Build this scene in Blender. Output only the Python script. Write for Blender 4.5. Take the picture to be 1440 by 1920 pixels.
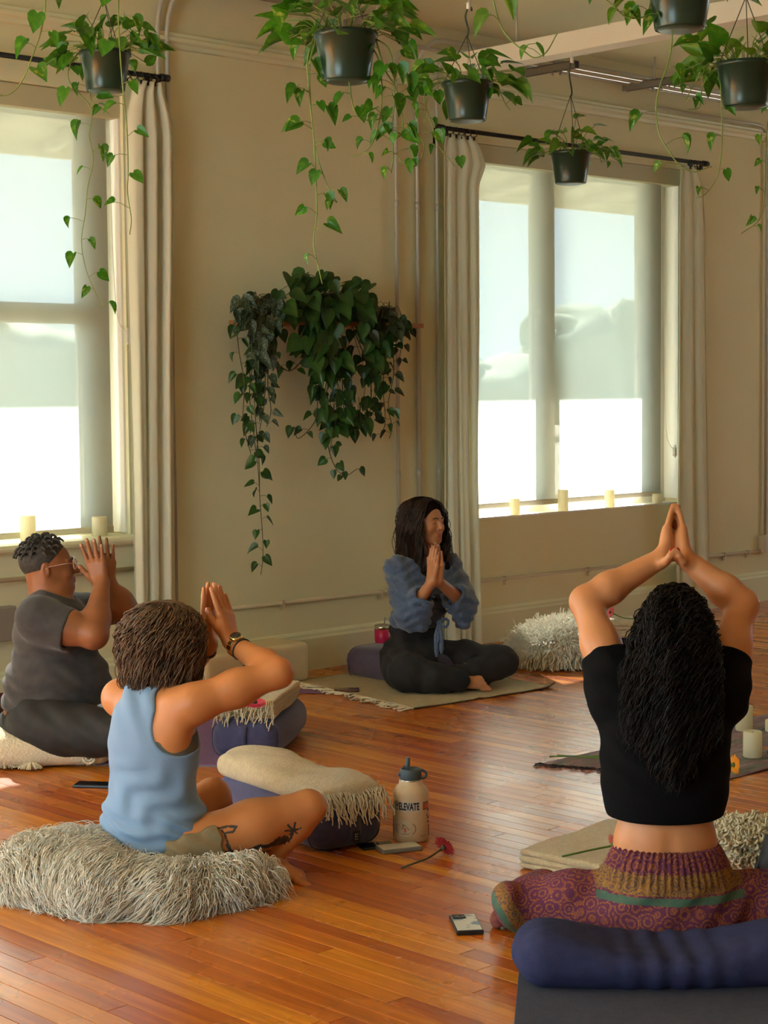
import bpy, bmesh, math, random
import numpy as np
from mathutils import Vector, Matrix, Quaternion

for _o in list(bpy.data.objects):
    bpy.data.objects.remove(_o)
SC = bpy.context.scene
COL = SC.collection
random.seed(7)
RNG = np.random.default_rng(11)
PI = math.pi

# ------------------------------------------------------------------ camera
# calibrated from the wall's vanishing points; world: X along the window wall,
# Y out through it (wall face at Y = 0), Z up, floor at 0
F = 3334.0
YAW, PIT, ROL = math.radians(46.29), math.radians(3.89), math.radians(-0.5)
CAMP = np.array([0.0, -6.95, 1.45])


def _axes():
    cy, sy = math.cos(YAW), math.sin(YAW)
    f = np.array([cy * math.cos(PIT), sy * math.cos(PIT), -math.sin(PIT)])
    r = np.array([sy, -cy, 0.0])
    u = np.cross(r, f)
    return f, r * math.cos(ROL) + u * math.sin(ROL), -r * math.sin(ROL) + u * math.cos(ROL)


FW, RT, UP = _axes()
cam_data = bpy.data.cameras.new('camera')
cam = bpy.data.objects.new('camera', cam_data)
COL.objects.link(cam)
cam_data.sensor_fit = 'VERTICAL'
cam_data.sensor_height = 36.0
cam_data.lens = F / 1920 * 36.0
cam_data.clip_end = 300
_m = np.eye(4)
_m[:3, 0], _m[:3, 1], _m[:3, 2], _m[:3, 3] = RT, UP, -FW, CAMP
cam.matrix_world = Matrix(_m.tolist())
SC.camera = cam

# ------------------------------------------------------------------ world, sun, exposure
world = bpy.data.worlds.new('sky')
SC.world = world
world.use_nodes = True
_nt = world.node_tree
_bg = _nt.nodes['Background']
_tc = _nt.nodes.new('ShaderNodeTexCoord')
_sx = _nt.nodes.new('ShaderNodeSeparateXYZ')
_rp = _nt.nodes.new('ShaderNodeValToRGB')
_nt.links.new(_tc.outputs['Generated'], _sx.inputs[0])
_nt.links.new(_sx.outputs['Z'], _rp.inputs[0])
_nt.links.new(_rp.outputs[0], _bg.inputs[0])
_e = _rp.color_ramp.elements
_e[0].position, _e[0].color = 0.0, (0.70, 0.92, 0.98, 1)
_e[1].position, _e[1].color = 0.6, (0.42, 0.68, 0.92, 1)
_bg.inputs[1].default_value = SKY_STRENGTH = 7.2

SUN_EL, SUN_AZ = math.radians(42.2), math.radians(-29.5)
sun_data = bpy.data.lights.new('sun', 'SUN')
sun_data.energy = 85.0
sun_data.color = (1.0, 0.97, 0.90)
sun_data.angle = math.radians(0.6)
sun = bpy.data.objects.new('sun', sun_data)
COL.objects.link(sun)
_sd = Vector((math.sin(SUN_AZ) * math.cos(SUN_EL), -math.cos(SUN_AZ) * math.cos(SUN_EL), -math.sin(SUN_EL)))
sun.rotation_euler = _sd.to_track_quat('-Z', 'Y').to_euler()
sun.location = (5, 12, 14)

SC.view_settings.view_transform = 'Standard'
SC.view_settings.look = 'None'
SC.view_settings.gamma = 1
SC.view_settings.use_curve_mapping = False
SC.view_settings.exposure = 0.38


# ------------------------------------------------------------------ pixel helpers (directions only; distance from floor, wall or size)
def ray(x, y):
    return FW + RT * ((x - 720) / F) - UP * ((y - 960) / F)


def fl(x, y, z=0.0):
    d = ray(x, y)
    return CAMP + d * ((z - CAMP[2]) / d[2])


def wl(x, y, Y=0.0):
    d = ray(x, y)
    return CAMP + d * ((Y - CAMP[1]) / d[1])


def at(x, y, dep):
    return CAMP + ray(x, y) * dep


# ------------------------------------------------------------------ materials
MATS = {}


def mat(name, col=(0.5, 0.5, 0.5), rough=0.6, metal=0.0, col2=None, nscale=8.0, bump=0.0, bscale=40.0, stretch=None,
        spec=0.5, sheen=0.0, detail=4.0, lo=0.35, hi=0.65, sss=0.0, rnd=0.0, wave=None, transl=0.0, coords='Object'):
    if name in MATS:
        return MATS[name]
    m = bpy.data.materials.new(name)
    m.use_nodes = True
    nt = m.node_tree
    b = nt.nodes['Principled BSDF']
    b.inputs['Base Color'].default_value = (*col, 1)
    b.inputs['Roughness'].default_value = rough
    b.inputs['Metallic'].default_value = metal
    b.inputs['Specular IOR Level'].default_value = spec
    if sheen:
        b.inputs['Sheen Weight'].default_value = sheen
        b.inputs['Sheen Roughness'].default_value = 0.5
    if sss:
        b.inputs['Subsurface Weight'].default_value = sss
        b.inputs['Subsurface Radius'].default_value = (0.012, 0.005, 0.003)
        b.inputs['Subsurface Scale'].default_value = 1.0
    tc = nt.nodes.new('ShaderNodeTexCoord')
    src = tc.outputs[coords]
    if stretch is not None:
        mp = nt.nodes.new('ShaderNodeMapping')
        mp.inputs['Scale'].default_value = stretch
        nt.links.new(src, mp.inputs[0])
        src = mp.outputs[0]
    last = None
    if col2 is not None:
        n = nt.nodes.new('ShaderNodeTexNoise')
        n.inputs['Scale'].default_value = nscale
        n.inputs['Detail'].default_value = detail
        nt.links.new(src, n.inputs['Vector'])
        r = nt.nodes.new('ShaderNodeValToRGB')
        r.color_ramp.elements[0].position, r.color_ramp.elements[0].color = lo, (*col, 1)
        r.color_ramp.elements[1].position, r.color_ramp.elements[1].color = hi, (*col2, 1)
        nt.links.new(n.outputs['Fac'], r.inputs[0])
        last = r.outputs[0]
    if rnd:
        oi = nt.nodes.new('ShaderNodeObjectInfo')
        hs = nt.nodes.new('ShaderNodeHueSaturation')
        mr = nt.nodes.new('ShaderNodeMapRange')
        mr.inputs['To Min'].default_value = 1 - rnd
        mr.inputs['To Max'].default_value = 1 + rnd
        nt.links.new(oi.outputs['Random'], mr.inputs['Value'])
        nt.links.new(mr.outputs[0], hs.inputs['Value'])
        if last is not None:
            nt.links.new(last, hs.inputs['Color'])
        else:
            hs.inputs['Color'].default_value = (*col, 1)
        last = hs.outputs[0]
    if last is not None:
        nt.links.new(last, b.inputs['Base Color'])
    if bump or wave:
        if wave:
            t = nt.nodes.new('ShaderNodeTexWave')
            t.inputs['Scale'].default_value = wave
            t.inputs['Distortion'].default_value = 1.5
            t.inputs['Detail'].default_value = 1.0
            out = t.outputs['Fac']
        else:
            t = nt.nodes.new('ShaderNodeTexNoise')
            t.inputs['Scale'].default_value = bscale
            t.inputs['Detail'].default_value = 3.0
            out = t.outputs['Fac']
        nt.links.new(src, t.inputs['Vector'])
        bp = nt.nodes.new('ShaderNodeBump')
        bp.inputs['Strength'].default_value = bump
        bp.inputs['Distance'].default_value = 0.01
        nt.links.new(out, bp.inputs['Height'])
        nt.links.new(bp.outputs[0], b.inputs['Normal'])
    if transl:
        tr = nt.nodes.new('ShaderNodeBsdfTranslucent')
        mx = nt.nodes.new('ShaderNodeMixShader')
        mx.inputs[0].default_value = transl
        if last is not None:
            nt.links.new(last, tr.inputs['Color'])
        else:
            tr.inputs['Color'].default_value = (*col, 1)
        nt.links.new(b.outputs[0], mx.inputs[1])
        nt.links.new(tr.outputs[0], mx.inputs[2])
        nt.links.new(mx.outputs[0], nt.nodes['Material Output'].inputs[0])
    MATS[name] = m
    return m


# ------------------------------------------------------------------ object helpers
WLOC = {}


def wloc(o):
    return WLOC.get(o.name, np.zeros(3)) if o is not None else np.zeros(3)


def tag(o, label=None, cat=None, group=None, kind=None):
    if label:
        o['label'] = label
    if cat:
        o['category'] = cat
    if group:
        o['group'] = group
    if kind:
        o['kind'] = kind
    return o


def thing(name, label, cat, loc, group=None):
    o = bpy.data.objects.new(name, None)
    o.empty_display_size = 0.05
    COL.objects.link(o)
    o.location = [float(c) for c in loc]
    WLOC[o.name] = np.array(loc, float)
    return tag(o, label, cat, group)


def O(name, geo, m, parent=None, smooth=True, origin=None):
    """one mesh object from world-space vertices"""
    v, f = geo[0], geo[1]
    v = np.asarray(v, float).reshape(-1, 3)
    if parent is not None:
        org = wloc(parent)
    elif origin is not None:
        org = np.array(origin, float)
    else:
        org = np.array([(v[:, 0].min() + v[:, 0].max()) / 2, (v[:, 1].min() + v[:, 1].max()) / 2, v[:, 2].min()])
    me = bpy.data.meshes.new(name)
    vl = (v - org)
    if isinstance(f, np.ndarray):
        n, k = f.shape
        me.vertices.add(len(vl))
        me.vertices.foreach_set('co', vl.astype(np.float32).ravel())
        me.loops.add(n * k)
        me.loops.foreach_set('vertex_index', f.astype(np.int32).ravel())
        me.polygons.add(n)
        me.polygons.foreach_set('loop_start', np.arange(0, n * k, k, dtype=np.int32))
        me.polygons.foreach_set('loop_total', np.full(n, k, np.int32))
        me.update(calc_edges=True)
        me.validate()
    else:
        me.from_pydata(vl.tolist(), [], f)
    if smooth:
        me.polygons.foreach_set('use_smooth', np.ones(len(me.polygons), bool))
    if m is not None:
        for mm in (m if isinstance(m, (list, tuple)) else [m]):
            me.materials.append(mm)
    if len(geo) > 2 and geo[2] is not None:
        me.polygons.foreach_set('material_index', np.asarray(geo[2], np.int32))
    o = bpy.data.objects.new(name, me)
    COL.objects.link(o)
    if parent is not None:
        o.parent = parent
        WLOC[o.name] = org
    else:
        o.location = org.tolist()
        WLOC[o.name] = org
    return o


def bevel(o, w=0.004, seg=2):
    md = o.modifiers.new('bevel', 'BEVEL')
    md.width = w
    md.segments = seg
    md.limit_method = 'ANGLE'
    md.angle_limit = math.radians(35)
    return o


class MB:
    """collects simple shapes in world space"""

    def __init__(s):
        s.v, s.f = [], []

    def add(s, v, f):
        n = len(s.v)
        s.v.extend([tuple(map(float, p)) for p in v])
        s.f.extend([tuple(i + n for i in q) for q in f])
        return s

    def box(s, a, b):
        (x0, y0, z0), (x1, y1, z1) = a, b
        return s.add([(x0, y0, z0), (x1, y0, z0), (x1, y1, z0), (x0, y1, z0), (x0, y0, z1), (x1, y0, z1), (x1, y1, z1), (x0, y1, z1)],
                     [(0, 3, 2, 1), (4, 5, 6, 7), (0, 1, 5, 4), (1, 2, 6, 5), (2, 3, 7, 6), (3, 0, 4, 7)])

    def obox(s, c, ax, ay, az, hx, hy, hz):
        c, ax, ay, az = [np.asarray(q, float) for q in (c, ax, ay, az)]
        v = [c + ax * hx * i + ay * hy * j + az * hz * k for k in (-1, 1) for j in (-1, 1) for i in (-1, 1)]
        return s.add(v, [(0, 2, 3, 1), (4, 5, 7, 6), (0, 1, 5, 4), (1, 3, 7, 5), (3, 2, 6, 7), (2, 0, 4, 6)])

    def tube(s, pts, r, n=8, cap=True):
        pts = [np.asarray(p, float) for p in pts]
        rr = r if hasattr(r, '__len__') else [r] * len(pts)
        up = np.array([0.0, 0.0, 1.0])
        rings, u = [], None
        for i, p in enumerate(pts):
            t = pts[min(i + 1, len(pts) - 1)] - pts[max(i - 1, 0)]
            t = t / (np.linalg.norm(t) + 1e-9)
            if u is None:
                u = np.cross(t, up if abs(t[2]) < 0.9 else np.array([1.0, 0, 0]))
            u = u - t * (u @ t)
            u /= np.linalg.norm(u) + 1e-9
            w = np.cross(t, u)
            rings.append([p + (u * math.cos(a) + w * math.sin(a)) * rr[i] for a in np.arange(n) * 2 * PI / n])
        v = [q for R in rings for q in R]
        f = []
        for i in range(len(pts) - 1):
            for j in range(n):
                k = (j + 1) % n
                f.append((i * n + j, i * n + k, (i + 1) * n + k, (i + 1) * n + j))
        if cap:
            f.append(tuple(range(n - 1, -1, -1)))
            f.append(tuple(range((len(pts) - 1) * n, len(pts) * n)))
        return s.add(v, f)

    def lathe(s, c, prof, n=24, cap=(True, True), ax=None):
        """prof: (radius, height) bottom to top"""
        c = np.asarray(c, float)
        if ax is None:
            A, B, Cc = np.array([1., 0, 0]), np.array([0, 1., 0]), np.array([0, 0, 1.])
        else:
            A, B, Cc = ax
        v = [c + A * (r * math.cos(t)) + B * (r * math.sin(t)) + Cc * h for r, h in prof for t in np.arange(n) * 2 * PI / n]
        f = []
        for i in range(len(prof) - 1):
            for j in range(n):
                k = (j + 1) % n
                f.append((i * n + j, i * n + k, (i + 1) * n + k, (i + 1) * n + j))
        if cap[0]:
            f.append(tuple(range(n - 1, -1, -1)))
        if cap[1]:
            f.append(tuple(range((len(prof) - 1) * n, len(prof) * n)))
        return s.add(v, f)

    def grid(s, P):
        """P: (m, n, 3) array"""
        m, n = P.shape[:2]
        return s.add(P.reshape(-1, 3), [(i * n + j, i * n + j + 1, (i + 1) * n + j + 1, (i + 1) * n + j) for i in range(m - 1) for j in range(n - 1)])

    @property
    def geo(s):
        return s.v, s.f


def spline(pts, n=8):
    """Catmull-Rom through pts"""
    P = [np.asarray(p, float) for p in pts]
    P = [2 * P[0] - P[1]] + P + [2 * P[-1] - P[-2]]
    out = []
    for i in range(1, len(P) - 2):
        for k in range(n):
            t = k / n
            a, b, c, d = P[i - 1], P[i], P[i + 1], P[i + 2]
            out.append(0.5 * ((2 * b) + (c - a) * t + (2 * a - 5 * b + 4 * c - d) * t * t + (3 * b - a - 3 * c + d) * t ** 3))
    out.append(P[-2])
    return out


def unit(v):
    v = np.asarray(v, float)
    return v / (np.linalg.norm(v) + 1e-12)


Zup = np.array([0.0, 0.0, 1.0])
CR = unit(np.array([RT[0], RT[1], 0]))    # picture-right on the floor
CF = unit(np.array([FW[0], FW[1], 0]))    # away from the camera on the floor
# ================================================================== SETTING
WALLC = mat('plaster_wall', (0.765, 0.715, 0.455), 0.75, col2=(0.73, 0.68, 0.425), nscale=1.3, bump=0.12, bscale=28)
TRIMC = mat('painted_trim', (0.74, 0.73, 0.49), 0.45, bump=0.03, bscale=15)
CEILC = mat('painted_ceiling', (0.70, 0.70, 0.47), 0.8, bump=0.05, bscale=30)
FRAMEC = mat('window_paint', (0.74, 0.71, 0.60), 0.5)
JAMBC = mat('jamb_paint', (0.82, 0.82, 0.76), 0.5)
CEIL_Z = 3.44

# ---- floor: strip boards running out from the window wall (along Y)
def wood_mat():
    m = bpy.data.materials.new('varnished_floorboards')
    m.use_nodes = True
    nt = m.node_tree
    b = nt.nodes['Principled BSDF']
    tc = nt.nodes.new('ShaderNodeTexCoord')
    oi = nt.nodes.new('ShaderNodeObjectInfo')
    ge = nt.nodes.new('ShaderNodeNewGeometry')
    ma = nt.nodes.new('ShaderNodeVectorMath')
    ma.operation = 'SCALE'
    add = nt.nodes.new('ShaderNodeVectorMath')
    nt.links.new(oi.outputs['Random'], ma.inputs['Scale'])
    ma.inputs[0].default_value = (31, 57, 13)
    nt.links.new(ge.outputs['Position'], add.inputs[0])
    nt.links.new(ma.outputs[0], add.inputs[1])
    mp = nt.nodes.new('ShaderNodeMapping')
    mp.inputs['Scale'].default_value = (34, 1.6, 8)
    nt.links.new(add.outputs[0], mp.inputs[0])
    n = nt.nodes.new('ShaderNodeTexNoise')
    n.inputs['Scale'].default_value = 1.0
    n.inputs['Detail'].default_value = 6
    n.inputs['Roughness'].default_value = 0.65
    nt.links.new(mp.outputs[0], n.inputs['Vector'])
    r = nt.nodes.new('ShaderNodeValToRGB')
    e = r.color_ramp.elements
    e[0].position, e[0].color = 0.25, (0.36, 0.080, 0.004, 1)
    e[1].position, e[1].color = 0.75, (0.74, 0.215, 0.009, 1)
    nt.links.new(n.outputs['Fac'], r.inputs[0])
    hs = nt.nodes.new('ShaderNodeHueSaturation')
    mr = nt.nodes.new('ShaderNodeMapRange')
    mr.inputs['To Min'].default_value = 0.70
    mr.inputs['To Max'].default_value = 1.22
    nt.links.new(oi.outputs['Random'], mr.inputs['Value'])
    nt.links.new(mr.outputs[0], hs.inputs['Value'])
    mh = nt.nodes.new('ShaderNodeMapRange')
    mh.inputs['To Min'].default_value = 0.488
    mh.inputs['To Max'].default_value = 0.512
    nt.links.new(oi.outputs['Random'], mh.inputs['Value'])
    nt.links.new(mh.outputs[0], hs.inputs['Hue'])
    nt.links.new(r.outputs[0], hs.inputs['Color'])
    nt.links.new(hs.outputs[0], b.inputs['Base Color'])
    n2 = nt.nodes.new('ShaderNodeTexNoise')
    n2.inputs['Scale'].default_value = 2.2
    n2.inputs['Detail'].default_value = 4
    nt.links.new(ge.outputs['Position'], n2.inputs['Vector'])
    rr = nt.nodes.new('ShaderNodeMapRange')
    rr.inputs['From Min'].default_value = 0.3
    rr.inputs['From Max'].default_value = 0.7
    rr.inputs['To Min'].default_value = 0.21
    rr.inputs['To Max'].default_value = 0.33
    nt.links.new(n2.outputs['Fac'], rr.inputs['Value'])
    nt.links.new(rr.outputs[0], b.inputs['Roughness'])
    b.inputs['Specular IOR Level'].default_value = 1.0
    bp = nt.nodes.new('ShaderNodeBump')
    bp.inputs['Strength'].default_value = 0.05
    bp.inputs['Distance'].default_value = 0.004
    nt.links.new(n.outputs['Fac'], bp.inputs['Height'])
    nt.links.new(bp.outputs[0], b.inputs['Normal'])
    MATS['wood'] = m
    return m


WOOD = wood_mat()
X0R, X1R, Y0R = -2.4, 15.0, -10.5      # room extents
sub = MB().box((X0R, Y0R, -0.12), (X1R, 0.0, -0.006))
floor = O('floor', sub.geo, mat('subfloor_gap', (0.05, 0.018, 0.006), 0.8), smooth=False, origin=(0, 0, 0))
tag(floor, 'orange varnished strip wood floor', None, None, 'structure')


def board_verts(x0, x1, y0, y1):
    g, b = 0.0004, 0.0011
    v = [(x0 + g, y0 + g, -0.006), (x1 - g, y0 + g, -0.006), (x1 - g, y1 - g, -0.006), (x0 + g, y1 - g, -0.006),
         (x0 + g + b, y0 + g + b, 0.0), (x1 - g - b, y0 + g + b, 0.0), (x1 - g - b, y1 - g - b, 0.0), (x0 + g + b, y1 - g - b, 0.0)]
    f = [(4, 5, 6, 7), (0, 1, 5, 4), (1, 2, 6, 5), (2, 3, 7, 6), (3, 0, 4, 7)]
    return v, f


BW = 0.0635
boards = []
rb = random.Random(3)
k0, k1 = int(X0R / BW), int(X1R / BW)
for k in range(k0, k1):
    y = Y0R - rb.random() * 2.5
    while y < 0:
        L = rb.choice([1.2, 1.6, 2.1, 2.6, 3.3]) + rb.random() * 0.4
        ya, yb = max(y, Y0R), min(y + L, 0.0)
        if yb - ya > 0.02:
            boards.append((k * BW, (k + 1) * BW, ya, yb))
        y += L


def board_score(b):
    n, tot = 0, 0
    for t in np.linspace(0.02, 0.98, 12):
        P = np.array([(b[0] + b[1]) / 2, b[2] + (b[3] - b[2]) * t, 0.0]) - CAMP
        w = P @ FW
        if w < 1:
            continue
        x, yy = 720 + F * (P @ RT) / w, 960 - F * (P @ UP) / w
        if -40 < x < 1480 and yy < 1960:
            tot += (b[3] - b[2]) / 12 / w ** 3
    return tot


boards.sort(key=board_score, reverse=True)
for i, b in enumerate(boards[:300]):
    v, f = board_verts(*b)
    O('floorboard', (v, f), WOOD, floor, smooth=False)
rest = MB()
for b in boards[300:]:
    rest.add(*board_verts(*b))
ro = O('floorboards', rest.geo, mat('wood_far', (0.48, 0.125, 0.01), 0.27, col2=(0.66, 0.19, 0.014), nscale=1.0, stretch=(16, 0.6, 1), detail=5), floor, smooth=False)
ro['kind'] = 'stuff'

# ---- window wall with openings
OPEN = [(-2.25, 2.05, 0.10, 3.02), (3.02, 4.955, 0.76, 2.84), (7.27, 9.275, 0.715, 2.84), (11.4, 13.3, 0.76, 2.84)]
wb = MB()
TW = 0.26
xs = [X0R] + [q for o in OPEN for q in o[:2]] + [X1R]
for i in range(0, len(xs), 2):
    wb.box((xs[i], 0, 0), (xs[i + 1], TW, CEIL_Z + 0.3))
for a, b, c, d in OPEN:
    wb.box((a, 0, 0), (b, TW, c))
    wb.box((a, 0, d), (b, TW, CEIL_Z + 0.3))
wall = O('wall_back', wb.geo, WALLC, smooth=False, origin=(0, 0, 0))
tag(wall, 'cream plaster wall with two big windows', None, None, 'structure')
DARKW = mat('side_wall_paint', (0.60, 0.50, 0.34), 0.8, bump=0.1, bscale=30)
wr_ = MB().box((X1R, Y0R, 0), (X1R + 0.2, -3.6, CEIL_Z + .3)).box((X1R, -2.6, 0), (X1R + 0.2, TW, CEIL_Z + .3)).box((X1R, -3.6, 0), (X1R + 0.2, -2.6, 0.9)).box((X1R, -3.6, 2.7), (X1R + 0.2, -2.6, CEIL_Z + .3))  # opening added in the unseen wall to brighten the right side of the room
tag(O('wall_right', wr_.geo, DARKW, smooth=False, origin=(0, 0, 0)), 'cream far side wall with an opening added for daylight', None, None, 'structure')
tag(O('wall_front', MB().box((X0R, Y0R - 0.2, 0), (X1R, Y0R, CEIL_Z + .3)).geo, DARKW, smooth=False, origin=(0, 0, 0)), 'cream wall behind the viewer', None, None, 'structure')
# unseen side wall near the viewer, with a tall opening added to let in light
wf = MB()
fo = [(-5.2, -2.2)]
ys = [Y0R] + [q for o in fo for q in o] + [TW]
for i in range(0, len(ys), 2):
    wf.box((X0R - 0.25, ys[i], 0), (X0R, ys[i + 1], CEIL_Z + .3))
for a, b in fo:
    wf.box((X0R - 0.25, a, 0), (X0R, b, 0.6))
    wf.box((X0R - 0.25, a, 3.0), (X0R, b, CEIL_Z + .3))
tag(O('wall_left', wf.geo, WALLC, smooth=False, origin=(0, 0, 0)), 'cream side wall near the viewer with a tall opening added for daylight', None, None, 'structure')
ce = O('ceiling', MB().box((X0R, Y0R, CEIL_Z), (X1R, 0.0, CEIL_Z + 0.12)).geo, CEILC, smooth=False, origin=(0, 0, CEIL_Z))
tag(ce, 'flat cream painted ceiling', None, None, 'structure')


def profile_run(x0, x1, prof):
    """extrude a (depth into room, z) profile along the wall"""
    m = MB()
    n = len(prof)
    v = [(x, -d, z) for x in (x0, x1) for d, z in prof]
    f = [(j, (j + 1) % n, n + (j + 1) % n, n + j) for j in range(n)]
    m.add(v, f + [tuple(range(n - 1, -1, -1)), tuple(range(n, 2 * n))])
    return m.geo


bb = O('baseboard_back', profile_run(X0R, X1R, [(0, 0), (0.028, 0), (0.028, 0.165), (0.020, 0.178), (0.020, 0.188), (0.010, 0.200), (0, 0.203)]), TRIMC, smooth=False, origin=(0, 0, 0))
tag(bb, 'tall cream baseboard along the window wall', None, None, 'structure')
pr = O('trim_1', profile_run(X0R, X1R, [(0, 3.095), (0.014, 3.10), (0.018, 3.118), (0.034, 3.128), (0.036, 3.145), (0.024, 3.155), (0.030, 3.168), (0, 3.176)]), TRIMC, smooth=False, origin=(0, 0, 0))
tag(pr, 'moulded picture rail high on the window wall', None, None, 'structure')

# ---- window units
GLASS = bpy.data.materials.new('window_glass')
GLASS.use_nodes = True
_nt = GLASS.node_tree
_nt.nodes.remove(_nt.nodes['Principled BSDF'])
_t = _nt.nodes.new('ShaderNodeBsdfTransparent')
_g = _nt.nodes.new('ShaderNodeBsdfGlossy')
_g.inputs['Roughness'].default_value = 0.02
_mx = _nt.nodes.new('ShaderNodeMixShader')
_mx.inputs[0].default_value = 0.06
_nt.links.new(_t.outputs[0], _mx.inputs[1])
_nt.links.new(_g.outputs[0], _mx.inputs[2])
_nt.links.new(_mx.outputs[0], _nt.nodes['Material Output'].inputs[0])


def window(n, op, panes, rails, lab):
    """panes: glass spans in X; rails: horizontal bar (z0, z1) or None"""
    a, b, c, d = op
    w = thing('window_%d' % n, lab, None, (0, 0, 0))
    w['kind'] = 'structure'
    fr = MB()
    y0, y1 = 0.115, 0.165
    xs = [a] + [q for p in panes for q in p] + [b]
    for i in range(0, len(xs), 2):
        fr.box((xs[i], y0, c), (xs[i + 1], y1, d))
    for p, q in panes:
        fr.box((p, y0, c), (q, y1, c + 0.09))
        fr.box((p, y0, min(2.735, d - 0.05) if d < 2.9 else d - 0.06), (q, y1, d))
        if rails:
            fr.box((p, y0 - 0.01, rails[0]), (q, y1, rails[1]))
    O('window_frame', fr.geo, FRAMEC, w, smooth=False)
    for p, q in panes:
        tz = 2.735 if d < 2.9 else d - 0.06
        spans = [(c + 0.09, tz)] if not rails else [(c + 0.09, rails[0]), (rails[1], tz)]
        for s, t in spans:
            O('pane', MB().box((p, 0.138, s), (q, 0.142, t)).geo, GLASS, w, smooth=False)
            m2 = MB()
            e = 0.012
            for bx in (((p, 0.128, s), (p + e, 0.15, t)), ((q - e, 0.128, s), (q, 0.15, t)), ((p, 0.128, s), (q, 0.15, s + e)), ((p, 0.128, t - e), (q, 0.15, t))):
                m2.box(*bx)
            O('glazing_bead', m2.geo, FRAMEC, w, smooth=False)
    return w


w1 = window(1, OPEN[1], [(3.25, 4.79)], (1.79, 1.86), 'tall double-hung window beside the long beige curtain and black rod')
w2 = window(2, OPEN[2], [(7.40, 8.01), (8.19, 9.02)], None, 'wide window of two lights between the two pale curtains')
window(3, OPEN[0], [(-2.15, -1.2), (-1.1, -0.15), (-0.05, 0.9), (1.0, 1.95)], (2.40, 2.46), 'tall glazed opening out of view along the wall, added for side light')  # out of view; added and sized to throw daylight in from the left
window(4, OPEN[3], [(11.6, 13.1)], (1.79, 1.86), 'double-hung window at the far end of the wall')
# stool, apron and casing of the left window
a, b, c, d = OPEN[1]
st = MB()
st.add(*profile_run(a - 0.1, b + 0.10, [(-0.10, 0.735), (0.045, 0.735), (0.06, 0.744), (0.065, 0.757), (0.06, 0.772), (0.045, 0.782), (-0.10, 0.782)]))
bevel(O('window_sill', st.geo, TRIMC, w1, smooth=False), 0.003)
O('apron', MB().box((a - 0.07, -0.018, 0.60), (b + 0.08, 0, 0.735)).geo, TRIMC, w1, smooth=False)
cs = MB().box((b, -0.02, 0.782), (b + 0.085, 0, 2.84)).box((a - 0.085, -0.02, 0.782), (a, 0, 2.84)).box((a - 0.085, -0.02, 2.84), (b + 0.085, 0, 2.95))
O('casing', cs.geo, TRIMC, w1, smooth=False)
O('window_sill', MB().box((OPEN[2][0] + .002, -0.004, 0.712), (OPEN[2][1] - .002, 0.115, 0.722)).geo, JAMBC, w2, smooth=False)
for w_, (a, b, c, d) in ((w1, OPEN[1]), (w2, OPEN[2])):
    for x0, x1 in ((a + 0.001, a + 0.012), (b - 0.012, b - 0.001)):
        O('jamb', MB().box((x0, 0.004, c + 0.03), (x1, 0.114, d - 0.01)).geo, JAMBC, w_, smooth=False)

# ---- roller shades
SHADE = bpy.data.materials.new('woven_shade')
SHADE.use_nodes = True
_nt = SHADE.node_tree
_nt.nodes.remove(_nt.nodes['Principled BSDF'])
_t = _nt.nodes.new('ShaderNodeBsdfTransparent')
_tl = _nt.nodes.new('ShaderNodeBsdfTranslucent')
_df = _nt.nodes.new('ShaderNodeBsdfDiffuse')
_tl.inputs[0].default_value = (0.165, 0.185, 0.165, 1)
_df.inputs[0].default_value = (0.62, 0.56, 0.42, 1)
_m1 = _nt.nodes.new('ShaderNodeMixShader')
_m1.inputs[0].default_value = 0.45
_m2 = _nt.nodes.new('ShaderNodeMixShader')
_nt.links.new(_tl.outputs[0], _m1.inputs[1])
_nt.links.new(_df.outputs[0], _m1.inputs[2])
_tc = _nt.nodes.new('ShaderNodeTexCoord')
_nz = _nt.nodes.new('ShaderNodeTexNoise')
_mp = _nt.nodes.new('ShaderNodeMapping')
_mp.inputs['Scale'].default_value = (60, 60, 400)
_nz.inputs['Scale'].default_value = 1.0
_nz.inputs['Detail'].default_value = 3.0
_nt.links.new(_tc.outputs['Object'], _mp.inputs[0])
_nt.links.new(_mp.outputs[0], _nz.inputs['Vector'])
_mr = _nt.nodes.new('ShaderNodeMapRange')
_mr.inputs['To Min'].default_value = 0.040
_mr.inputs['To Max'].default_value = 0.085
_nt.links.new(_nz.outputs['Fac'], _mr.inputs['Value'])
_nt.links.new(_mr.outputs[0], _m2.inputs[0])
_nt.links.new(_m1.outputs[0], _m2.inputs[1])
_nt.links.new(_t.outputs[0], _m2.inputs[2])
_nt.links.new(_m2.outputs[0], _nt.nodes['Material Output'].inputs[0])
SHBAR = mat('shade_bar', (0.62, 0.57, 0.42), 0.5)


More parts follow.
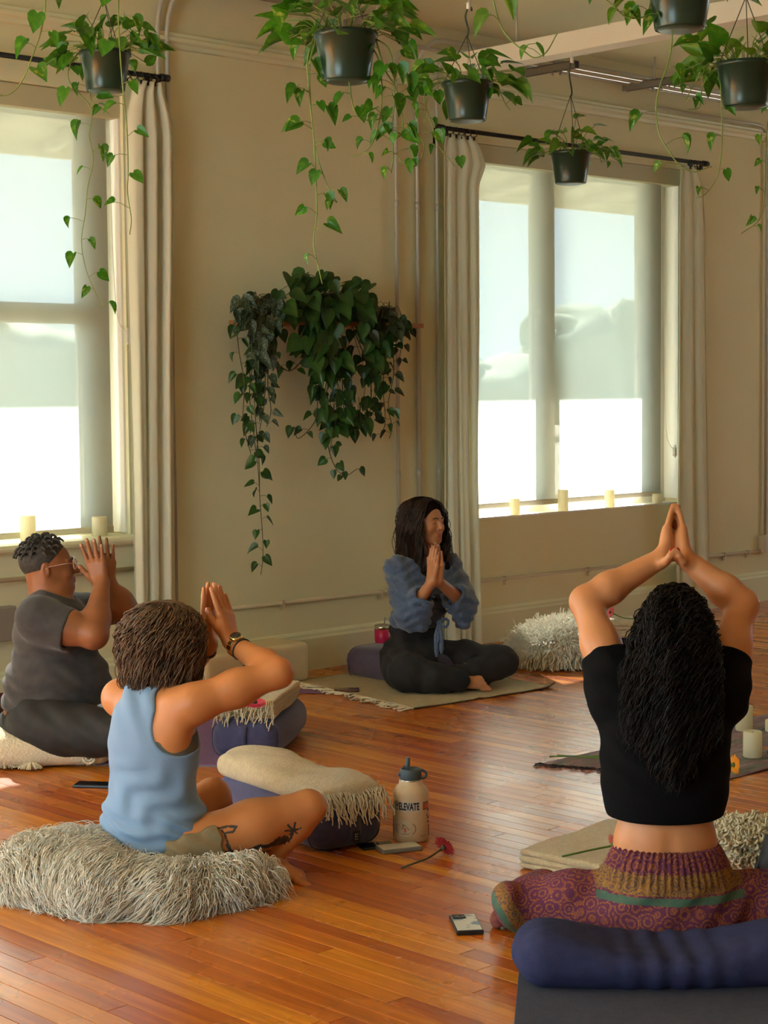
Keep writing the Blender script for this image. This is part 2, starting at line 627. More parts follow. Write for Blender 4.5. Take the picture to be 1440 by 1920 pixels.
def shade(op, x0, x1, zb, lab, cord=None, Y=0.05, valance=None):
    r = thing('roller_shade', lab, 'shade', ((x0 + x1) / 2, Y, zb), None)
    P = np.zeros((2, 2, 3))
    P[0, :, 2], P[1, :, 2] = zb + 0.03, op[3] - 0.03
    P[:, 0, 0], P[:, 1, 0] = x0, x1
    P[..., 1] = Y
    O('fabric', MB().grid(P).geo, SHADE, r, smooth=False)
    bevel(O('bottom_bar', MB().box((x0, Y - 0.008, zb), (x1, Y + 0.008, zb + 0.032)).geo, SHBAR, r, smooth=False), 0.004)
    v0, v1 = valance or (op[0] + 0.004, op[1] - 0.004)
    bevel(O('valance', MB().box((v0, -0.012 if valance else 0.0, 2.735), (v1, Y + 0.05, op[3] - 0.002)).geo, mat('shade_valance', (0.56, 0.54, 0.35), 0.7), r, smooth=False), 0.004)
    if cord:
        m = MB()
        m.tube(spline([(x1 + 0.012, Y - .01, op[3] - 0.12), (x1 + 0.012, Y - .02, cord + 0.45), (x1 + 0.022, Y - 0.035, cord + 0.10), (x1 + 0.055, -0.02, cord)], 6), 0.0022, 6)
        O('cord', m.geo, mat('white_cord', (0.8, 0.78, 0.7), 0.5), r)
        m = MB().box((x1 + 0.045, -0.028, cord - 0.03), (x1 + 0.065, -0.012, cord + 0.025)).tube([(x1 + 0.055, -0.022, cord - .04), (x1 + 0.055, -0.022, cord + .04)], 0.006)
        O('cord_clip', m.geo, mat('clear_plastic', (0.75, 0.72, 0.62), 0.3), r)
    return r


shade(OPEN[1], 3.05, 4.905, 0.792, 'sheer cream roller shade down over the double-hung window', cord=1.72)
shade(OPEN[2], 7.30, 9.145, 0.765, 'sheer cream roller shade down over the wide two-light window', cord=1.05)

shade(OPEN[3], OPEN[3][0] + 0.03, OPEN[3][1] - 0.05, 0.792, 'roller shade on the far end window')

# ---- outside: eave with rafters, pale ground, trees
EAVE = mat('eave_paint', (0.62, 0.58, 0.46), 0.7)
ev = thing('trim_2', 'roof eave with exposed rafters outside the windows', None, (0, 0.26, 2.7))
ev['kind'] = 'structure'
P = np.zeros((2, 2, 3))
P[0] = [(X0R - 1, 0.26, 3.02), (X1R + 1, 0.26, 3.02)]
P[1] = [(X0R - 1, 1.32, 2.80), (X1R + 1, 1.32, 2.80)]
m = MB()
v = [tuple(q) for q in P.reshape(-1, 3)] + [(q[0], q[1], q[2] + 0.05) for q in P.reshape(-1, 3)]
m.add(v, [(0, 1, 3, 2), (4, 6, 7, 5), (2, 3, 7, 6), (0, 2, 6, 4), (1, 5, 7, 3), (0, 4, 5, 1)])
m.box((X0R - 1, 1.30, 2.725), (X1R + 1, 1.34, 2.87))
m.box((X0R - 1, TW, 3.05), (X1R + 1, TW + 0.05, 3.9))
O('soffit', m.geo, EAVE, ev, smooth=False)
for i in range(35):
    x = X0R + 0.25 + i * 0.5
    m = MB()
    m.add([(x, 0.26, 2.93), (x + .05, 0.26, 2.93), (x + .05, 1.30, 2.73), (x, 1.30, 2.73), (x, 0.26, 3.03), (x + .05, 0.26, 3.03), (x + .05, 1.30, 2.82), (x, 1.30, 2.82)],
          [(0, 3, 2, 1), (4, 5, 6, 7), (0, 1, 5, 4), (1, 2, 6, 5), (2, 3, 7, 6), (3, 0, 4, 7)])
    O('rafter', m.geo, EAVE, ev, smooth=False)
gr = O('ground', MB().box((-120, 0.27, -0.5), (160, 200, -0.4)).geo, mat('pale_gravel', (0.24, 0.22, 0.17), 0.9, col2=(0.18, 0.17, 0.12), nscale=0.4), smooth=False, origin=(0, 20, -0.5))
tag(gr, 'gravel yard outside the windows', None, None, 'structure')


def icoblob(c, r, seed, sub=3, amp=0.3):
    bm = bmesh.new()
    bmesh.ops.create_icosphere(bm, subdivisions=sub, radius=1)
    rs = np.random.default_rng(seed)
    K = rs.normal(size=(9, 3)) * 3.0
    ph = rs.random(9) * 6.3
    v = np.array([q.co[:] for q in bm.verts])
    f = [tuple(q.index for q in p.verts) for p in bm.faces]
    bm.free()
    d = 1 + amp * (np.sin(v @ K.T + ph).sum(1) / 4)
    return np.asarray(c) + v * d[:, None] * np.asarray(r), f


TREEC = mat('far_foliage', (0.24, 0.30, 0.21), 0.9, col2=(0.33, 0.38, 0.27), nscale=1.2)
TRUNKC = mat('far_bark', (0.2, 0.15, 0.1), 0.9)
trees = [((1070, 690), (2.0, 2.0, 2.4), 'round green tree outside the wide window, tallest through its shade'),
         ((1215, 690), (3.4, 3.4, 3.6), 'broad green tree outside, behind the edge of the wide window'),
         ((935, 745), (2.0, 2.0, 1.5), 'low bushy tree outside the wide window near its curtain'),
         ((60, 700), (2.2, 2.2, 1.8), 'grey-green tree outside the double-hung window'),
         ((-120, 690), (2.2, 2.2, 2.2), 'green tree outside past the double-hung window')]
for i, ((x, y), r, lb) in enumerate(trees):
    c = wl(x, y, 38.0 + 7 * ((i + i // 2) % 3))
    t = thing('tree', lb, 'tree', (c[0], c[1], -0.4), 'trees outside the windows')
    m = MB()
    for j in range(5):
        o = np.array([math.cos(j * 2.5) * r[0] * 0.55, 0.5 * math.sin(j * 2.1), (0.35 * math.sin(j * 1.7) - 0.1) * r[2]]) if j else np.zeros(3)
        m.add(*icoblob(c + o, np.array(r) * (1 if j == 0 else 0.6), 40 + i * 7 + j))
    O('crown', m.geo, TREEC, t)
    O('trunk', MB().tube([(c[0], c[1], -0.4), (c[0] + 0.1, c[1], c[2] * 0.5), (c[0], c[1], c[2])], [0.3, 0.24, 0.15]).geo, TRUNKC, t)
# ================================================================== SMOOTH-UNION BODY BUILDER
class RC:      # tapered capsule
    def __init__(s, a, b, ra, rb=None):
        s.a, s.b = np.asarray(a, float), np.asarray(b, float)
        s.ra, s.rb = ra, (ra if rb is None else rb)
        s.c, s.r = (s.a + s.b) / 2, np.linalg.norm(s.b - s.a) / 2 + max(s.ra, s.rb)

    def ev(s, P, cb=None, R=0):
        ab = s.b - s.a
        h = np.clip(((P - s.a) @ ab) / (ab @ ab + 1e-12), 0, 1)
        q = P - s.a - h[:, None] * ab
        return np.sqrt((q * q).sum(1)) - (s.ra + (s.rb - s.ra) * h)


class EL:      # oriented ellipsoid
    def __init__(s, c, r, ax=None):
        s.c, s.rad = np.asarray(c, float), np.asarray(r, float)
        s.A = np.eye(3) if ax is None else np.array([unit(a) for a in ax])
        s.r = s.rad.max()

    def ev(s, P, cb=None, R=0):
        q = (P - s.c) @ s.A.T
        k0 = np.sqrt(((q / s.rad) ** 2).sum(1)) + 1e-9
        k1 = np.sqrt(((q / s.rad ** 2) ** 2).sum(1)) + 1e-9
        return np.where(k0 < 0.2, -s.rad.min() * 0.8, k0 * (k0 - 1) / k1)


class BX:      # oriented rounded box
    def __init__(s, c, h, ax=None, rr=0.01):
        s.c, s.h, s.rr = np.asarray(c, float), np.asarray(h, float) - rr, rr
        s.A = np.eye(3) if ax is None else np.array([unit(a) for a in ax])
        s.r = np.linalg.norm(h)

    def ev(s, P, cb=None, R=0):
        q = np.abs((P - s.c) @ s.A.T) - s.h
        return np.sqrt((np.maximum(q, 0) ** 2).sum(1)) + np.minimum(q.max(1), 0) - s.rr


class HS:      # half space, inside is below the plane's normal
    c, r = np.zeros(3), 1e9

    def __init__(s, p, n):
        s.p, s.n = np.asarray(p, float), unit(n)

    def ev(s, P, cb=None, R=0):
        return (P - s.p) @ s.n


def smin(a, b, k):
    if k <= 0:
        return np.minimum(a, b)
    h = np.maximum(k - np.abs(a - b), 0) / k
    return np.minimum(a, b) - h * h * k * 0.25


class G:
    def __init__(s):
        s.ops, s.disp = [], None

    def u(s, p, k=0.02):
        s.ops.append(('u', p, k))
        return s

    def sub(s, p, k=0.008):
        s.ops.append(('s', p, k))
        return s

    def cut(s, p, k=0.004):
        s.ops.append(('i', p, k))
        return s

    @property
    def c(s):
        C = [o[1].c for o in s.ops if o[0] == 'u']
        return np.mean(C, 0)

    @property
    def r(s):
        c = s.c
        return max(np.linalg.norm(o[1].c - c) + o[1].r for o in s.ops if o[0] == 'u')

    def ev(s, P, cb=None, R=0):
        d = np.full(len(P), 1.0)
        for op, p, k in s.ops:
            if cb is not None and op != 'i':
                if np.linalg.norm(cb - p.c) - p.r - R > k + 0.012:
                    continue
            if op == 'u':
                d = smin(d, p.ev(P, cb, R), k)
            elif op == 's':
                d = -smin(-d, p.ev(P, cb, R), k)
            else:
                d = -smin(-d, -p.ev(P, cb, R), k)
        if s.disp is not None:
            d = d + s.disp(P)
        return d


_CO = np.array([(i, j, k) for i in (0, 1) for j in (0, 1) for k in (0, 1)])
_ED = [(a, b) for a in range(8) for b in range(a + 1, 8) if np.abs(_CO[a] - _CO[b]).sum() == 1]


def nets(g, lo, hi, h, n=16):
    """surface-nets mesh of g inside the box lo..hi with cell size h"""
    lo, hi = np.asarray(lo, float), np.asarray(hi, float)
    nb = np.ceil((hi - lo) / (h * n)).astype(int)
    NN = nb * n + 2
    bs = h * n
    Rb = bs * 0.5 * 3 ** 0.5
    I = np.stack(np.meshgrid(*[np.arange(q) for q in nb], indexing='ij'), -1).reshape(-1, 3)
    Cn = lo + (I + 0.5) * bs
    keep = np.abs(g.ev(Cn)) < Rb * 1.2 + 0.015
    loc = np.stack(np.meshgrid(*[np.arange(n + 1)] * 3, indexing='ij'), -1).reshape(-1, 3)
    ids, pos, quads = [], [], []

    def gid(q):
        return (q[:, 0] * NN[1] + q[:, 1]) * NN[2] + q[:, 2]
    for bi, cb in zip(I[keep], Cn[keep]):
        base = bi * n
        V = g.ev(lo + (loc + base) * h, cb, Rb).reshape(n + 1, n + 1, n + 1)
        ins = V < 0
        if ins.all() or not ins.any():
            continue
        cs = np.stack([ins[i:i + n, j:j + n, k:k + n] for i, j, k in _CO], -1)
        sm = cs.sum(-1)
        act = np.argwhere((sm > 0) & (sm < 8))
        vc = np.stack([V[act[:, 0] + i, act[:, 1] + j, act[:, 2] + k] for i, j, k in _CO], -1)
        ps, ct = np.zeros((len(act), 3)), np.zeros(len(act))
        for a, b in _ED:
            va, vb = vc[:, a], vc[:, b]
            x = (va < 0) != (vb < 0)
            t = va / np.where(x, va - vb, 1)
            ps += np.where(x[:, None], _CO[a] + (_CO[b] - _CO[a]) * t[:, None], 0)
            ct += x
        ids.append(gid(act + base))
        pos.append(lo + (act + base + ps / ct[:, None]) * h)
        for ax in range(3):
            b1, b2 = (ax + 1) % 3, (ax + 2) % 3
            sl0 = [slice(0, n)] * 3
            sl1 = [slice(0, n)] * 3
            sl1[ax] = slice(1, n + 1)
            A, B = ins[tuple(sl0)], ins[tuple(sl1)]
            e = np.argwhere(A != B)
            if len(e) == 0:
                continue
            fl_ = A[e[:, 0], e[:, 1], e[:, 2]]
            e = e + base
            d1, d2 = np.eye(3, dtype=int)[b1], np.eye(3, dtype=int)[b2]
            q = np.stack([gid(e), gid(e - d1), gid(e - d1 - d2), gid(e - d2)], -1)
            q = np.where(fl_[:, None], q, q[:, ::-1])
            ok = ((e - d1 - d2) >= 0).all(1)
            quads.append(q[ok])
    ids, pos, quads = np.concatenate(ids), np.concatenate(pos), np.concatenate(quads)
    o = np.argsort(ids)
    ids, pos = ids[o], pos[o]
    ix = np.searchsorted(ids, quads)
    ix = np.clip(ix, 0, len(ids) - 1)
    good = (ids[ix] == quads).all(1)
    f = ix[good][:, ::-1]
    # orient outwards
    return pos, np.ascontiguousarray(f)


def bounds(g, pad=0.02):
    L, H_ = np.full(3, 1e9), np.full(3, -1e9)

    def rec(q):
        nonlocal L, H_
        for op, p, k in q.ops:
            if op != 'u':
                continue
            if isinstance(p, G):
                rec(p)
            elif isinstance(p, RC):
                for e, r in ((p.a, p.ra), (p.b, p.rb)):
                    L, H_ = np.minimum(L, e - r), np.maximum(H_, e + r)
            else:
                ext = np.abs(p.A.T) @ (p.rad if isinstance(p, EL) else p.h + p.rr)
                L, H_ = np.minimum(L, p.c - ext), np.maximum(H_, p.c + ext)
    rec(g)
    return L - pad, H_ + pad


def sdf_obj(name, g, h, m, parent, regions=None, pad=0.02):
    """regions: list of (shape, threshold) -> material index 1.."""
    lo, hi = bounds(g, pad)
    v, f = nets(g, lo, hi, h)
    mi = None
    if regions:
        c = v[f].mean(1)
        mi = np.zeros(len(f), int)
        for i, (s, th) in enumerate(regions):
            s_ = s if isinstance(s, G) else None
            d = s.ev(c)
            mi[d < th] = i + 1
    return O(name, (v, f, mi), m, parent)


def chain(g, pts, rad, k=0.02):
    for i in range(len(pts) - 1):
        g.u(RC(pts[i], pts[i + 1], rad[i], rad[i + 1]), k)
    return g


def rotv(v, ax, a):
    v, ax = np.asarray(v, float), unit(ax)
    return v * math.cos(a) + np.cross(ax, v) * math.sin(a) + ax * (ax @ v) * (1 - math.cos(a))


def hand(w, f, n, t, s=1.0, curl=(0.06, 0.10, 0.08), spread=0.05, thumb=0.55, nails=None, base=0.0, tp=None):
    """w wrist, f finger direction, n palm normal, t towards the thumb side; returns a group, fills nails"""
    f = unit(f)
    n = unit(np.asarray(n) - f * (np.asarray(n) @ f))
    t0 = np.cross(f, n)
    t = t0 if t0 @ np.asarray(t) > 0 else -t0
    g, fing = G(), G()
    kn = [(0.030, 0.094, 0.0105), (0.010, 0.098, 0.0105), (-0.011, 0.094, 0.0100), (-0.030, 0.085, 0.0090)]
    ln = [(0.042, 0.025, 0.021), (0.046, 0.029, 0.022), (0.042, 0.027, 0.022), (0.033, 0.020, 0.019)]
    for i, ((a, l, r), L) in enumerate(zip(kn, ln)):
        kp = w + (t * a + f * l) * s
        g.u(RC(w + (t * a * 0.55 + f * 0.012) * s, kp, 0.0135 * s, 0.0125 * s), 0.016 * s)
        d = unit(f + t * (a / 0.03) * spread)
        p = kp
        ax = np.cross(d, n)
        for j, (q, cu) in enumerate(zip(L, curl)):
            d = rotv(d, ax, cu + (base if j == 0 else 0))
            e = p + d * q * s
            fing.u(RC(p, e, (r - 0.0012 * j) * s, (r - 0.0012 * (j + 1)) * s), 0.001)
            p = e
        if nails is not None:
            nd = rotv(d, ax, -PI / 2)
            nails.append((p - d * 0.004 * s + nd * (r - 0.0042) * s, d, nd, 0.0056 * s * (0.85 if i == 3 else 1)))
    # thenar + thumb, leaving the side of the palm near its base
    b0 = w + (t * 0.016 + f * 0.018 + n * 0.006) * s
    td = unit(f * math.cos(thumb) + t * math.sin(thumb) + n * 0.25)
    b1 = b0 + td * 0.046 * s
    td2 = unit(td + f * 0.35)
    b2 = b1 + td2 * 0.034 * s
    td3 = unit(td2 + f * 0.15)
    b3 = b2 + td3 * 0.026 * s
    if tp is not None:
        b0, b1, b2, b3 = tp
        td3 = unit(b3 - b2)
    g.u(RC(b0, b1, 0.0165 * s, 0.0125 * s), 0.02 * s)
    fing.u(RC(b1, b2, 0.0118 * s, 0.0105 * s), 0.001)
    fing.u(RC(b2, b3, 0.0105 * s, 0.0088 * s), 0.001)
    if nails is not None:
        nd = f * 0.7 * math.sin(thumb) + t * 0.9 * math.cos(thumb) - n * 0.35
        if tp is not None:
            nd = t
        nd = unit(nd - td3 * (nd @ td3))
        nails.append((b3 + nd * 0.0070 * s, td3, nd, 0.0072 * s))
    g.u(fing, 0.007 * s)
    return g


def nail_objs(nails, m, parent):
    for p, d, nd, r in nails:
        A = [unit(np.cross(d, nd)), unit(d), unit(nd)]
        v, f = [], []
        N = 8
        for ri, (q, hh) in enumerate(((1.0, 0.0), (0.75, 0.5), (0.0, 0.75))):
            for k in range(N if q > 0 else 1):
                a = 2 * PI * k / N
                v.append(p + A[0] * r * q * math.cos(a) + A[1] * r * 1.45 * q * math.sin(a) + A[2] * r * 0.5 * hh)
        f = [(k, (k + 1) % N, N + (k + 1) % N, N + k) for k in range(N)] + [(N + k, N + (k + 1) % N, 2 * N) for k in range(N)]
        O('fingernail', (v, f), m, parent)


def strands(P, W, nside=3):
    """P (n, k, 3) polylines, W (k,) or (n,k) half widths -> thin tapered tubes"""
    n, k = P.shape[:2]
    W = np.broadcast_to(W, (n, k))
    T = np.gradient(P, axis=1)
    T /= np.linalg.norm(T, axis=2, keepdims=True) + 1e-9
    ref = RNG.normal(size=(n, 1, 3))
    U = np.cross(T, ref)
    U /= np.linalg.norm(U, axis=2, keepdims=True) + 1e-9
    V = np.cross(T, U)
    if nside == 2:
        R = np.stack([P - U * W[..., None], P + U * W[..., None]], 2)
    else:
        R = np.stack([P + (U * math.cos(a) + V * math.sin(a)) * W[..., None] for a in np.arange(nside) * 2 * PI / nside], 2)
    v = R.reshape(-1, 3)
    i = np.arange(n)[:, None, None] * k * nside
    j = np.arange(k - 1)[None, :, None] * nside
    if nside == 2:
        q = np.stack([i + j, i + j + 1, i + j + 3, i + j + 2], -1).reshape(-1, 4)
    else:
        s = np.arange(nside)[None, None, :]
        s2 = (s + 1) % nside
        q = np.stack([i + j + s, i + j + s2, i + j + s2 + nside, i + j + s + nside], -1).reshape(-1, 4)
    return v, q


def bez(A, B, C_, D_, k):
    t = np.linspace(0, 1, k)[None, :, None]
    A, B, C_, D_ = [q[:, None, :] for q in (A, B, C_, D_)]
    return A * (1 - t) ** 3 + 3 * B * t * (1 - t) ** 2 + 3 * C_ * t * t * (1 - t) + D_ * t ** 3


def curls(P, rad, turns, clump=None):
    """add helical waves to strands"""
    n, k = P.shape[:2]
    t = np.linspace(0, 1, k)[None, :]
    ph = RNG.random((n, 1)) * 6.28
    tr = turns * (0.8 + 0.4 * RNG.random((n, 1)))
    a = ph + t * tr * 2 * PI
    T = P[:, -1] - P[:, 0]
    T /= np.linalg.norm(T, axis=1, keepdims=True) + 1e-9
    U = np.cross(T, np.array([0.31, 0.77, 0.2]))
    U /= np.linalg.norm(U, axis=1, keepdims=True) + 1e-9
    V = np.cross(T, U)
    amp = rad * np.clip(t * 3, 0, 1) * (0.6 + 0.8 * RNG.random((n, 1)))
    return P + U[:, None] * (np.cos(a) * amp)[..., None] + V[:, None] * (np.sin(a) * amp)[..., None]


def head_group(c, f, u, s=1.0, jaw=1.0, nose=1.0, lips=1.0):
    """returns (group, axes, lip region, brow helper) for a head centred at c facing f"""
    f = unit(f)
    u = unit(np.asarray(u) - f * (np.asarray(u) @ f))
    r = np.cross(f, u)
    A = [r, f, u]

    def L(x, y, z):
        return c + (r * x + f * y + u * z) * s
    g = G()
    g.u(EL(L(0, -0.012, 0.028), np.array([0.076, 0.096, 0.084]) * s, A), 0.03)
    g.u(EL(L(0, 0.030, -0.025), np.array([0.064, 0.066, 0.088]) * s, A), 0.03)
    g.u(EL(L(0, 0.045, -0.075), np.array([0.045 * jaw, 0.042, 0.034]) * s, A), 0.025)
    g.u(EL(L(0, 0.074, -0.098), np.array([0.018, 0.015, 0.014]) * s, A), 0.02)
    for q in (-1, 1):
        g.u(RC(L(q * 0.058, -0.005, -0.045), L(q * 0.024 * jaw, 0.062, -0.096), 0.017 * s, 0.013 * s), 0.025)      # jaw line
        g.u(EL(L(q * 0.038, 0.072, -0.032), np.array([0.020, 0.016, 0.018]) * s, A), 0.02)                      # cheek
        g.u(RC(L(q * 0.012, 0.093, 0.014), L(q * 0.044, 0.080, 0.014), 0.0075 * s, 0.007 * s), 0.012)            # brow ridge
        g.sub(EL(L(q * 0.030, 0.100, 0.000), np.array([0.015, 0.014, 0.010]) * s, A), 0.012)                     # socket
        g.u(EL(L(q * 0.030, 0.080, -0.001), np.array([0.0145, 0.0125, 0.0115]) * s, A), 0.004)                   # lidded eye
        e = G()
        e.u(EL(L(q * 0.078, -0.008, -0.008), np.array([0.007, 0.017, 0.030]) * s, A), 0.004)
        e.sub(EL(L(q * 0.086, -0.006, -0.004), np.array([0.005, 0.009, 0.018]) * s, A), 0.004)
        g.u(e, 0.006)
    g.u(RC(L(0, 0.094, 0.004), L(0, 0.106 + 0.006 * nose, -0.030), 0.0075 * s, 0.0105 * s * nose), 0.010)         # nose
    for q in (-1, 1):
        g.u(EL(L(q * 0.011 * nose, 0.098, -0.035), np.array([0.008 * nose, 0.009, 0.007]) * s, A), 0.006)
    lip = G()
    lip.u(EL(L(0, 0.090, -0.0575), np.array([0.021, 0.0105, 0.0055]) * s * np.array([1, lips, lips]), A), 0.003)
    lip.u(EL(L(0, 0.089, -0.0685), np.array([0.018, 0.0105, 0.0065]) * s * np.array([1, lips, lips]), A), 0.002)
    g.u(lip, 0.003)
    return g, L, A, lip


def brow_lash(L, A, s, m, parent, lash=True):
    for q in (-1, 1):
        m1 = MB().tube([L(q * 0.012, 0.101, 0.0165), L(q * 0.028, 0.0975, 0.0215), L(q * 0.046, 0.083, 0.0155)], [0.0028 * s, 0.0034 * s, 0.0012 * s], 6)
        O('eyebrow', m1.geo, m, parent)
        if lash:
            m1 = MB().tube([L(q * 0.017, 0.0895, -0.0045), L(q * 0.030, 0.0935, -0.0075), L(q * 0.044, 0.084, -0.0045)], [0.001 * s, 0.0014 * s, 0.001 * s], 6)
            O('eyelashes', m1.geo, m, parent)


def foot(g, ankle, toe_dir, up, side, s=1.0):
    """heel, arch and five toes"""
    f = unit(toe_dir)
    up = unit(np.asarray(up) - f * (np.asarray(up) @ f))
    r = np.cross(f, up) * side
    b = ankle - up * 0.03 * s
    g.u(RC(ankle, b - f * 0.03 * s, 0.032 * s, 0.030 * s), 0.02)
    g.u(RC(b - f * 0.02 * s, b + f * 0.10 * s - up * 0.012 * s + r * 0.012 * s, 0.030 * s, 0.021 * s), 0.02)
    g.u(RC(b - f * 0.02 * s, b + f * 0.095 * s - up * 0.014 * s - r * 0.022 * s, 0.028 * s, 0.019 * s), 0.02)
    for i in range(5):
        o = r * (0.030 - 0.0155 * i) * s
        p = b + f * (0.108 - 0.007 * i) * s - up * 0.014 * s + o
        g.u(RC(p, p + f * (0.038 - 0.004 * i) * s - up * 0.004 * s, (0.0135 if i == 0 else 0.0095) * s, (0.012 if i == 0 else 0.0085) * s), 0.006)
    return g
# ================================================================== PEOPLE
def skin(name, c, c2):
    return mat(name, c, 0.46, col2=c2, nscale=9, spec=0.4, sss=0.12, bump=0.04, bscale=120)


SKIN_W = skin('skin_fair', (0.56, 0.225, 0.085), (0.62, 0.265, 0.115))
SKIN_B = skin('skin_tanned', (0.52, 0.185, 0.055), (0.58, 0.215, 0.07))
SKIN_M = skin('skin_brown', (0.26, 0.092, 0.034), (0.31, 0.115, 0.044))
SKIN_L = skin('skin_olive', (0.50, 0.205, 0.088), (0.55, 0.235, 0.105))
LIP_L = mat('lip_rose', (0.42, 0.12, 0.075), 0.4)
LIP_M = mat('lip_brown', (0.27, 0.08, 0.045), 0.4)
INK = mat('tattoo_ink', (0.05, 0.035, 0.03), 0.6)
BLACKHAIR = mat('black_hair', (0.007, 0.005, 0.004), 0.5, col2=(0.018, 0.011, 0.008), nscale=30, spec=0.2)
BROWNHAIR = mat('brown_hair', (0.085, 0.042, 0.020), 0.45, col2=(0.20, 0.105, 0.050), nscale=18, spec=0.4)
DARKHAIR = mat('dark_brown_hair', (0.018, 0.009, 0.005), 0.45, col2=(0.042, 0.020, 0.010), nscale=20, spec=0.4)
TWISTHAIR = mat('twist_hair', (0.018, 0.015, 0.013), 0.7, col2=(0.05, 0.042, 0.036), nscale=60)
NAILRED = mat('red_nail_polish', (0.42, 0.012, 0.012), 0.2)
NAILDARK = mat('dark_nail_polish', (0.13, 0.02, 0.025), 0.2)
NAILPINK = mat('pale_nail_polish', (0.75, 0.35, 0.26), 0.25)


def person_root(label, p):
    return thing('person', label, 'person', (p[0], p[1], 0.0))


# ------------------------------------------------------------------ woman in black crop top, arms overhead (back view)
def build_woman_black():
    d0 = 4.60

    def J(x, y, dd=0.0):
        return at(x, y, d0 + dd)
    base = fl(1252, 1800)
    R = person_root('person in black crop top and purple patterned pants pressing palms together overhead', base)
    f, s, u = CF, CR, Zup
    A = [s, f, u]
    pel, wai, che, nk = J(1252, 1700, 0.05), J(1247, 1585, 0.05), J(1247, 1400, 0.05), J(1257, 1285, 0.06)
    hd = J(1264, 1172, 0.10)
    shl, shr = J(1150, 1276, 0.06), J(1354, 1278, 0.06)
    ell, elr = J(1099, 1128, 0.20), J(1392, 1134, 0.20)
    wrl, wrr = J(1241, 1046, 0.23), J(1286, 1048, 0.23)
    b = G()
    b.u(EL(pel, (0.165, 0.12, 0.12), A), 0.03)
    b.u(EL(wai, (0.136, 0.098, 0.15), A), 0.06)
    b.u(EL(che, (0.152, 0.108, 0.20), A), 0.06)
    b.u(RC(shl, shr, 0.052), 0.06)
    b.u(RC(nk, hd - u * 0.06, 0.058, 0.052), 0.04)
    hg, HL, HA, lip = head_group(hd, f, u, 0.98)
    b.u(hg, 0.02)
    # spine furrow
    b.sub(RC(wai - f * 0.115 + u * 0.09, wai - f * 0.112 - u * 0.12, 0.012, 0.014), 0.03)
    for sh, el, wr in ((shl, ell, wrl), (shr, elr, wrr)):
        m1 = sh + (el - sh) * 0.45
        chain(b, [sh, m1, el], [0.053, 0.048, 0.040], 0.035)
        m2 = el + (wr - el) * 0.3
        chain(b, [el, m2, wr], [0.041, 0.042, 0.0265], 0.025)
    nails = []
    tipL, tipR = J(1259, 956, 0.31), J(1268, 957, 0.31)
    for wr, tip, n, tx in ((wrl, tipL, s, (1241, 1249, 1256, 1260)), (wrr, tipR, -s, (1287, 1281, 1274, 1270))):
        tp = [J(tx[0], 1056, 0.205), J(tx[1], 1052, 0.185), J(tx[2], 1042, 0.175), J(tx[3], 1033, 0.178)]
        b.u(hand(wr, tip - wr, unit(n * 0.95 - f * 0.12), -f, 0.84, curl=(0.02, 0.02, 0.02), spread=0.0, thumb=1.10, nails=nails, tp=tp), 0.018)
        b.u(EL((wr + tip) / 2 - unit(tip - wr) * 0.032 + n * 0.006, (0.013, 0.03, 0.035), A), 0.02)
    # hips and folded legs under the trousers
    kn = [J(990, 1700, 0.14), J(1500, 1700, 0.14)]
    an = [J(1150, 1725, 0.42), J(1330, 1725, 0.42)]
    for k_, a_, q in zip(kn, an, (-1, 1)):
        hip = pel + s * q * 0.09 - u * 0.04
        chain(b, [hip, k_, a_], [0.08, 0.055, 0.035], 0.04)
    ribs = G()
    for k in range(5):
        p = J(1139 + 3 * (k % 2), 1524 + 7 * k, -0.02)
        ribs.u(RC(p, p + s * 0.010 - u * 0.008, 0.020, 0.018), 0.001)
    body = sdf_obj('body', b, 0.0034, [SKIN_W, INK], R, regions=[(G().u(ribs, 0).sub(EL(J(1146, 1536, -0.02), (0.006, 0.05, 0.014), A), 0.001), 0.0)])
    nail_objs(nails, NAILRED, R)
    # --- black crop top
    t = G()
    t.u(EL(che + u * 0.01, (0.170, 0.124, 0.20), A), 0.05)
    t.u(EL(J(1247, 1490, 0.05), (0.160, 0.117, 0.16), A), 0.06)
    t.u(RC(shl + u * 0.004, shr + u * 0.004, 0.060), 0.06)
    t.u(RC(nk - u * 0.03, nk + u * 0.01, 0.085, 0.075), 0.04)
    for sh, el in ((shl, ell), (shr, elr)):
        t.u(RC(sh - u * 0.05, sh + (el - sh) * 0.27, 0.070, 0.063), 0.04)
        t.cut(HS(sh + (el - sh) * 0.30, el - sh), 0.004)
    t.cut(HS(J(1247, 1548, -0.05), -u + f * 0.05), 0.004)
    hem = J(1247, 1548, -0.05)[2]
    t.disp = lambda P: 0.0016 * np.sin(P[:, 2] * 90 + 6 * np.sin((P @ CR) * 14)) * np.clip((P[:, 2] - hem) * 8, 0, 1)
    sdf_obj('crop_top', t, 0.0045, mat('black_jersey', (0.0035, 0.0035, 0.004), 1.0, bump=0.1, bscale=150, spec=0.15), R)
    hm = MB()
    # --- patterned trousers
    p = G()
    p.u(EL(pel - u * 0.02, (0.195, 0.150, 0.115), A), 0.04)
    p.u(EL(J(1250, 1690, 0.05), (0.178, 0.136, 0.23), A), 0.03)
    for k_, a_, q in zip(kn, an, (-1, 1)):
        hip = pel + s * q * 0.09 - u * 0.035
        chain(p, [hip, hip + (k_ - hip) * 0.55 + u * 0.012, k_], [0.105, 0.090, 0.070], 0.05)
        chain(p, [k_, k_ + f * 0.10 + s * -q * 0.04, a_], [0.070, 0.062, 0.05], 0.04)
    # wide cuff flaring over the left knee
    cuff = J(955, 1700, 0.10)
    p.u(EL(cuff + u * 0.002, (0.046, 0.075, 0.060), [unit(s * 0.95 + u * 0.25), f, unit(u * 0.95 - s * 0.25)]), 0.03)
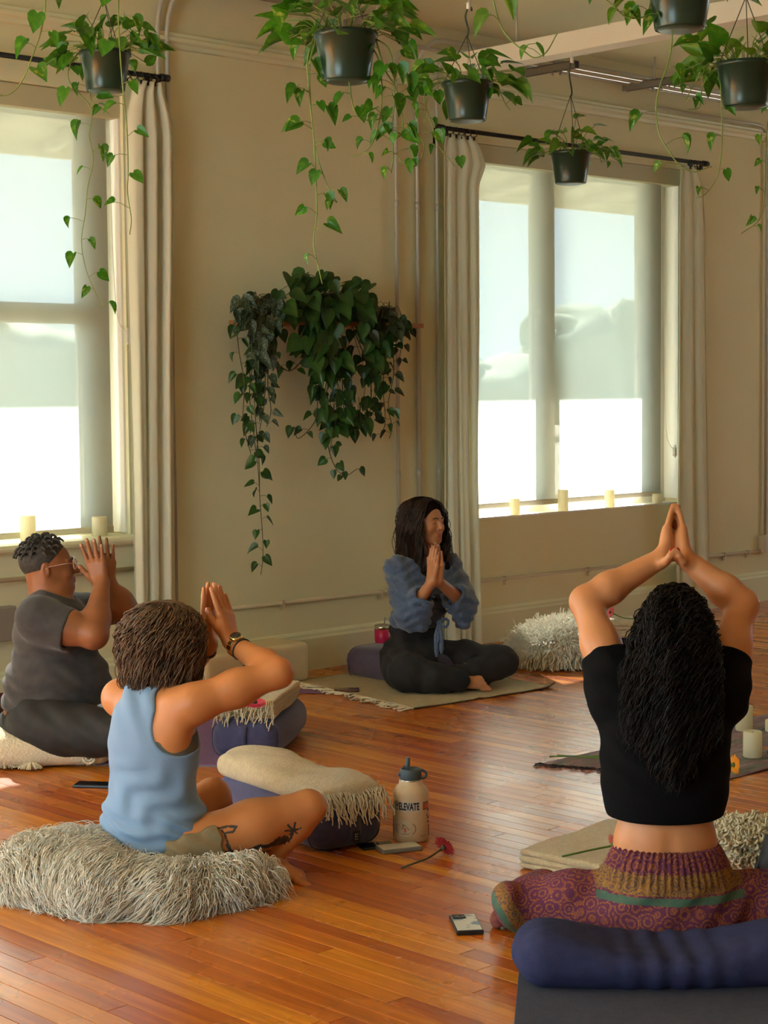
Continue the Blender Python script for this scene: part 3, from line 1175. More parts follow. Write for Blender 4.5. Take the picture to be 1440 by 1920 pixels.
    band_hi, band_lo = J(1250, 1640, -0.08)[2], J(1250, 1690, -0.08)[2]
    ztop = J(1250, 1606, -0.08)[2]
    p.cut(HS((0, 0, ztop), u), 0.006)
    zfold = lambda P: np.clip((P[:, 2] - band_lo - 0.01) * 30, 0, 1)
    p.disp = lambda P: (0.004 * np.sin(np.arctan2((P - pel) @ CR, (P - pel) @ CF) * 46) * zfold(P)
                        + 0.0035 * np.sin((P @ CR) * 55 + (P @ CF) * 30 + 4 * np.sin(P[:, 2] * 22)) * (1 - zfold(P)))
    pant = pattern_mat('purple_paisley', (0.085, 0.012, 0.030), (0.30, 0.085, 0.016), (0.115, 0.014, 0.070))
    gold = pattern_mat('gold_border', (0.24, 0.10, 0.014), (0.07, 0.035, 0.045), (0.28, 0.125, 0.016), 64)
    teal = mat('teal_trim', (0.035, 0.095, 0.065), 0.8, col2=(0.06, 0.11, 0.06), nscale=60)
    slab = BX(np.array([pel[0], pel[1], (band_hi + band_lo) / 2 + 0.004]), (0.192, 0.3, (band_hi - band_lo) / 2 - 0.008), A, rr=0.001)
    tealb = BX(np.array([pel[0], pel[1], band_lo - 0.003]), (0.192, 0.3, 0.009), A, rr=0.001)
    ca = unit(s * 0.80 - u * 0.42)
    cg = BX(J(955, 1700, 0.06), (0.018, 0.4, 0.4), [unit(-s * 0.86 - u * 0.5), f, unit(u * 0.86 - s * 0.5)], 0.001)
    ct = BX(J(940, 1712, 0.06), (0.010, 0.4, 0.4), [unit(-s * 0.86 - u * 0.5), f, unit(u * 0.86 - s * 0.5)], 0.001)
    sdf_obj('patterned_pants', p, 0.0045, [pant, gold, teal, gold, teal], R, regions=[(slab, 0), (tealb, 0), (G().u(cg, 0).cut(HS(J(1010, 1700), s), 0), 0), (G().u(ct, 0).cut(HS(J(1010, 1700), s), 0), 0)])
    # maroon lining edge spilling on the floor beside the knee
    m = G()
    q0 = fl(935, 1738)
    m.u(EL(q0 + CR * 0.03 + u * 0.018, (0.055, 0.05, 0.016), A), 0.01)
    m.u(EL(q0 - CR * 0.005 + u * 0.022, (0.020, 0.03, 0.020), A), 0.01)
    m.disp = lambda P: 0.004 * np.sin((P @ CR) * 160)
    sdf_obj('pants_lining', m, 0.004, mat('maroon_cloth', (0.13, 0.022, 0.022), 0.85, col2=(0.22, 0.06, 0.03), nscale=60), R)
    # --- long black curls down the back
    mass = G()
    mass.u(EL(hd + u * 0.018 - f * 0.012, (0.086, 0.106, 0.098), A), 0.03)
    chain(mass, [J(1262, 1225, 0.02), J(1255, 1300, -0.035), J(1252, 1380, -0.055), J(1258, 1425, -0.06)], [0.080, 0.066, 0.050, 0.020], 0.05)
    for q in (-1, 1):
        chain(mass, [J(1264 + q * 34, 1215, 0.05), J(1256 + q * 44, 1300, -0.02), J(1254 + q * 38, 1370, -0.045)], [0.048, 0.042, 0.028], 0.04)
    mass.disp = lambda P: 0.006 * np.sin(P[:, 2] * 75 + 3 * np.sin((P @ CR) * 40)) * np.sin((P @ CR) * 95 + P[:, 2] * 12)
    ho = sdf_obj('hair', mass, 0.005, mat('black_hair_under', (0.004, 0.003, 0.0025), 1.0, spec=0.05), R)
    n = 3600
    th = RNG.uniform(-PI, PI, n)
    ph = RNG.uniform(0.05, 1.3, n)
    dirs = np.stack([np.sin(ph) * np.cos(th), np.sin(ph) * np.sin(th), np.cos(ph)], 1) @ np.array(A)
    back = ((dirs @ f) < 0.12) | (((dirs @ f) < 0.6) & (np.abs(dirs @ s) < 0.55) & ((dirs @ u) > 0.5))
    dirs = dirs[back]
    n = len(dirs)
    S = hd + u * 0.014 + dirs * np.array([0.090])
    lat = dirs @ s
    v = RNG.random(n)
    ex = np.clip(1256 + lat * 72 + RNG.normal(0, 22, n), 1164, 1348)
    ey = 1482 - np.abs(ex - 1262) * 0.75 - v ** 1.3 * 240 + RNG.normal(0, 8, n)
    ey = np.where(np.abs(ex - 1260) > 45, np.clip(ey, 1300 + RNG.uniform(0, 50, n), 1415 + RNG.uniform(-30, 20, n)), ey)
    E_ = np.array([J(x, y, -0.125 + 0.05 * abs(x - 1255) / 70 + RNG.uniform(-0.015, 0.02)) for x, y in zip(ex, ey)])
    B1 = S + dirs * 0.022 - u * 0.035 - s * (lat * 0.012)[:, None] - f * (0.10 * np.clip((dirs @ f) + 0.3, 0, 1))[:, None] + u * (0.07 * np.clip((dirs @ f) + 0.3, 0, 1))[:, None]
    B2 = E_ + u * 0.15 + s * (lat * 0.012)[:, None] - f * 0.03
    P = curls(bez(S, B1, B2, E_, 26), 0.0098, 5.0)
    geo = strands(P, np.linspace(0.0022, 0.0009, 26)[None])
    O('curls', geo, BLACKHAIR, ho)
    # loose flyaway strands and a hoop earring
    ex = RNG.uniform(1178, 1194, 24)
    S2 = np.array([J(1216 if x < 1250 else 1316, RNG.uniform(1160, 1230), 0.05) for x in ex])
    E2 = np.array([J(x, RNG.uniform(1280, 1420), -0.05) for x in ex])
    P = curls(bez(S2, S2 + (E2 - S2) * 0.3 + s * np.sign(ex - 1255)[:, None] * 0.015, E2 + u * 0.06, E2, 26), 0.007, 5)
    O('curls', strands(P, np.linspace(0.0011, 0.0005, 26)[None]), BLACKHAIR, ho)
    ea = MB()
    c = J(1349, 1212, 0.06)
    ea.tube([c + (s * math.cos(a) + u * math.sin(a)) * 0.012 for a in np.linspace(0, 2 * PI, 17)], 0.0012, 6)
    O('earring', ea.geo, mat('gold_metal', (0.8, 0.55, 0.2), 0.25, 1.0), R)


def pattern_mat(name, base, motif, base2, sc=50):
    m = bpy.data.materials.new(name)
    m.use_nodes = True
    nt = m.node_tree
    b = nt.nodes['Principled BSDF']
    b.inputs['Roughness'].default_value = 0.85
    tc = nt.nodes.new('ShaderNodeTexCoord')
    vo = nt.nodes.new('ShaderNodeTexVoronoi')
    vo.inputs['Scale'].default_value = sc * 0.55
    nt.links.new(tc.outputs['Object'], vo.inputs['Vector'])
    # petals: rings around each cell centre broken up by a second, finer cell pattern
    w = nt.nodes.new('ShaderNodeMath')
    w.operation = 'SINE'
    mu = nt.nodes.new('ShaderNodeMath')
    mu.operation = 'MULTIPLY'
    mu.inputs[1].default_value = 24.0
    nt.links.new(vo.outputs['Distance'], mu.inputs[0])
    nt.links.new(mu.outputs[0], w.inputs[0])
    v2 = nt.nodes.new('ShaderNodeTexVoronoi')
    v2.feature = 'DISTANCE_TO_EDGE'
    v2.inputs['Scale'].default_value = sc * 3.2
    nt.links.new(tc.outputs['Object'], v2.inputs['Vector'])
    r1 = nt.nodes.new('ShaderNodeMapRange')
    r1.inputs['From Min'].default_value = -0.2
    r1.inputs['From Max'].default_value = 0.35
    nt.links.new(w.outputs[0], r1.inputs['Value'])
    r2 = nt.nodes.new('ShaderNodeMapRange')
    r2.inputs['From Min'].default_value = 0.05
    r2.inputs['From Max'].default_value = 0.11
    nt.links.new(v2.outputs['Distance'], r2.inputs['Value'])
    ml = nt.nodes.new('ShaderNodeMath')
    ml.operation = 'MULTIPLY'
    nt.links.new(r1.outputs[0], ml.inputs[0])
    nt.links.new(r2.outputs[0], ml.inputs[1])
    nz = nt.nodes.new('ShaderNodeTexNoise')
    nz.inputs['Scale'].default_value = 5
    nt.links.new(tc.outputs['Object'], nz.inputs['Vector'])
    mb = nt.nodes.new('ShaderNodeMix')
    mb.data_type = 'RGBA'
    mb.inputs['A'].default_value = (*base, 1)
    mb.inputs['B'].default_value = (*base2, 1)
    nt.links.new(nz.outputs['Fac'], mb.inputs['Factor'])
    mx = nt.nodes.new('ShaderNodeMix')
    mx.data_type = 'RGBA'
    nt.links.new(ml.outputs[0], mx.inputs['Factor'])
    nt.links.new(mb.outputs['Result'], mx.inputs['A'])
    mx.inputs['B'].default_value = (*motif, 1)
    nt.links.new(mx.outputs['Result'], b.inputs['Base Color'])
    return m


# ------------------------------------------------------------------ woman in blue tank top (back view, arm out to the side)
def build_woman_blue():
    d0 = 5.25

    def J(x, y, dd=0.0):
        return at(x, y, d0 + dd)
    base = fl(300, 1655)
    R = person_root('person in light blue tank top and khaki shorts with palms together before the face', base)
    u = Zup
    f = unit(CF * 0.80 + CR * 0.60)
    s = np.cross(f, u)
    A = [s, f, u]
    pel, wai, che, nk = J(298, 1605, 0.04), J(287, 1500, 0.02), J(288, 1390, 0.0), J(299, 1300, 0.02)
    hd = J(306, 1200, 0.05)
    shl, shr = J(226, 1308, 0.11), J(368, 1318, -0.09)
    elr, wrr = J(522, 1262, -0.05), J(437, 1207, 0.11)
    ell, wrl = J(318, 1300, 0.34), J(392, 1210, 0.17)
    b = G()
    b.u(EL(pel, (0.165, 0.125, 0.11), A), 0.03)
    b.u(EL(wai, (0.132, 0.095, 0.14), A), 0.06)
    b.u(EL(che, (0.147, 0.100, 0.16), A), 0.05)
    b.u(RC(shl, shr, 0.048), 0.05)
    b.u(RC(nk - u * 0.02, hd - u * 0.05, 0.058, 0.05), 0.04)
    # shoulder blade
    b.u(EL(J(325, 1352, -0.10), (0.045, 0.03, 0.07), A), 0.05)
    hg, HL, HA, lip = head_group(hd, unit(f + CR * 0.2), u, 0.97)
    b.u(hg, 0.02)
    chain(b, [shr, shr + (elr - shr) * 0.5, elr], [0.055, 0.050, 0.041], 0.04)
    chain(b, [elr, elr + (wrr - elr) * 0.3, wrr], [0.041, 0.042, 0.026], 0.025)
    chain(b, [shl, shl + (ell - shl) * 0.5, ell], [0.052, 0.048, 0.040], 0.035)
    chain(b, [ell, ell + (wrl - ell) * 0.3, wrl], [0.040, 0.041, 0.026], 0.025)
    nails = []
    tipR, tipL = J(408, 1098, 0.13), J(392, 1100, 0.16)
    hn = unit(-CR * 0.85 + CF * 0.45)
    b.u(hand(wrr, tipR - wrr, hn, unit(-CF - CR * 0.6), 0.97, curl=(0.02, 0.02, 0.02), spread=0.06, thumb=0.45, nails=nails), 0.018)
    b.u(hand(wrl, tipL - wrl, -hn, unit(-CF - CR * 0.6), 0.97, curl=(0.02, 0.02, 0.02), spread=0.05, thumb=0.35, nails=nails), 0.018)
    # legs: right thigh out to the right, left knee beyond the torso
    hr, hl = J(348, 1596, -0.04), J(265, 1600, 0.12)
    kr, kl = J(578, 1514, 0.06), J(398, 1494, 0.34)
    ar, al = J(512, 1604, 0.05), J(440, 1585, 0.42)
    chain(b, [hr, hr + (kr - hr) * 0.55, kr], [0.092, 0.076, 0.052], 0.04)
    chain(b, [kr, kr + (ar - kr) * 0.35, ar], [0.050, 0.048, 0.032], 0.02)
    chain(b, [hl, kl], [0.088, 0.058], 0.04)
    chain(b, [kl, al], [0.054, 0.036], 0.02)
    foot(b, ar, J(584, 1628, 0.02) - ar, u, 1, 0.92)
    # thigh tattoos: a figure, a long line drawing and a floral sprig
    T = G()
    k = 0.0

    def ink(pts, r):
        for (x0, y0), (x1, y1) in zip(pts[:-1], pts[1:]):
            T.u(RC(J(x0, y0, -0.03), J(x1, y1, -0.03), r), 0)
    ink([(412, 1545), (430, 1542), (446, 1543), (440, 1552), (424, 1553), (418, 1548)], 0.0030)
    ink([(424, 1553), (430, 1570), (436, 1585), (446, 1592)], 0.0030)
    ink([(404, 1572), (412, 1584), (428, 1592), (446, 1598), (462, 1596), (478, 1588)], 0.0085)
    ink([(410, 1590), (424, 1600), (440, 1608)], 0.0065)
    ink([(470, 1590), (488, 1582), (502, 1586), (520, 1578), (538, 1580)], 0.0065)
    ink([(540, 1585), (548, 1568), (552, 1550)], 0.0028)
    for a in range(6):
        ink([(549, 1562), (549 + 14 * math.cos(a), 1558 + 12 * math.sin(a))], 0.003)
    ink([(430, 1575), (440, 1600), (448, 1612)], 0.005)
    ink([(470, 1596), (486, 1602), (505, 1598)], 0.004)
    for a in range(5):
        ink([(512 + 5 * a, 1588), (518 + 5 * a, 1574 - 3 * (a % 2))], 0.0035)

    class Stroke:           # column along the view-independent horizontal axis CF
        c, r = T.c, 9.0

        def ev(s_, P, cb=None, R_=0):
            Q = np.stack([P @ CR, P[:, 2]], 1)
            d = np.full(len(P), 1.0)
            for op in T.ops:
                a, bb = op[1].a, op[1].b
                a2, b2 = np.array([a @ CR, a[2]]), np.array([bb @ CR, bb[2]])
                ab = b2 - a2
                h = np.clip(((Q - a2) @ ab) / (ab @ ab + 1e-9), 0, 1)
                d = np.minimum(d, np.linalg.norm(Q - a2 - h[:, None] * ab, axis=1) - op[1].ra)
            return np.where((P @ CF) < (hr + (kr - hr) * 0.5) @ CF + 0.03, d, 1.0)
    sdf_obj('body', b, 0.0035, [SKIN_B, INK], R, regions=[(Stroke(), 0.0)])
    nail_objs(nails, NAILPINK, R)
    # --- tank top, scooped at both shoulder blades
    def torso(o):
        t = G()
        t.u(EL(che, (0.147 + o, 0.100 + o, 0.16 + o), A), 0.05)
        t.u(EL(wai, (0.138 + o, 0.102 + o, 0.14), A), 0.06)
        t.u(EL(J(290, 1560, 0.03), (0.166 + o, 0.138 + o, 0.13), A), 0.06)
        return t
    t = torso(0.011)
    t.u(RC(J(262, 1330, -0.03), J(262, 1290, 0.02), 0.045, 0.040), 0.04)
    t.u(RC(J(300, 1330, -0.05), J(312, 1292, -0.03), 0.045, 0.040), 0.04)
    t.sub(EL(J(340, 1352, -0.10), (0.066, 0.12, 0.100), A), 0.008)
    t.sub(EL(J(352, 1300, -0.06), (0.072, 0.12, 0.090), A), 0.008)
    t.sub(EL(J(196, 1335, 0.06), (0.060, 0.16, 0.115), A), 0.008)
    t.sub(EL(J(290, 1262, 0.02), (0.060, 0.2, 0.040), A), 0.008)
    t.cut(HS(J(298, 1592, -0.05), -u), 0.006)
    hz = J(298, 1592, -0.05)[2]
    def folds(P):
        x, z = P @ CR, P[:, 2] - hz
        low = np.clip(1 - np.abs(z - 0.045) / 0.10, 0, 1)
        mid = np.clip(1 - np.abs(z - 0.16) / 0.14, 0, 1)
        top = np.clip((z - 0.27) * 6, 0, 1)
        return (0.0052 * np.sin(z * 150 + x * 34 + 2.2 * np.sin(x * 31 + z * 20)) * low + 0.0050 * np.sin(z * 62 - x * 48 + 1.8 * np.sin(x * 26 + z * 33)) * mid
                + 0.0030 * np.sin(x * 95 + z * 36) * top)
    t.disp = folds
    sdf_obj('tank_top', t, 0.0042, mat('sky_blue_jersey', (0.175, 0.275, 0.42), 0.8, bump=0.08, bscale=160, sheen=0.2), R)
    br = torso(0.005)
    br.cut(HS(J(340, 1380, -0.08), unit(u - CR * 0.10)), 0.003)
    br.cut(HS(J(340, 1470, -0.08), -u), 0.003)
    sdf_obj('sports_bra', br, 0.005, mat('grey_elastic', (0.10, 0.09, 0.07), 0.8), R)
    sh = G()
    sh.u(EL(pel - u * 0.01, (0.172, 0.135, 0.115), A), 0.03)
    chain(sh, [hr, hr + (kr - hr) * 0.30], [0.104, 0.094], 0.05)
    chain(sh, [hl, hl + (kl - hl) * 0.25], [0.100, 0.09], 0.05)
    sh.cut(HS(hr + (kr - hr) * 0.26, kr - hr), 0.004)
    sh.cut(HS(J(300, 1570, -0.05), unit(u - CR * 0.25)), 0.004)
    sh.disp = lambda P: 0.0035 * np.sin((P @ CR) * 70 + P[:, 2] * 55 + 2 * np.sin(P[:, 2] * 40))
    sdf_obj('shorts', sh, 0.0045, mat('khaki_cotton', (0.24, 0.17, 0.085), 0.85, bump=0.15, bscale=120), R)
    # --- wavy brown bob
    m = G()
    m.u(EL(hd + u * 0.012 - f * 0.006, (0.088, 0.100, 0.097), A), 0.03)
    for x, y, dd, r in ((266, 1208, 0.05, 0.042), (295, 1215, -0.025, 0.050), (330, 1215, -0.01, 0.048), (350, 1212, 0.05, 0.036)):
        m.u(RC(J(x, 1190, dd), J(x - 2, y + 32, dd - 0.01), r, r * 0.85), 0.04)
        ho = sdf_obj('hair', m, 0.005, mat('brown_hair_under', (0.05, 0.026, 0.013), 1.0, spec=0.05), R)
    n = 3200
    th = RNG.uniform(-PI, PI, n)
    ph = RNG.uniform(0.0, 1.45, n)
    dirs = np.stack([np.sin(ph) * np.cos(th), np.sin(ph) * np.sin(th), np.cos(ph)], 1) @ np.array(A)
    dirs = dirs[(dirs @ f) < 0.5]
    n = len(dirs)
    S = hd + u * 0.016 + dirs * 0.095
    hz_ = dirs - u * (dirs @ u)[:, None]
    hz_ /= np.linalg.norm(hz_, axis=1, keepdims=True) + 1e-6
    L_ = RNG.random(n)
    E_ = hd + hz_ * np.array([0.098]) * RNG.uniform(0.90, 1.20, n)[:, None] - u * (0.050 + 0.095 * L_)[:, None] - f * 0.01
    B1 = S + dirs * 0.03 + hz_ * 0.03
    B2 = E_ + hz_ * 0.026 + u * 0.075
    P = curls(bez(S, B1, B2, E_, 18), 0.0095, 2.1)
    O('hair_strands', strands(P, np.linspace(0.0024, 0.0011, 18)[None]), BROWNHAIR, ho)
    # --- watch and bracelets
    wd = unit(wrr - elr)
    w0 = wrr - wd * 0.022
    gold = mat('gold_metal', (0.8, 0.55, 0.2), 0.25, 1.0)
    P1, P2 = unit(np.cross(wd, u)), None
    P2 = np.cross(wd, P1)
    wt = thing('wristwatch', 'gold link wristwatch with dark round face on the wrist of the person in light blue', 'watch', w0)
    for k in range(14):
        a = 2 * PI * k / 14
        o = P1 * math.cos(a) + P2 * math.sin(a)
        mb = MB().obox(w0 + o * 0.0315, wd, np.cross(wd, o), o, 0.009, 0.0062, 0.0022)
        bevel(O('watch_link', mb.geo, gold, wt, smooth=False), 0.001)
    o = unit(u * 0.6 - CF * 0.8 + CR * 0.3)
    o = unit(o - wd * (o @ wd))
    ax = (unit(np.cross(o, wd)), wd, o)
    O('watch_case', MB().lathe(w0 + o * 0.030, [(0.019, 0), (0.0205, 0.004), (0.019, 0.009), (0.017, 0.0105)], 28, ax=ax).geo, gold, wt)
    O('watch_face', MB().lathe(w0 + o * 0.030, [(0.0168, 0.0095), (0.0165, 0.0112)], 28, ax=ax).geo, mat('watch_dial', (0.03, 0.03, 0.028), 0.15), wt)
    bl = MB()
    w1 = wrr - wd * 0.045
    bl.tube([w1 + (P1 * math.cos(a) + P2 * math.sin(a)) * 0.0325 for a in np.linspace(0, 2 * PI, 25)], 0.0024, 6)
    tag(O('bracelet', bl.geo, mat('black_rubber', (0.012, 0.012, 0.012), 0.5)), 'thin black band worn just below the gold wristwatch', 'bracelet')
    wd2 = unit(wrl - ell)
    Q1 = unit(np.cross(wd2, u))
    Q2 = np.cross(wd2, Q1)
    br_ = thing('bracelet', 'brown beaded bracelet on the other wrist of the person in light blue', 'bracelet', wrl - wd2 * 0.02)
    for k in range(20):
        a = 2 * PI * k / 20
        c = wrl - wd2 * 0.02 + (Q1 * math.cos(a) + Q2 * math.sin(a)) * 0.0315
        O('bead', icoblob(c, (0.0052,) * 3, 1, 1, 0.0), mat('brown_bead', (0.16, 0.08, 0.04), 0.3, rnd=0.5), br_)


# ------------------------------------------------------------------ person in charcoal tee and glasses (profile)
def build_man():
    d0 = 7.10

    def J(x, y, dd=0.0):
        return at(x, y, d0 + dd)
    base = fl(95, 1420)
    R = person_root('person in charcoal T-shirt and clear glasses raising both hands before the face', base)
    u = Zup
    f = unit(CR * 0.97 + CF * 0.15)
    s = np.cross(f, u)          # towards the camera
    A = [s, f, u]
    pel, bel, che, nk = J(92, 1350, 0.03), J(108, 1275, 0.02), J(103, 1190, 0.02), J(96, 1122, 0.0)
    hd = J(90, 1062, 0.0)
    shr, shl = J(72, 1160, -0.18), J(118, 1150, 0.20)
    elr, wrr = J(176, 1190, -0.22), J(191, 1098, -0.07)
    ell, wrl = J(232, 1143, 0.06), J(203, 1096, 0.00)
    b = G()
    b.u(EL(pel, (0.20, 0.19, 0.12), A), 0.03)
    b.u(EL(bel, (0.195, 0.195, 0.15), A), 0.06)
    b.u(EL(che, (0.185, 0.150, 0.16), A), 0.06)
    b.u(RC(shr, shl, 0.062), 0.06)
    b.u(RC(nk - u * 0.03, hd - u * 0.055 - f * 0.015, 0.078, 0.070), 0.05)
    ff = unit(f + u * 0.10)
    hg, HL, HA, lip = head_group(hd, ff, u, 1.0, jaw=1.18, nose=1.15, lips=1.25)
    b.u(hg, 0.025)
    b.u(EL(HL(0, 0.035, -0.092), (0.05, 0.05, 0.028), HA), 0.03)
    chain(b, [shr, shr + (elr - shr) * 0.5, elr], [0.074, 0.066, 0.054], 0.04)
    chain(b, [elr, elr + (wrr - elr) * 0.32, wrr], [0.054, 0.054, 0.031], 0.025)
    chain(b, [shl, shl + (ell - shl) * 0.5, ell], [0.074, 0.066, 0.054], 0.04)
    chain(b, [ell, ell + (wrl - ell) * 0.32, wrl], [0.054, 0.054, 0.031], 0.025)
    tipR, tipL = J(168, 1012, -0.05), J(193, 1014, 0.03)
    nails = []
    b.u(hand(wrr, tipR - wrr, unit(CF + CR * 0.15), -CR, 1.0, curl=(0.03, 0.05, 0.05), spread=0.13, thumb=0.75, nails=nails), 0.02)
    b.u(hand(wrl, tipL - wrl, unit(-CF + CR * 0.3), -CR, 1.0, curl=(0.03, 0.05, 0.05), spread=0.10, thumb=0.6), 0.02)
    kn = [J(235, 1378, -0.26), J(255, 1372, 0.30)]
    hips = [J(75, 1362, -0.13), J(80, 1360, 0.16)]
    for h_, k_ in zip(hips, kn):
        chain(b, [h_, k_], [0.11, 0.07], 0.04)
    sdf_obj('body', b, 0.0042, [SKIN_M, LIP_M], R, regions=[(lip, 0.0015)])
    nail_objs(nails, mat('natural_nail', (0.55, 0.28, 0.18), 0.3), R)
    brow_lash(HL, HA, 1.0, TWISTHAIR, R)
    # --- charcoal T-shirt
    t = G()
    t.u(EL(che, (0.205, 0.168, 0.165), A), 0.06)
    t.u(EL(bel, (0.212, 0.212, 0.155), A), 0.06)
    t.u(EL(pel + u * 0.045, (0.210, 0.195, 0.10), A), 0.06)
    t.u(RC(shr, shl, 0.078), 0.06)
    t.u(RC(nk - u * 0.05, nk - u * 0.005, 0.105, 0.088), 0.03)
    t.sub(RC(nk + u * 0.02 + f * 0.02, nk + u * 0.10 + f * 0.02, 0.078, 0.09), 0.006)
    t.cut(HS(J(100, 1338, -0.2), -u + f * 0.02), 0.006)
    for sh, el in ((shr, elr), (shl, ell)):
        e = sh + (el - sh) * 0.62
        sl = G()
        sl.u(RC(sh, e - u * 0.010, 0.088, 0.084), 0.04)
        sl.sub(RC(sh + (el - sh) * 0.50 - u * 0.008, el - u * 0.008, 0.073), 0.004)
        sl.cut(HS(sh + (el - sh) * 0.58, unit(el - sh)), 0.003)
        t.u(sl, 0.035)
    t.disp = lambda P: 0.0050 * np.sin(P[:, 2] * 88 + 2.4 * np.sin((P @ CR) * 21) + (P @ CR) * 26) * np.clip(1 - np.abs(P[:, 2] - bel[2]) / 0.26, 0.15, 1)
    build_tee(t, R, shr, elr, che, bel, A)
    p = G()
    p.u(EL(pel - u * 0.015, (0.215, 0.205, 0.120), A), 0.03)
    for h_, k_ in zip(hips, kn):
        chain(p, [h_, k_], [0.125, 0.085], 0.05)
    p.disp = lambda P: 0.003 * np.sin((P @ CR) * 50 + P[:, 2] * 70)
    sdf_obj('trousers', p, 0.006, mat('black_leggings', (0.018, 0.016, 0.015), 0.75, bump=0.1, bscale=90), R)
    # --- hair: faded sides under short rope twists
    cap = G()
    cap.u(EL(HL(0, -0.016, 0.032), np.array([0.0785, 0.098, 0.0855]), HA), 0.02)
    cap.cut(HS(HL(0, 0.058, 0.03), unit(HA[1] * 0.9 - HA[2] * 0.35)), 0.004)
    cap.cut(HS(HL(0, 0.02, -0.035), unit(-HA[2] + HA[1] * 0.55)), 0.004)
    ho = sdf_obj('hair', cap, 0.004, TWISTHAIR, R)
    k = 0
    rr_ = random.Random(5)
    for ring, cnt in ((0.05, 5), (0.35, 11), (0.65, 17), (0.95, 20), (1.2, 16)):
        for j in range(cnt):
            a = 2 * PI * j / cnt + ring * 3
            dl = np.array([math.sin(ring) * math.cos(a), math.sin(ring) * math.sin(a), math.cos(ring)])
            if dl[1] > 0.60:
                continue
            p0 = HL(dl[0] * 0.080, -0.014 + dl[1] * 0.098, 0.034 + dl[2] * 0.084)
            nrm = unit(HA[0] * dl[0] + HA[1] * dl[1] + HA[2] * dl[2])
            fall = unit(nrm * 0.35 - HA[2] * 0.55 * (0.4 + ring) + HA[1] * (0.5 if dl[1] > 0 else -0.45) + HA[0] * 0.3 * dl[0])
            L = 0.022 + 0.012 * rr_.random()
            pts = [p0 - nrm * 0.004, p0 + nrm * 0.010 + fall * 0.006, p0 + nrm * 0.012 + fall * L * 0.6, p0 + nrm * 0.006 + fall * L]
            sp = spline(pts, 4)
            rad = [0.0062 + 0.0012 * math.sin(i * 2.2) - 0.0025 * (i / len(sp)) for i in range(len(sp))]
            O('twist', MB().tube(sp, rad, 6).geo, TWISTHAIR, ho)
    # --- clear-framed glasses
    gl = thing('glasses', 'clear pink-framed eyeglasses worn by the person in charcoal T-shirt', 'glasses', HL(0, 0.11, 0))
    fm = mat('clear_pink_frame', (0.62, 0.36, 0.31), 0.2)
    lens = bpy.data.materials.new('spectacle_lens')
    lens.use_nodes = True
    lb = lens.node_tree.nodes['Principled BSDF']
    lb.inputs['Alpha'].default_value = 0.22
    lb.inputs['Roughness'].default_value = 0.05
    for q in (-1, 1):
        pts = [HL(q * (0.034 + 0.026 * math.copysign(abs(math.cos(a)) ** 0.7, math.cos(a))), 0.112 - 0.010 * (0.5 + 0.5 * math.cos(a)), 0.000 + 0.021 * math.copysign(abs(math.sin(a)) ** 0.7, math.sin(a))) for a in np.linspace(0, 2 * PI, 25)]
        O('rim', MB().tube(pts, 0.0021, 6).geo, fm, gl)
        c = np.mean(pts[:-1], 0)
        v = [c] + pts[:-1]
        O('lens', (v, [(0, i + 1, (i + 1) % 24 + 1) for i in range(24)]), lens, gl)
        O('temple', MB().tube([HL(q * 0.061, 0.102, 0.008), HL(q * 0.074, 0.06, 0.008), HL(q * 0.080, 0.0, 0.004), HL(q * 0.080, -0.022, -0.014)], 0.0019, 6).geo, fm, gl)
    O('bridge', MB().tube([HL(-0.010, 0.114, 0.004), HL(0, 0.119, 0.008), HL(0.010, 0.114, 0.004)], 0.0019, 6).geo, fm, gl)


def build_tee(t, R, shr, elr, che, bel, A):
    sdf_obj('t_shirt', t, 0.0055, mat('charcoal_jersey', (0.036, 0.033, 0.034), 0.9, col2=(0.050, 0.046, 0.047), nscale=30, bump=0.12, bscale=140, sheen=0.2), R)


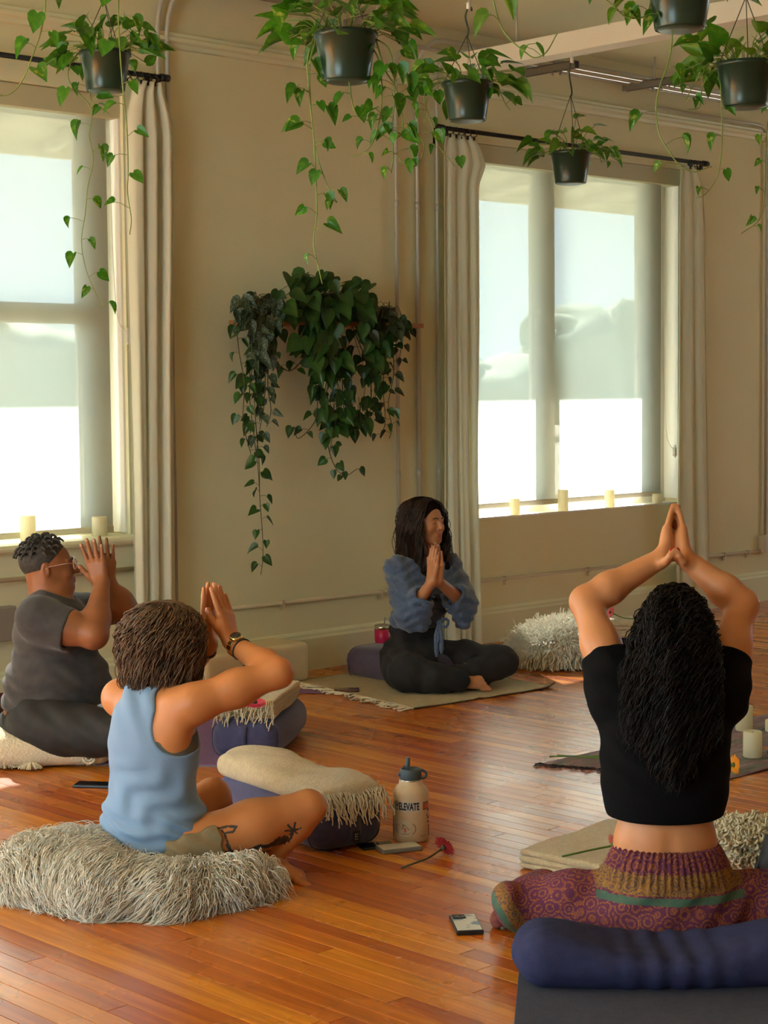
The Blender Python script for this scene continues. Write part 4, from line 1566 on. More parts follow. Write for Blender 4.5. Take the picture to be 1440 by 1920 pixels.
# ------------------------------------------------------------------ teacher in denim-blue tie blouse (three-quarter view)
def build_teacher():
    d0 = 8.80

    def J(x, y, dd=0.0):
        return at(x, y, d0 + dd)
    base = fl(790, 1288)
    R = person_root('person with long dark hair in slate blue tie blouse, palms pressed at the chest', base)
    u = Zup
    f = unit(CR * 0.60 - CF * 0.80)
    s = np.cross(f, u)
    A = [s, f, u]
    pel, wai, che, nk = J(772, 1240, 0.05), J(780, 1175, 0.02), J(790, 1100, 0.0), J(797, 1046, 0.0)
    hd = J(797, 978, -0.01)
    shr, shl = J(745, 1068, -0.09), J(842, 1062, 0.10)
    elr, wrr = J(768, 1152, -0.17), J(809, 1092, -0.27)
    ell, wrl = J(868, 1130, -0.04), J(822, 1090, -0.25)
    b = G()
    b.u(EL(pel, (0.145, 0.105, 0.10), A), 0.03)
    b.u(EL(wai, (0.112, 0.078, 0.12), A), 0.06)
    b.u(EL(che, (0.142, 0.10, 0.15), A), 0.05)
    b.u(RC(shr, shl, 0.045), 0.05)
    b.u(RC(nk - u * 0.03, hd - u * 0.06, 0.052, 0.046), 0.04)
    hf = unit(CR * 0.74 - CF * 0.68 + u * 0.02)
    hg, HL, HA, lip = head_group(hd, hf, u, 0.97)
    b.u(hg, 0.02)
    chain(b, [shr, elr, wrr], [0.045, 0.037, 0.024], 0.03)
    chain(b, [shl, ell, wrl], [0.045, 0.037, 0.024], 0.03)
    nails = []
    tr, tl = J(816, 1022, -0.29), J(821, 1022, -0.27)
    b.u(hand(wrr, tr - wrr, -s, -f, 0.95, curl=(0.02, 0.02, 0.02), spread=0.0, thumb=0.35, nails=nails), 0.016)
    b.u(hand(wrl, tl - wrl, s, -f, 0.95, curl=(0.02, 0.02, 0.02), spread=0.0, thumb=0.35, nails=nails), 0.016)
    hr, hl = J(752, 1248, -0.04), J(800, 1240, 0.10)
    kr, kl = J(766, 1262, -0.30), J(940, 1240, -0.08)
    ar, al = J(866, 1276, -0.30), J(842, 1268, -0.22)
    chain(b, [hr, kr, ar], [0.06, 0.05, 0.034], 0.03)
    chain(b, [hl, kl, al], [0.06, 0.05, 0.035], 0.03)
    foot(b, ar, J(936, 1277, -0.30) - ar, unit(u * 0.5 - CF), 1, 0.92)
    sdf_obj('body', b, 0.0042, [SKIN_L, LIP_L], R, regions=[(lip, 0.001)])
    nail_objs(nails, NAILDARK, R)
    brow_lash(HL, HA, 0.97, DARKHAIR, R)
    # --- gauzy tie blouse with bell sleeves
    t = G()
    t.u(EL(che, (0.163, 0.118, 0.155), A), 0.05)
    t.u(EL(J(782, 1160, 0.0), (0.150, 0.112, 0.080), A), 0.06)
    t.u(RC(shr, shl, 0.058), 0.05)
    # open V neck down the front
    vn = G()
    vn.u(RC(nk + f * 0.10 + u * 0.04, che + f * 0.15 - u * 0.06, 0.055, 0.018), 0.01)
    t.sub(vn, 0.006)
    t.cut(HS(J(782, 1180, 0), unit(-u + f * 0.15)), 0.006)
    chain(t, [shr, shr + (elr - shr) * 0.55, elr], [0.062, 0.070, 0.078], 0.04)
    chain(t, [shl, shl + (ell - shl) * 0.55, ell], [0.060, 0.066, 0.076], 0.04)
    for el, wr, hang, hem in ((elr, wrr, J(790, 1168, -0.18), 0.66), (ell, wrl, J(868, 1164, -0.06), 0.42)):
        e = el + (wr - el) * hem
        dv = unit(wr - el)
        bell = G()
        bell.u(RC(el, e, 0.070, 0.060), 0.03)
        bell.u(RC(el - u * 0.02, hang, 0.055, 0.036), 0.04)
        bell.u(RC(e - u * 0.03, hang, 0.040, 0.036), 0.04)
        bell.sub(RC(e - dv * 0.03 - u * 0.015, wr + dv * 0.03 - u * 0.01, 0.045, 0.055), 0.006)
        bell.cut(HS(e, dv), 0.004)
        t.u(bell, 0.02)
    t.disp = lambda P: 0.0035 * np.sin(P[:, 2] * 130 + 3 * np.sin((P @ CR) * 30)) + 0.003 * np.sin((P @ CR) * 90 + P[:, 2] * 30)
    bm_ = mat('slate_blue_gauze', (0.060, 0.090, 0.165), 0.9, col2=(0.090, 0.125, 0.205), nscale=45, bump=0.3, bscale=90, sheen=0.3)
    to = sdf_obj('blouse', t, 0.0048, bm_, R)
    kn = MB()
    k0 = J(824, 1168, -0.16)
    kn.add(*icoblob(k0, (0.016, 0.014, 0.015), 3, 2, 0.1))
    for dx, yy in ((-6, 1232), (3, 1226), (-2, 1205)):
        kn.tube(spline([k0, J(824 + dx, 1190, -0.20), J(825 + dx, yy, -0.21)], 5), [0.009] * 5 + [0.011] * 5 + [0.006], 6)
    kn.tube(spline([k0, J(836, 1176, -0.18), J(840, 1163, -0.15), J(828, 1160, -0.15)], 4), 0.007, 6)
    O('tie', kn.geo, bm_, to)
    # bandeau under the blouse
    bd = G()
    bd.u(EL(che - u * 0.02, (0.148, 0.112, 0.13), A), 0.03)
    bd.cut(HS(J(812, 1104, -0.1), u), 0.004).cut(HS(J(812, 1170, -0.1), -u), 0.004)
    sdf_obj('bandeau', bd, 0.006, mat('black_cotton', (0.014, 0.013, 0.014), 0.85), R)
    # --- black wide pants
    p = G()
    p.u(EL(J(772, 1225, 0.04), (0.165, 0.135, 0.11), A), 0.03)
    p.u(EL(J(776, 1178, 0.02), (0.140, 0.110, 0.06), A), 0.04)
    chain(p, [hr, hr + (kr - hr) * 0.5, kr], [0.105, 0.098, 0.082], 0.05)
    chain(p, [kr, J(815, 1272, -0.32), J(862, 1276, -0.31)], [0.082, 0.068, 0.052], 0.05)
    chain(p, [hl, hl + (kl - hl) * 0.5, kl], [0.105, 0.096, 0.074], 0.05)
    chain(p, [kl, J(900, 1262, -0.16), al], [0.070, 0.060, 0.05], 0.05)
    p.u(EL(J(780, 1235, -0.10), (0.10, 0.12, 0.07), A), 0.05)
    p.cut(HS(J(776, 1158, 0), u), 0.006)
    p.cut(HS((0, 0, 0.012), -u), 0.006)
    p.disp = lambda P: 0.0035 * np.sin((P @ CR) * 60 + P[:, 2] * 50 + 2 * np.sin(P[:, 2] * 35))
    sdf_obj('pants', p, 0.006, mat('black_linen', (0.014, 0.013, 0.014), 0.9, bump=0.15, bscale=80), R)
    # --- long dark hair parted in the middle
    m = G()
    m.u(EL(HL(0, -0.022, 0.034), np.array([0.088, 0.102, 0.092]), HA), 0.03)
    m.sub(EL(HL(0, 0.092, -0.035), np.array([0.055, 0.06, 0.088]), HA), 0.02)
    for q in (-1, 1):
        chain(m, [HL(q * 0.070, -0.01, 0.01), HL(q * 0.082, -0.01, -0.08), HL(q * 0.086, 0.012, -0.16), HL(q * 0.070, 0.055, -0.25), HL(q * 0.066, 0.075, -0.30)], [0.030, 0.036, 0.036, 0.030, 0.014], 0.03)
        chain(m, [HL(q * 0.04, -0.07, 0.0), HL(q * 0.05, -0.085, -0.10), HL(q * 0.06, -0.07, -0.20)], [0.045, 0.045, 0.025], 0.03)
    ho = sdf_obj('hair', m, 0.0055, mat('dark_hair_under', (0.012, 0.006, 0.004), 1.0, spec=0.05), R)
    n = 1100
    side = np.sign(RNG.random(n) - 0.5)
    yy = RNG.uniform(-0.10, 0.055, n)
    S = np.array([HL(q * 0.006, y, 0.124 - 0.4 * max(0, abs(y + 0.02) - 0.04)) for q, y in zip(side, yy)])
    fr = (yy + 0.10) / 0.155
    E_ = np.array([HL(q * (0.075 + 0.03 * RNG.random()), -0.085 + 0.15 * t_ + 0.02 * RNG.normal(), -0.16 - 0.15 * RNG.random() ** 0.6 * (0.45 + 0.55 * t_)) for q, t_ in zip(side, fr)])
    B1 = np.array([HL(q * 0.112, y, 0.105) for q, y in zip(side, yy)])
    B2 = E_ + u * 0.14 + HA[0] * (side * 0.022)[:, None] - HA[1] * 0.01
    P = curls(bez(S, B1, B2, E_, 20), 0.0095, 2.6)
    O('hair_strands', strands(P, np.linspace(0.0026, 0.0012, 20)[None]), DARKHAIR, ho)


build_woman_black()
build_woman_blue()
build_man()
build_teacher()
# ================================================================== FIXTURES ON THE WALL AND CEILING
STEEL = mat('galvanised_conduit', (0.50, 0.48, 0.40), 0.5, 0.3)
PAINTED = mat('painted_conduit', (0.60, 0.50, 0.34), 0.5)
BLACKM = mat('black_metal', (0.016, 0.013, 0.012), 0.4, 0.3)
CURT = mat('cream_curtain', (0.87, 0.86, 0.70), 0.85, bump=0.06, bscale=200, transl=0.30)


def straps(m, pts, ax, r):
    for p in pts:
        m.obox(p, ax[0], ax[1], ax[2], 0.010, r + 0.003, r + 0.004)


def conduit(label, paths, r, coup=(), name='conduit', m=None, strap=()):
    pts = paths
    root = thing(name, label, 'pipe', pts[0])
    O('pipe', MB().tube(pts, r, 10).geo, m or STEEL, root)
    for c, d in coup:
        O('coupling', MB().tube([np.asarray(c) - np.asarray(d) * 0.02, np.asarray(c) + np.asarray(d) * 0.02], r * 1.3, 10).geo, m or STEEL, root)
    for c in strap:
        mb = MB().obox(np.asarray(c), (1, 0, 0), (0, 1, 0), (0, 0, 1), 0.009, r + 0.002, r + 0.003)
        mb.obox(np.asarray(c) + np.array([0, r * 0.6, -r - 0.014]), (1, 0, 0), (0, 1, 0), (0, 0, 1), 0.009, 0.002, 0.014)
        O('strap', mb.geo, m or STEEL, root, smooth=False)
    return root


def elbow_up(x, y, z0, z1, xr, yr, zr, rad=0.12):
    """vertical run turning along the wall under the ceiling"""
    pts = [(x, y, z0), (x, y, z1)]
    for a in np.linspace(0.15, PI / 2, 7):
        pts.append((x + rad * (1 - math.cos(a)), y + (yr - y) * (1 - math.cos(a)), z1 + (zr - z1) * math.sin(a)))
    pts.append((xr, yr, zr))
    return pts


for i, (x, yr, zr) in enumerate(((6.734, -0.055, 3.30), (6.896, -0.10, 3.345), (7.049, -0.15, 3.30))):
    lb = ('steel conduit nearest the wall plants, running up to the ceiling', 'middle of the three steel conduits beside the curtain', 'steel conduit closest to the curtain of the wide window')[i]
    conduit(lb, elbow_up(x, -0.022, 0.21, 3.16, 14.5, yr, zr), 0.0135 if i == 1 else 0.0105,
            [((x, -0.022, 2.455), (0, 0, 1)), ((x, -0.022, 1.0), (0, 0, 1)), ((x, -0.022, 3.14), (0, 0, 1))])
for i, x in enumerate((5.157, 5.212)):
    conduit(('steel conduit behind the beige curtain, the one by the window', 'steel conduit behind the beige curtain, the one by bare wall')[i],
            elbow_up(x, -0.028, 0.21, 3.14, 6.30, -0.06 - 0.05 * i, 3.40, 0.10), 0.0125, [((x, -0.028, 3.10), (0, 0, 1))])
conduit('thin conduit along the wall just above the baseboard', [(5.25, -0.014, 0.372), (10.19, -0.014, 0.345)], 0.0105, m=PAINTED,
        strap=[(x, -0.014, 0.372 - (x - 5.25) * 0.00547) for x in (5.9, 6.6, 7.6, 8.35, 9.75, 10.02)])
conduit('thin conduit under the double-hung window sill', [(2.2, -0.030, 0.617), (5.10, -0.030, 0.617)], 0.0115, m=PAINTED, strap=[(4.80, -0.03, 0.617), (3.6, -0.03, 0.617)])
bx = thing('junction_box', 'small grey junction box low on the wall beyond the wide window', 'electrical box', (10.205, -0.03, 0.33))
bevel(O('box', MB().box((10.16, -0.052, 0.333), (10.25, 0, 0.452)).geo, PAINTED, bx, smooth=False), 0.004)
O('cover_plate', MB().box((10.165, -0.056, 0.338), (10.245, -0.052, 0.447)).geo, STEEL, bx, smooth=False)
pts = [(8.95, -0.05, 3.19), (10.06, -0.05, 3.19)]
pts += [(10.06 + 0.12 * math.sin(a), -0.05 + 0.03 * math.sin(a), 3.19 - 0.12 * (1 - math.cos(a))) for a in np.linspace(0.2, PI / 2, 6)]
pts += [(10.18, -0.02, 0.452)]
pts = [(p[0] + (0.03 if i > 1 else 0), p[1], p[2]) for i, p in enumerate(pts)]
conduit('thin conduit dropping down the wall to the small junction box', pts, 0.0095)
bx = thing('junction_box', 'grey outlet box on the wall behind the person in charcoal', 'electrical box', (4.2, -0.03, 0.34))
bevel(O('box', MB().box((4.06, -0.055, 0.345), (4.30, 0, 0.50)).geo, mat('grey_box_paint', (0.28, 0.25, 0.21), 0.5), bx, smooth=False), 0.005)
O('cover_plate', MB().box((4.065, -0.060, 0.35), (4.295, -0.055, 0.495)).geo, MATS['grey_box_paint'], bx, smooth=False)

for i, (x, y, lb) in enumerate(((755, 24, 'steel strut bracket on the ceiling above the wall plants'), (1086, 121, 'steel strut bracket behind the white beam'), (1274, 150, 'steel strut bracket near the far curtain'))):
    e = wl(x, y, -0.42)
    st = thing('strut_bracket', lb, 'bracket', (e[0], -0.2, e[2]), 'ceiling strut brackets')
    X, Z = e[0] - 0.02, e[2]
    m = MB().box((X - 0.021, -0.42, Z - 0.02), (X - 0.017, -0.02, Z + 0.021)).box((X + 0.017, -0.42, Z - 0.02), (X + 0.021, -0.02, Z + 0.021)).box((X - 0.021, -0.42, Z + 0.017), (X + 0.021, -0.02, Z + 0.021))
    O('channel', m.geo, mat('strut_steel', (0.30, 0.28, 0.24), 0.4, 0.5), st, smooth=False)
    O('end_cap', MB().box((X - 0.016, -0.419, Z - 0.018), (X + 0.016, -0.412, Z + 0.016)).geo, mat('dark_slot', (0.03, 0.028, 0.025), 0.7), st, smooth=False)
    for yy in (-0.36, -0.30, -0.24):
        O('clamp_bolt', MB().lathe((X, yy, Z - 0.046), [(0.009, 0), (0.009, 0.012), (0.005, 0.013), (0.005, 0.030)], 6).geo, STEEL, st)
    if CEIL_Z - Z > 0.03:
        O('hanger_rod', MB().tube([(X, -0.25, Z + 0.02), (X, -0.25, CEIL_Z)], 0.005, 8).geo, STEEL, st)

bm_ = thing('beam', 'white beam hung below the ceiling at right angles to the window wall', 'beam', (6.83, -4, 3.095))
bevel(O('beam_body', MB().box((6.78, -10.4, 3.10), (6.90, -0.345, 3.20)).geo, mat('white_beam_paint', (0.80, 0.73, 0.58), 0.5), bm_, smooth=False), 0.004)
for y in (-0.8, -2.6, -4.4, -6.2, -8.0):
    O('hanger_rod', MB().tube([(6.84, y, 3.20), (6.84, y, CEIL_Z)], 0.006, 8).geo, STEEL, bm_)


# ---- curtain rods
def rod(x0, x1, z, ends, rings, lab, brk):
    r = thing('curtain_rod', lab, 'curtain rod', ((x0 + x1) / 2, -0.09, z))
    O('pole', MB().tube([(x0, -0.09, z), (x1, -0.09, z)], 0.0125, 12).geo, BLACKM, r)
    for e, d in ends:
        O('finial', MB().tube([(e - 0.0 * d, -0.09, z), (e + 0.05 * d, -0.09, z)], 0.0175, 14).geo, BLACKM, r)
    for b in brk:
        mb = MB().box((b - 0.008, -0.098, z - 0.04), (b + 0.008, -0.082, z)).box((b - 0.006, -0.09, z - 0.04), (b + 0.006, 0, z - 0.03)).box((b - 0.014, -0.006, z - 0.075), (b + 0.014, 0, z + 0.01))
        O('bracket', mb.geo, BLACKM, r, smooth=False)
    for x in rings:
        mb = MB().tube([(x + 0.006 * math.sin(2 * a), -0.09 + 0.020 * math.cos(a), z - 0.008 + 0.020 * math.sin(a)) for a in np.linspace(0, 2 * PI, 17)], 0.0024, 6)
        O('ring', mb.geo, BLACKM, r)
        mb = MB().box((x - 0.004, -0.094, z - 0.046), (x + 0.004, -0.086, z - 0.026))
        O('ring_clip', mb.geo, BLACKM, r, smooth=False)


zl, zr = wl(315, 147, -0.09)[2], (wl(820, 238, -0.09)[2] + wl(1328, 308, -0.09)[2]) / 2
xl1 = wl(300, 147, -0.09)[0]
xr0, xr1 = wl(832, 238, -0.09)[0], wl(1318, 308, -0.09)[0]
rod(2.6, xl1, zl, [(xl1, 1)], [xl1 - q for q in (0.03, 0.07, 0.11, 0.15, 0.19)], 'black curtain rod over the double-hung window', [xl1 - 0.01, 3.0])
rod(xr0, xr1, zr, [(xr0, -1), (xr1, 1)], [xr0 + q for q in (0.05, 0.10, 0.14, 0.19, 0.24)] + [xr1 - q for q in (0.03, 0.06, 0.09, 0.13)], 'long black curtain rod over the wide two-light window', [xr0 + 0.02, xr1 - 0.02])


def curtain(edges, ztop, zbot, nf, amp, lab, seed):
    """edges: list of (z, xleft, xright)"""
    rs = np.random.default_rng(seed)
    E_ = sorted(edges)
    zs = np.linspace(zbot, ztop, 60)
    xl = np.interp(zs, [e[0] for e in E_], [e[1] for e in E_])
    xr = np.interp(zs, [e[0] for e in E_], [e[2] for e in E_])
    n = 90
    u = np.linspace(0, 1, n)
    ph = rs.random(4) * 6.28
    P = np.zeros((60, n, 3))
    for i, z in enumerate(zs):
        t = (z - zbot) / (ztop - zbot)
        uu = u + 0.018 * np.sin(2 * PI * u * 2 + ph[0] + 2.2 * t) + 0.010 * np.sin(2 * PI * 3 * u + ph[3])
        fold = np.sin(2 * PI * nf * uu + ph[1]) + 0.35 * np.sin(2 * PI * nf * 2.3 * u + ph[2] + t * 2) * (1 - 0.5 * t)
        a = amp * (0.75 + 0.3 * math.sin(3 * t + ph[2])) * (1.0 if t < 0.93 else 0.75)
        P[i, :, 0] = xl[i] + (xr[i] - xl[i]) * u + 0.25 * a * np.cos(2 * PI * nf * uu + ph[1])
        P[i, :, 1] = -0.085 + a * fold * 0.75
        P[i, :, 2] = z
    P[..., 1] = np.minimum(P[..., 1], -0.032)
    m = MB().grid(P)
    r = thing('curtain', lab, 'curtain', (float(np.mean(P[0, :, 0])), -0.085, zbot))
    o = O('panel', m.geo, CURT, r)
    sd = o.modifiers.new('thickness', 'SOLIDIFY')
    sd.thickness = 0.002
    Q = P[:2].copy()
    Q[:, :, 1] -= 0.002
    Q[1, :, 2] = Q[0, :, 2] + 0.05
    O('hem', MB().grid(Q).geo, CURT, r)
    return r


def E3(rows):
    out = []
    for y, a, b in rows:
        A, B = wl(a, y, -0.085), wl(b, y, -0.085)
        out.append(((A[2] + B[2]) / 2, A[0], B[0]))
    return out


curtain(E3([(155, 262, 306), (175, 252, 312), (225, 242, 331), (400, 243, 332), (700, 250, 328), (1110, 256, 332), (1290, 258, 336)]), zl - 0.028, 0.012, 3.2, 0.036, 'beige linen curtain beside the double-hung window', 3)
curtain(E3([(252, 836, 888), (275, 832, 905), (305, 831, 913), (345, 831, 901), (600, 832, 903), (900, 834, 900), (1190, 836, 905)]), zr - 0.028, 0.012, 3.3, 0.036, 'cream curtain gathered at the rod end next to the steel conduits', 8)
curtain(E3([(316, 1278, 1308), (345, 1274, 1320), (420, 1272, 1324), (700, 1270, 1328), (900, 1267, 1332), (1146, 1264, 1338)]), zr - 0.028, 0.012, 2.6, 0.034, 'cream curtain past the wide window with the shade cord beside it', 15)

# ---- candles
WAX = mat('ivory_wax', (0.86, 0.80, 0.58), 0.45, transl=0.5)


def candle(p, r, h, lab, grp):
    c = thing('pillar_candle', lab, 'candle', p, grp)
    e = 0.004
    O('wax', MB().lathe(p, [(r - e, 0), (r, e), (r, h - e), (r - e, h), (r - 0.012, h - 0.001), (r - 0.016, h - 0.010), (0.004, h - 0.012)], 28).geo, WAX, c)
    O('wick', MB().tube([(p[0], p[1], p[2] + h - 0.012), (p[0] + .001, p[1], p[2] + h - 0.002)], 0.0012, 6).geo, BLACKM, c)


for x, h, r, lb in ((52, 0.118, 0.036, 'taller ivory pillar candle on the double-hung window sill'), (186, 0.092, 0.036, 'shorter ivory pillar candle on the double-hung window sill')):
    P = wl(x, 990, 0.005)
    candle((P[0], 0.003, 0.782), r, h, lb, 'candles on the window sills')
for x, h, r, lb in ((962, 0.095, 0.031, 'ivory pillar candle on the wide sill nearest the gathered curtain'), (1053, 0.128, 0.031, 'tallest ivory pillar candle on the wide window sill'),
                    (1140, 0.108, 0.031, 'mid-height ivory pillar candle on the wide sill, beside the shortest'), (1229, 0.062, 0.031, 'shortest ivory pillar candle on the wide window sill')):
    P = wl(x, 935, 0.02)
    candle((P[0], 0.008, 0.722), r, h, lb, 'candles on the window sills')

# ================================================================== FLOOR THINGS
PURPLE = mat('purple_canvas', (0.045, 0.045, 0.115), 0.9, col2=(0.056, 0.056, 0.138), nscale=30, bump=0.15, bscale=160, sheen=0.25)
NAVYB = mat('navy_purple_canvas', (0.028, 0.030, 0.080), 0.95, col2=(0.036, 0.038, 0.096), nscale=30, bump=0.15, bscale=160, spec=0.2)
PURPLE2 = mat('plum_canvas', (0.060, 0.042, 0.085), 0.85, col2=(0.075, 0.052, 0.10), nscale=30, bump=0.15, bscale=160, sheen=0.25)
OATMEAL = mat('oatmeal_blanket', (0.52, 0.40, 0.235), 0.95, col2=(0.60, 0.475, 0.29), nscale=70, bump=0.5, bscale=220, sheen=0.2)
FRINGE = mat('cream_fringe', (0.66, 0.555, 0.385), 0.9)
TAGM = mat('woven_tag', (0.012, 0.012, 0.014), 0.7)
TAGW = mat('tag_thread', (0.5, 0.5, 0.55), 0.7)


def bolster(c, ax, L, lab, m=PURPLE, w=0.135, h=0.076, dent=0.0, dx=0.0, tagend=-1, handle=True):
    """c: centre on the floor, ax: horizontal long axis"""
    c = np.array([c[0], c[1], 0.0])
    ax = unit(np.array([ax[0], ax[1], 0]))
    sx = np.cross(Zup, ax)
    r = thing('bolster', lab, 'bolster', c, 'yoga bolsters')
    g = G()
    g.u(BX(c + Zup * (h + 0.001), (L / 2, w, h), [ax, sx, Zup], 0.066), 0.01)
    g.u(EL(c + Zup * h, (L / 2 + 0.004, w + 0.010, h + 0.004), [ax, sx, Zup]), 0.05)
    cz = c

    def disp(P):
        q = P - cz
        a, b = q @ ax, q @ sx
        d = np.zeros(len(P))
        if dent:
            d = d + 0.003 * np.sin(a * 95) * np.exp(-((a - dx) / 0.14) ** 2)
        e = np.clip((np.abs(a) - L / 2 + 0.035) / 0.03, 0, 1)
        return d + 0.0015 * np.sin(np.arctan2(q[:, 2] - h, b) * 24) * e * (1 - e) * 4
    g.disp = disp
    if dent:
        g.sub(EL(c + ax * dx + Zup * 0.215, (0.30, 0.32, 0.135), [ax, sx, Zup]), 0.05)
    g.cut(HS((0, 0, 0.0015), -Zup), 0.006)
    sdf_obj('cover', g, 0.006, m, r)
    e = c + ax * tagend * (L / 2 + 0.004) + Zup * h
    # end seam ring
    pts = [c + ax * tagend * (L / 2 - 0.050) + sx * (w + 0.0015) * math.copysign(abs(math.cos(t)) ** 0.55, math.cos(t)) + Zup * (h + (h + 0.0018) * math.copysign(abs(math.sin(t)) ** 0.55, math.sin(t))) for t in np.linspace(0, 2 * PI, 41)]
    pts = [np.array([p[0], p[1], max(p[2], 0.003)]) for p in pts]
    if not dent:
        O('seam', MB().tube(pts, 0.0022, 5).geo, m, r)
    if handle:
        o = ax * tagend
        hp = spline([e + Zup * 0.060 - o * 0.006, e + Zup * 0.030 + o * 0.014, e - Zup * 0.010 + o * 0.016, e - Zup * 0.050 + o * 0.002], 5)
        mb = MB()
        P = np.zeros((len(hp), 2, 3))
        for i, q in enumerate(hp):
            P[i, 0], P[i, 1] = q - sx * 0.018, q + sx * 0.018
        so = O('handle', mb.grid(P).geo, m, r)
        so.modifiers.new('t', 'SOLIDIFY').thickness = 0.004
        tg = e - Zup * 0.028 + o * 0.0165
        tm = O('tag', MB().obox(tg, sx, o, Zup, 0.013, 0.001, 0.018).geo, TAGM, r, smooth=False)
        g2 = MB()
        for q in ((-0.006, 0.008, 0.007, 0.008), (-0.006, 0.0, 0.005, 0.0), (-0.006, -0.008, 0.007, -0.008), (0.005, -0.004, 0.005, 0.009)):
            g2.tube([tg + sx * q[0] + Zup * q[1] + o * 0.0015, tg + sx * q[2] + Zup * q[3] + o * 0.0015], 0.0010, 4)
        O('stitching', g2.geo, TAGW, tm)
    return r


def fringe(parent, p0, p1, out, n, L, r=0.0022, m=FRINGE, droop=0.5, jit=0.6, zmin=0.003):
    p0, p1, out = np.asarray(p0, float), np.asarray(p1, float), unit(out)
    al = unit(p1 - p0)
    t = (np.arange(n) + RNG.uniform(-0.3, 0.3, n)) / max(n - 1, 1)
    t = np.clip(t, 0, 1)
    S = p0 + (p1 - p0) * t[:, None]
    LL = L * RNG.uniform(0.75, 1.25, n)
    D = out + al * RNG.normal(0, 0.35 * jit, n)[:, None] + Zup * RNG.normal(0, 0.10, n)[:, None]
    B1 = S + D * (LL * 0.4)[:, None] + Zup * 0.004
    E_ = S + D * (LL * 0.8)[:, None] - Zup * (LL * droop)[:, None] + al * (RNG.normal(0, 0.3 * jit, n) * LL)[:, None]
    B2 = (B1 + E_) / 2 + Zup * 0.006 + al * (RNG.normal(0, 0.25 * jit, n) * LL)[:, None]
    P = bez(S, B1, B2, E_, 8)
    P = curls(P, 0.0022, 2.0)
    P[..., 2] = np.maximum(P[..., 2], zmin)
    o = O('fringe', strands(P, np.linspace(r * 1.15, r * 0.8, 8)[None], 4), m, parent)
    o['kind'] = 'stuff'
    return o


def slab(name, c, ax, hx, hy, layers, th, m, parent, z0, seed=0, round_=0.9, sag=0.0, taper=0.0):
    """folded cloth: stacked soft layers, each its own part"""
    c = np.asarray(c, float)
    ax = unit(np.array([ax[0], ax[1], 0]))
    sx = np.cross(Zup, ax)
    rs = np.random.default_rng(seed)
    for i in range(layers):
        g = G()
        z = z0 + th * (i + 0.5)
        g.u(BX(np.array([c[0], c[1], z]) + ax * rs.uniform(-0.004, 0.004) + sx * rs.uniform(-0.004, 0.004), (hx - 0.004 * i * taper, hy, th * 0.52), [ax, sx, Zup], th * 0.48), 0.0)
        a0 = rs.random(3) * 6
        g.disp = lambda P, a0=a0: 0.0022 * np.sin((P @ ax) * 22 + a0[0]) * np.sin((P @ sx) * 19 + a0[1])
        sdf_obj(name, g, 0.0055, m, parent, pad=0.03)


# ---- yoga mats
def ymat(corner, ux, uy, lx, ly, th, m, lab, under=None):
    r = thing('yoga_mat', lab, 'yoga mat', (corner[0] + ux[0] * lx / 2 + uy[0] * ly / 2, corner[1] + ux[1] * lx / 2 + uy[1] * ly / 2, 0))
    ux, uy = unit([ux[0], ux[1], 0]), unit([uy[0], uy[1], 0])
    c = np.array([corner[0], corner[1], 0]) + ux * lx / 2 + uy * ly / 2
    if under is not None:
        O('underlayer', MB().obox(c + Zup * th * 0.25, ux, uy, Zup, lx / 2 + 0.006, ly / 2 + 0.006, th * 0.24).geo, under, r, smooth=False)
    bevel(O('surface', MB().obox(c + Zup * th * 0.75, ux, uy, Zup, lx / 2, ly / 2, th * 0.25).geo, m, r, smooth=False), 0.001)


p0, p1 = fl(975, 1800), fl(964, 1920)
dd = unit(p1 - p0)
ymat(p0 - dd * 0.10, np.cross(Zup, dd), dd, 0.64, 1.45, 0.006, mat('charcoal_mat', (0.036, 0.040, 0.064), 0.85, col2=(0.046, 0.05, 0.076), nscale=50, bump=0.2, bscale=300), 'dark grey yoga mat under the bolster of the person in black')
q0, q1 = fl(432, 1438), fl(578, 1275)
dd = unit(q1 - q0)
ymat(q0, np.cross(Zup, dd), dd, 1.05, 0.95, 0.008, mat('lilac_mat', (0.20, 0.095, 0.22), 0.75, col2=(0.23, 0.11, 0.25), nscale=60), 'lilac yoga mat under the cream cushion', mat('grey_mat_base', (0.20, 0.19, 0.19), 0.8))

q2 = fl(512, 1302)
ymat(q2, CR, CF, 0.30, 0.38, 0.006, MATS['lilac_mat'], 'end of a lilac yoga mat lying by the fringed rug')

# ---- bolsters with their blankets
bc = at(1232, 1800, 4.385)
bolster((bc[0], bc[1]), CR, 0.69, 'dark blue bolster dented under the person in black crop top', m=NAVYB, dent=1.0, dx=0.03, handle=False, w=0.122, h=0.066)
e0 = (fl(400, 1425) + fl(510, 1428)) / 2
a1 = unit(np.array([0.80, 0.60, 0]))
bolster((e0 + a1 * 0.325)[:2], a1, 0.64, 'purple bolster on the lilac mat carrying a folded blanket with pink flower')
B1C = e0 + a1 * 0.30
bl = thing('folded_blanket', 'folded oatmeal blanket with white fringe and pink flower on top', 'blanket', (B1C[0], B1C[1], 0.155), 'folded blankets')
slab('fold', B1C, a1, 0.235, 0.120, 4, 0.019, OATMEAL, bl, 0.158, 5)
sx1 = np.cross(Zup, a1)
for zz, nn in ((0.226, 26), (0.190, 20), (0.172, 16)):
    fringe(bl, B1C - a1 * 0.235 + sx1 * 0.115 + Zup * zz, B1C - a1 * 0.235 - sx1 * 0.115 + Zup * zz, -a1, nn, 0.050, 0.0026, droop=0.75)

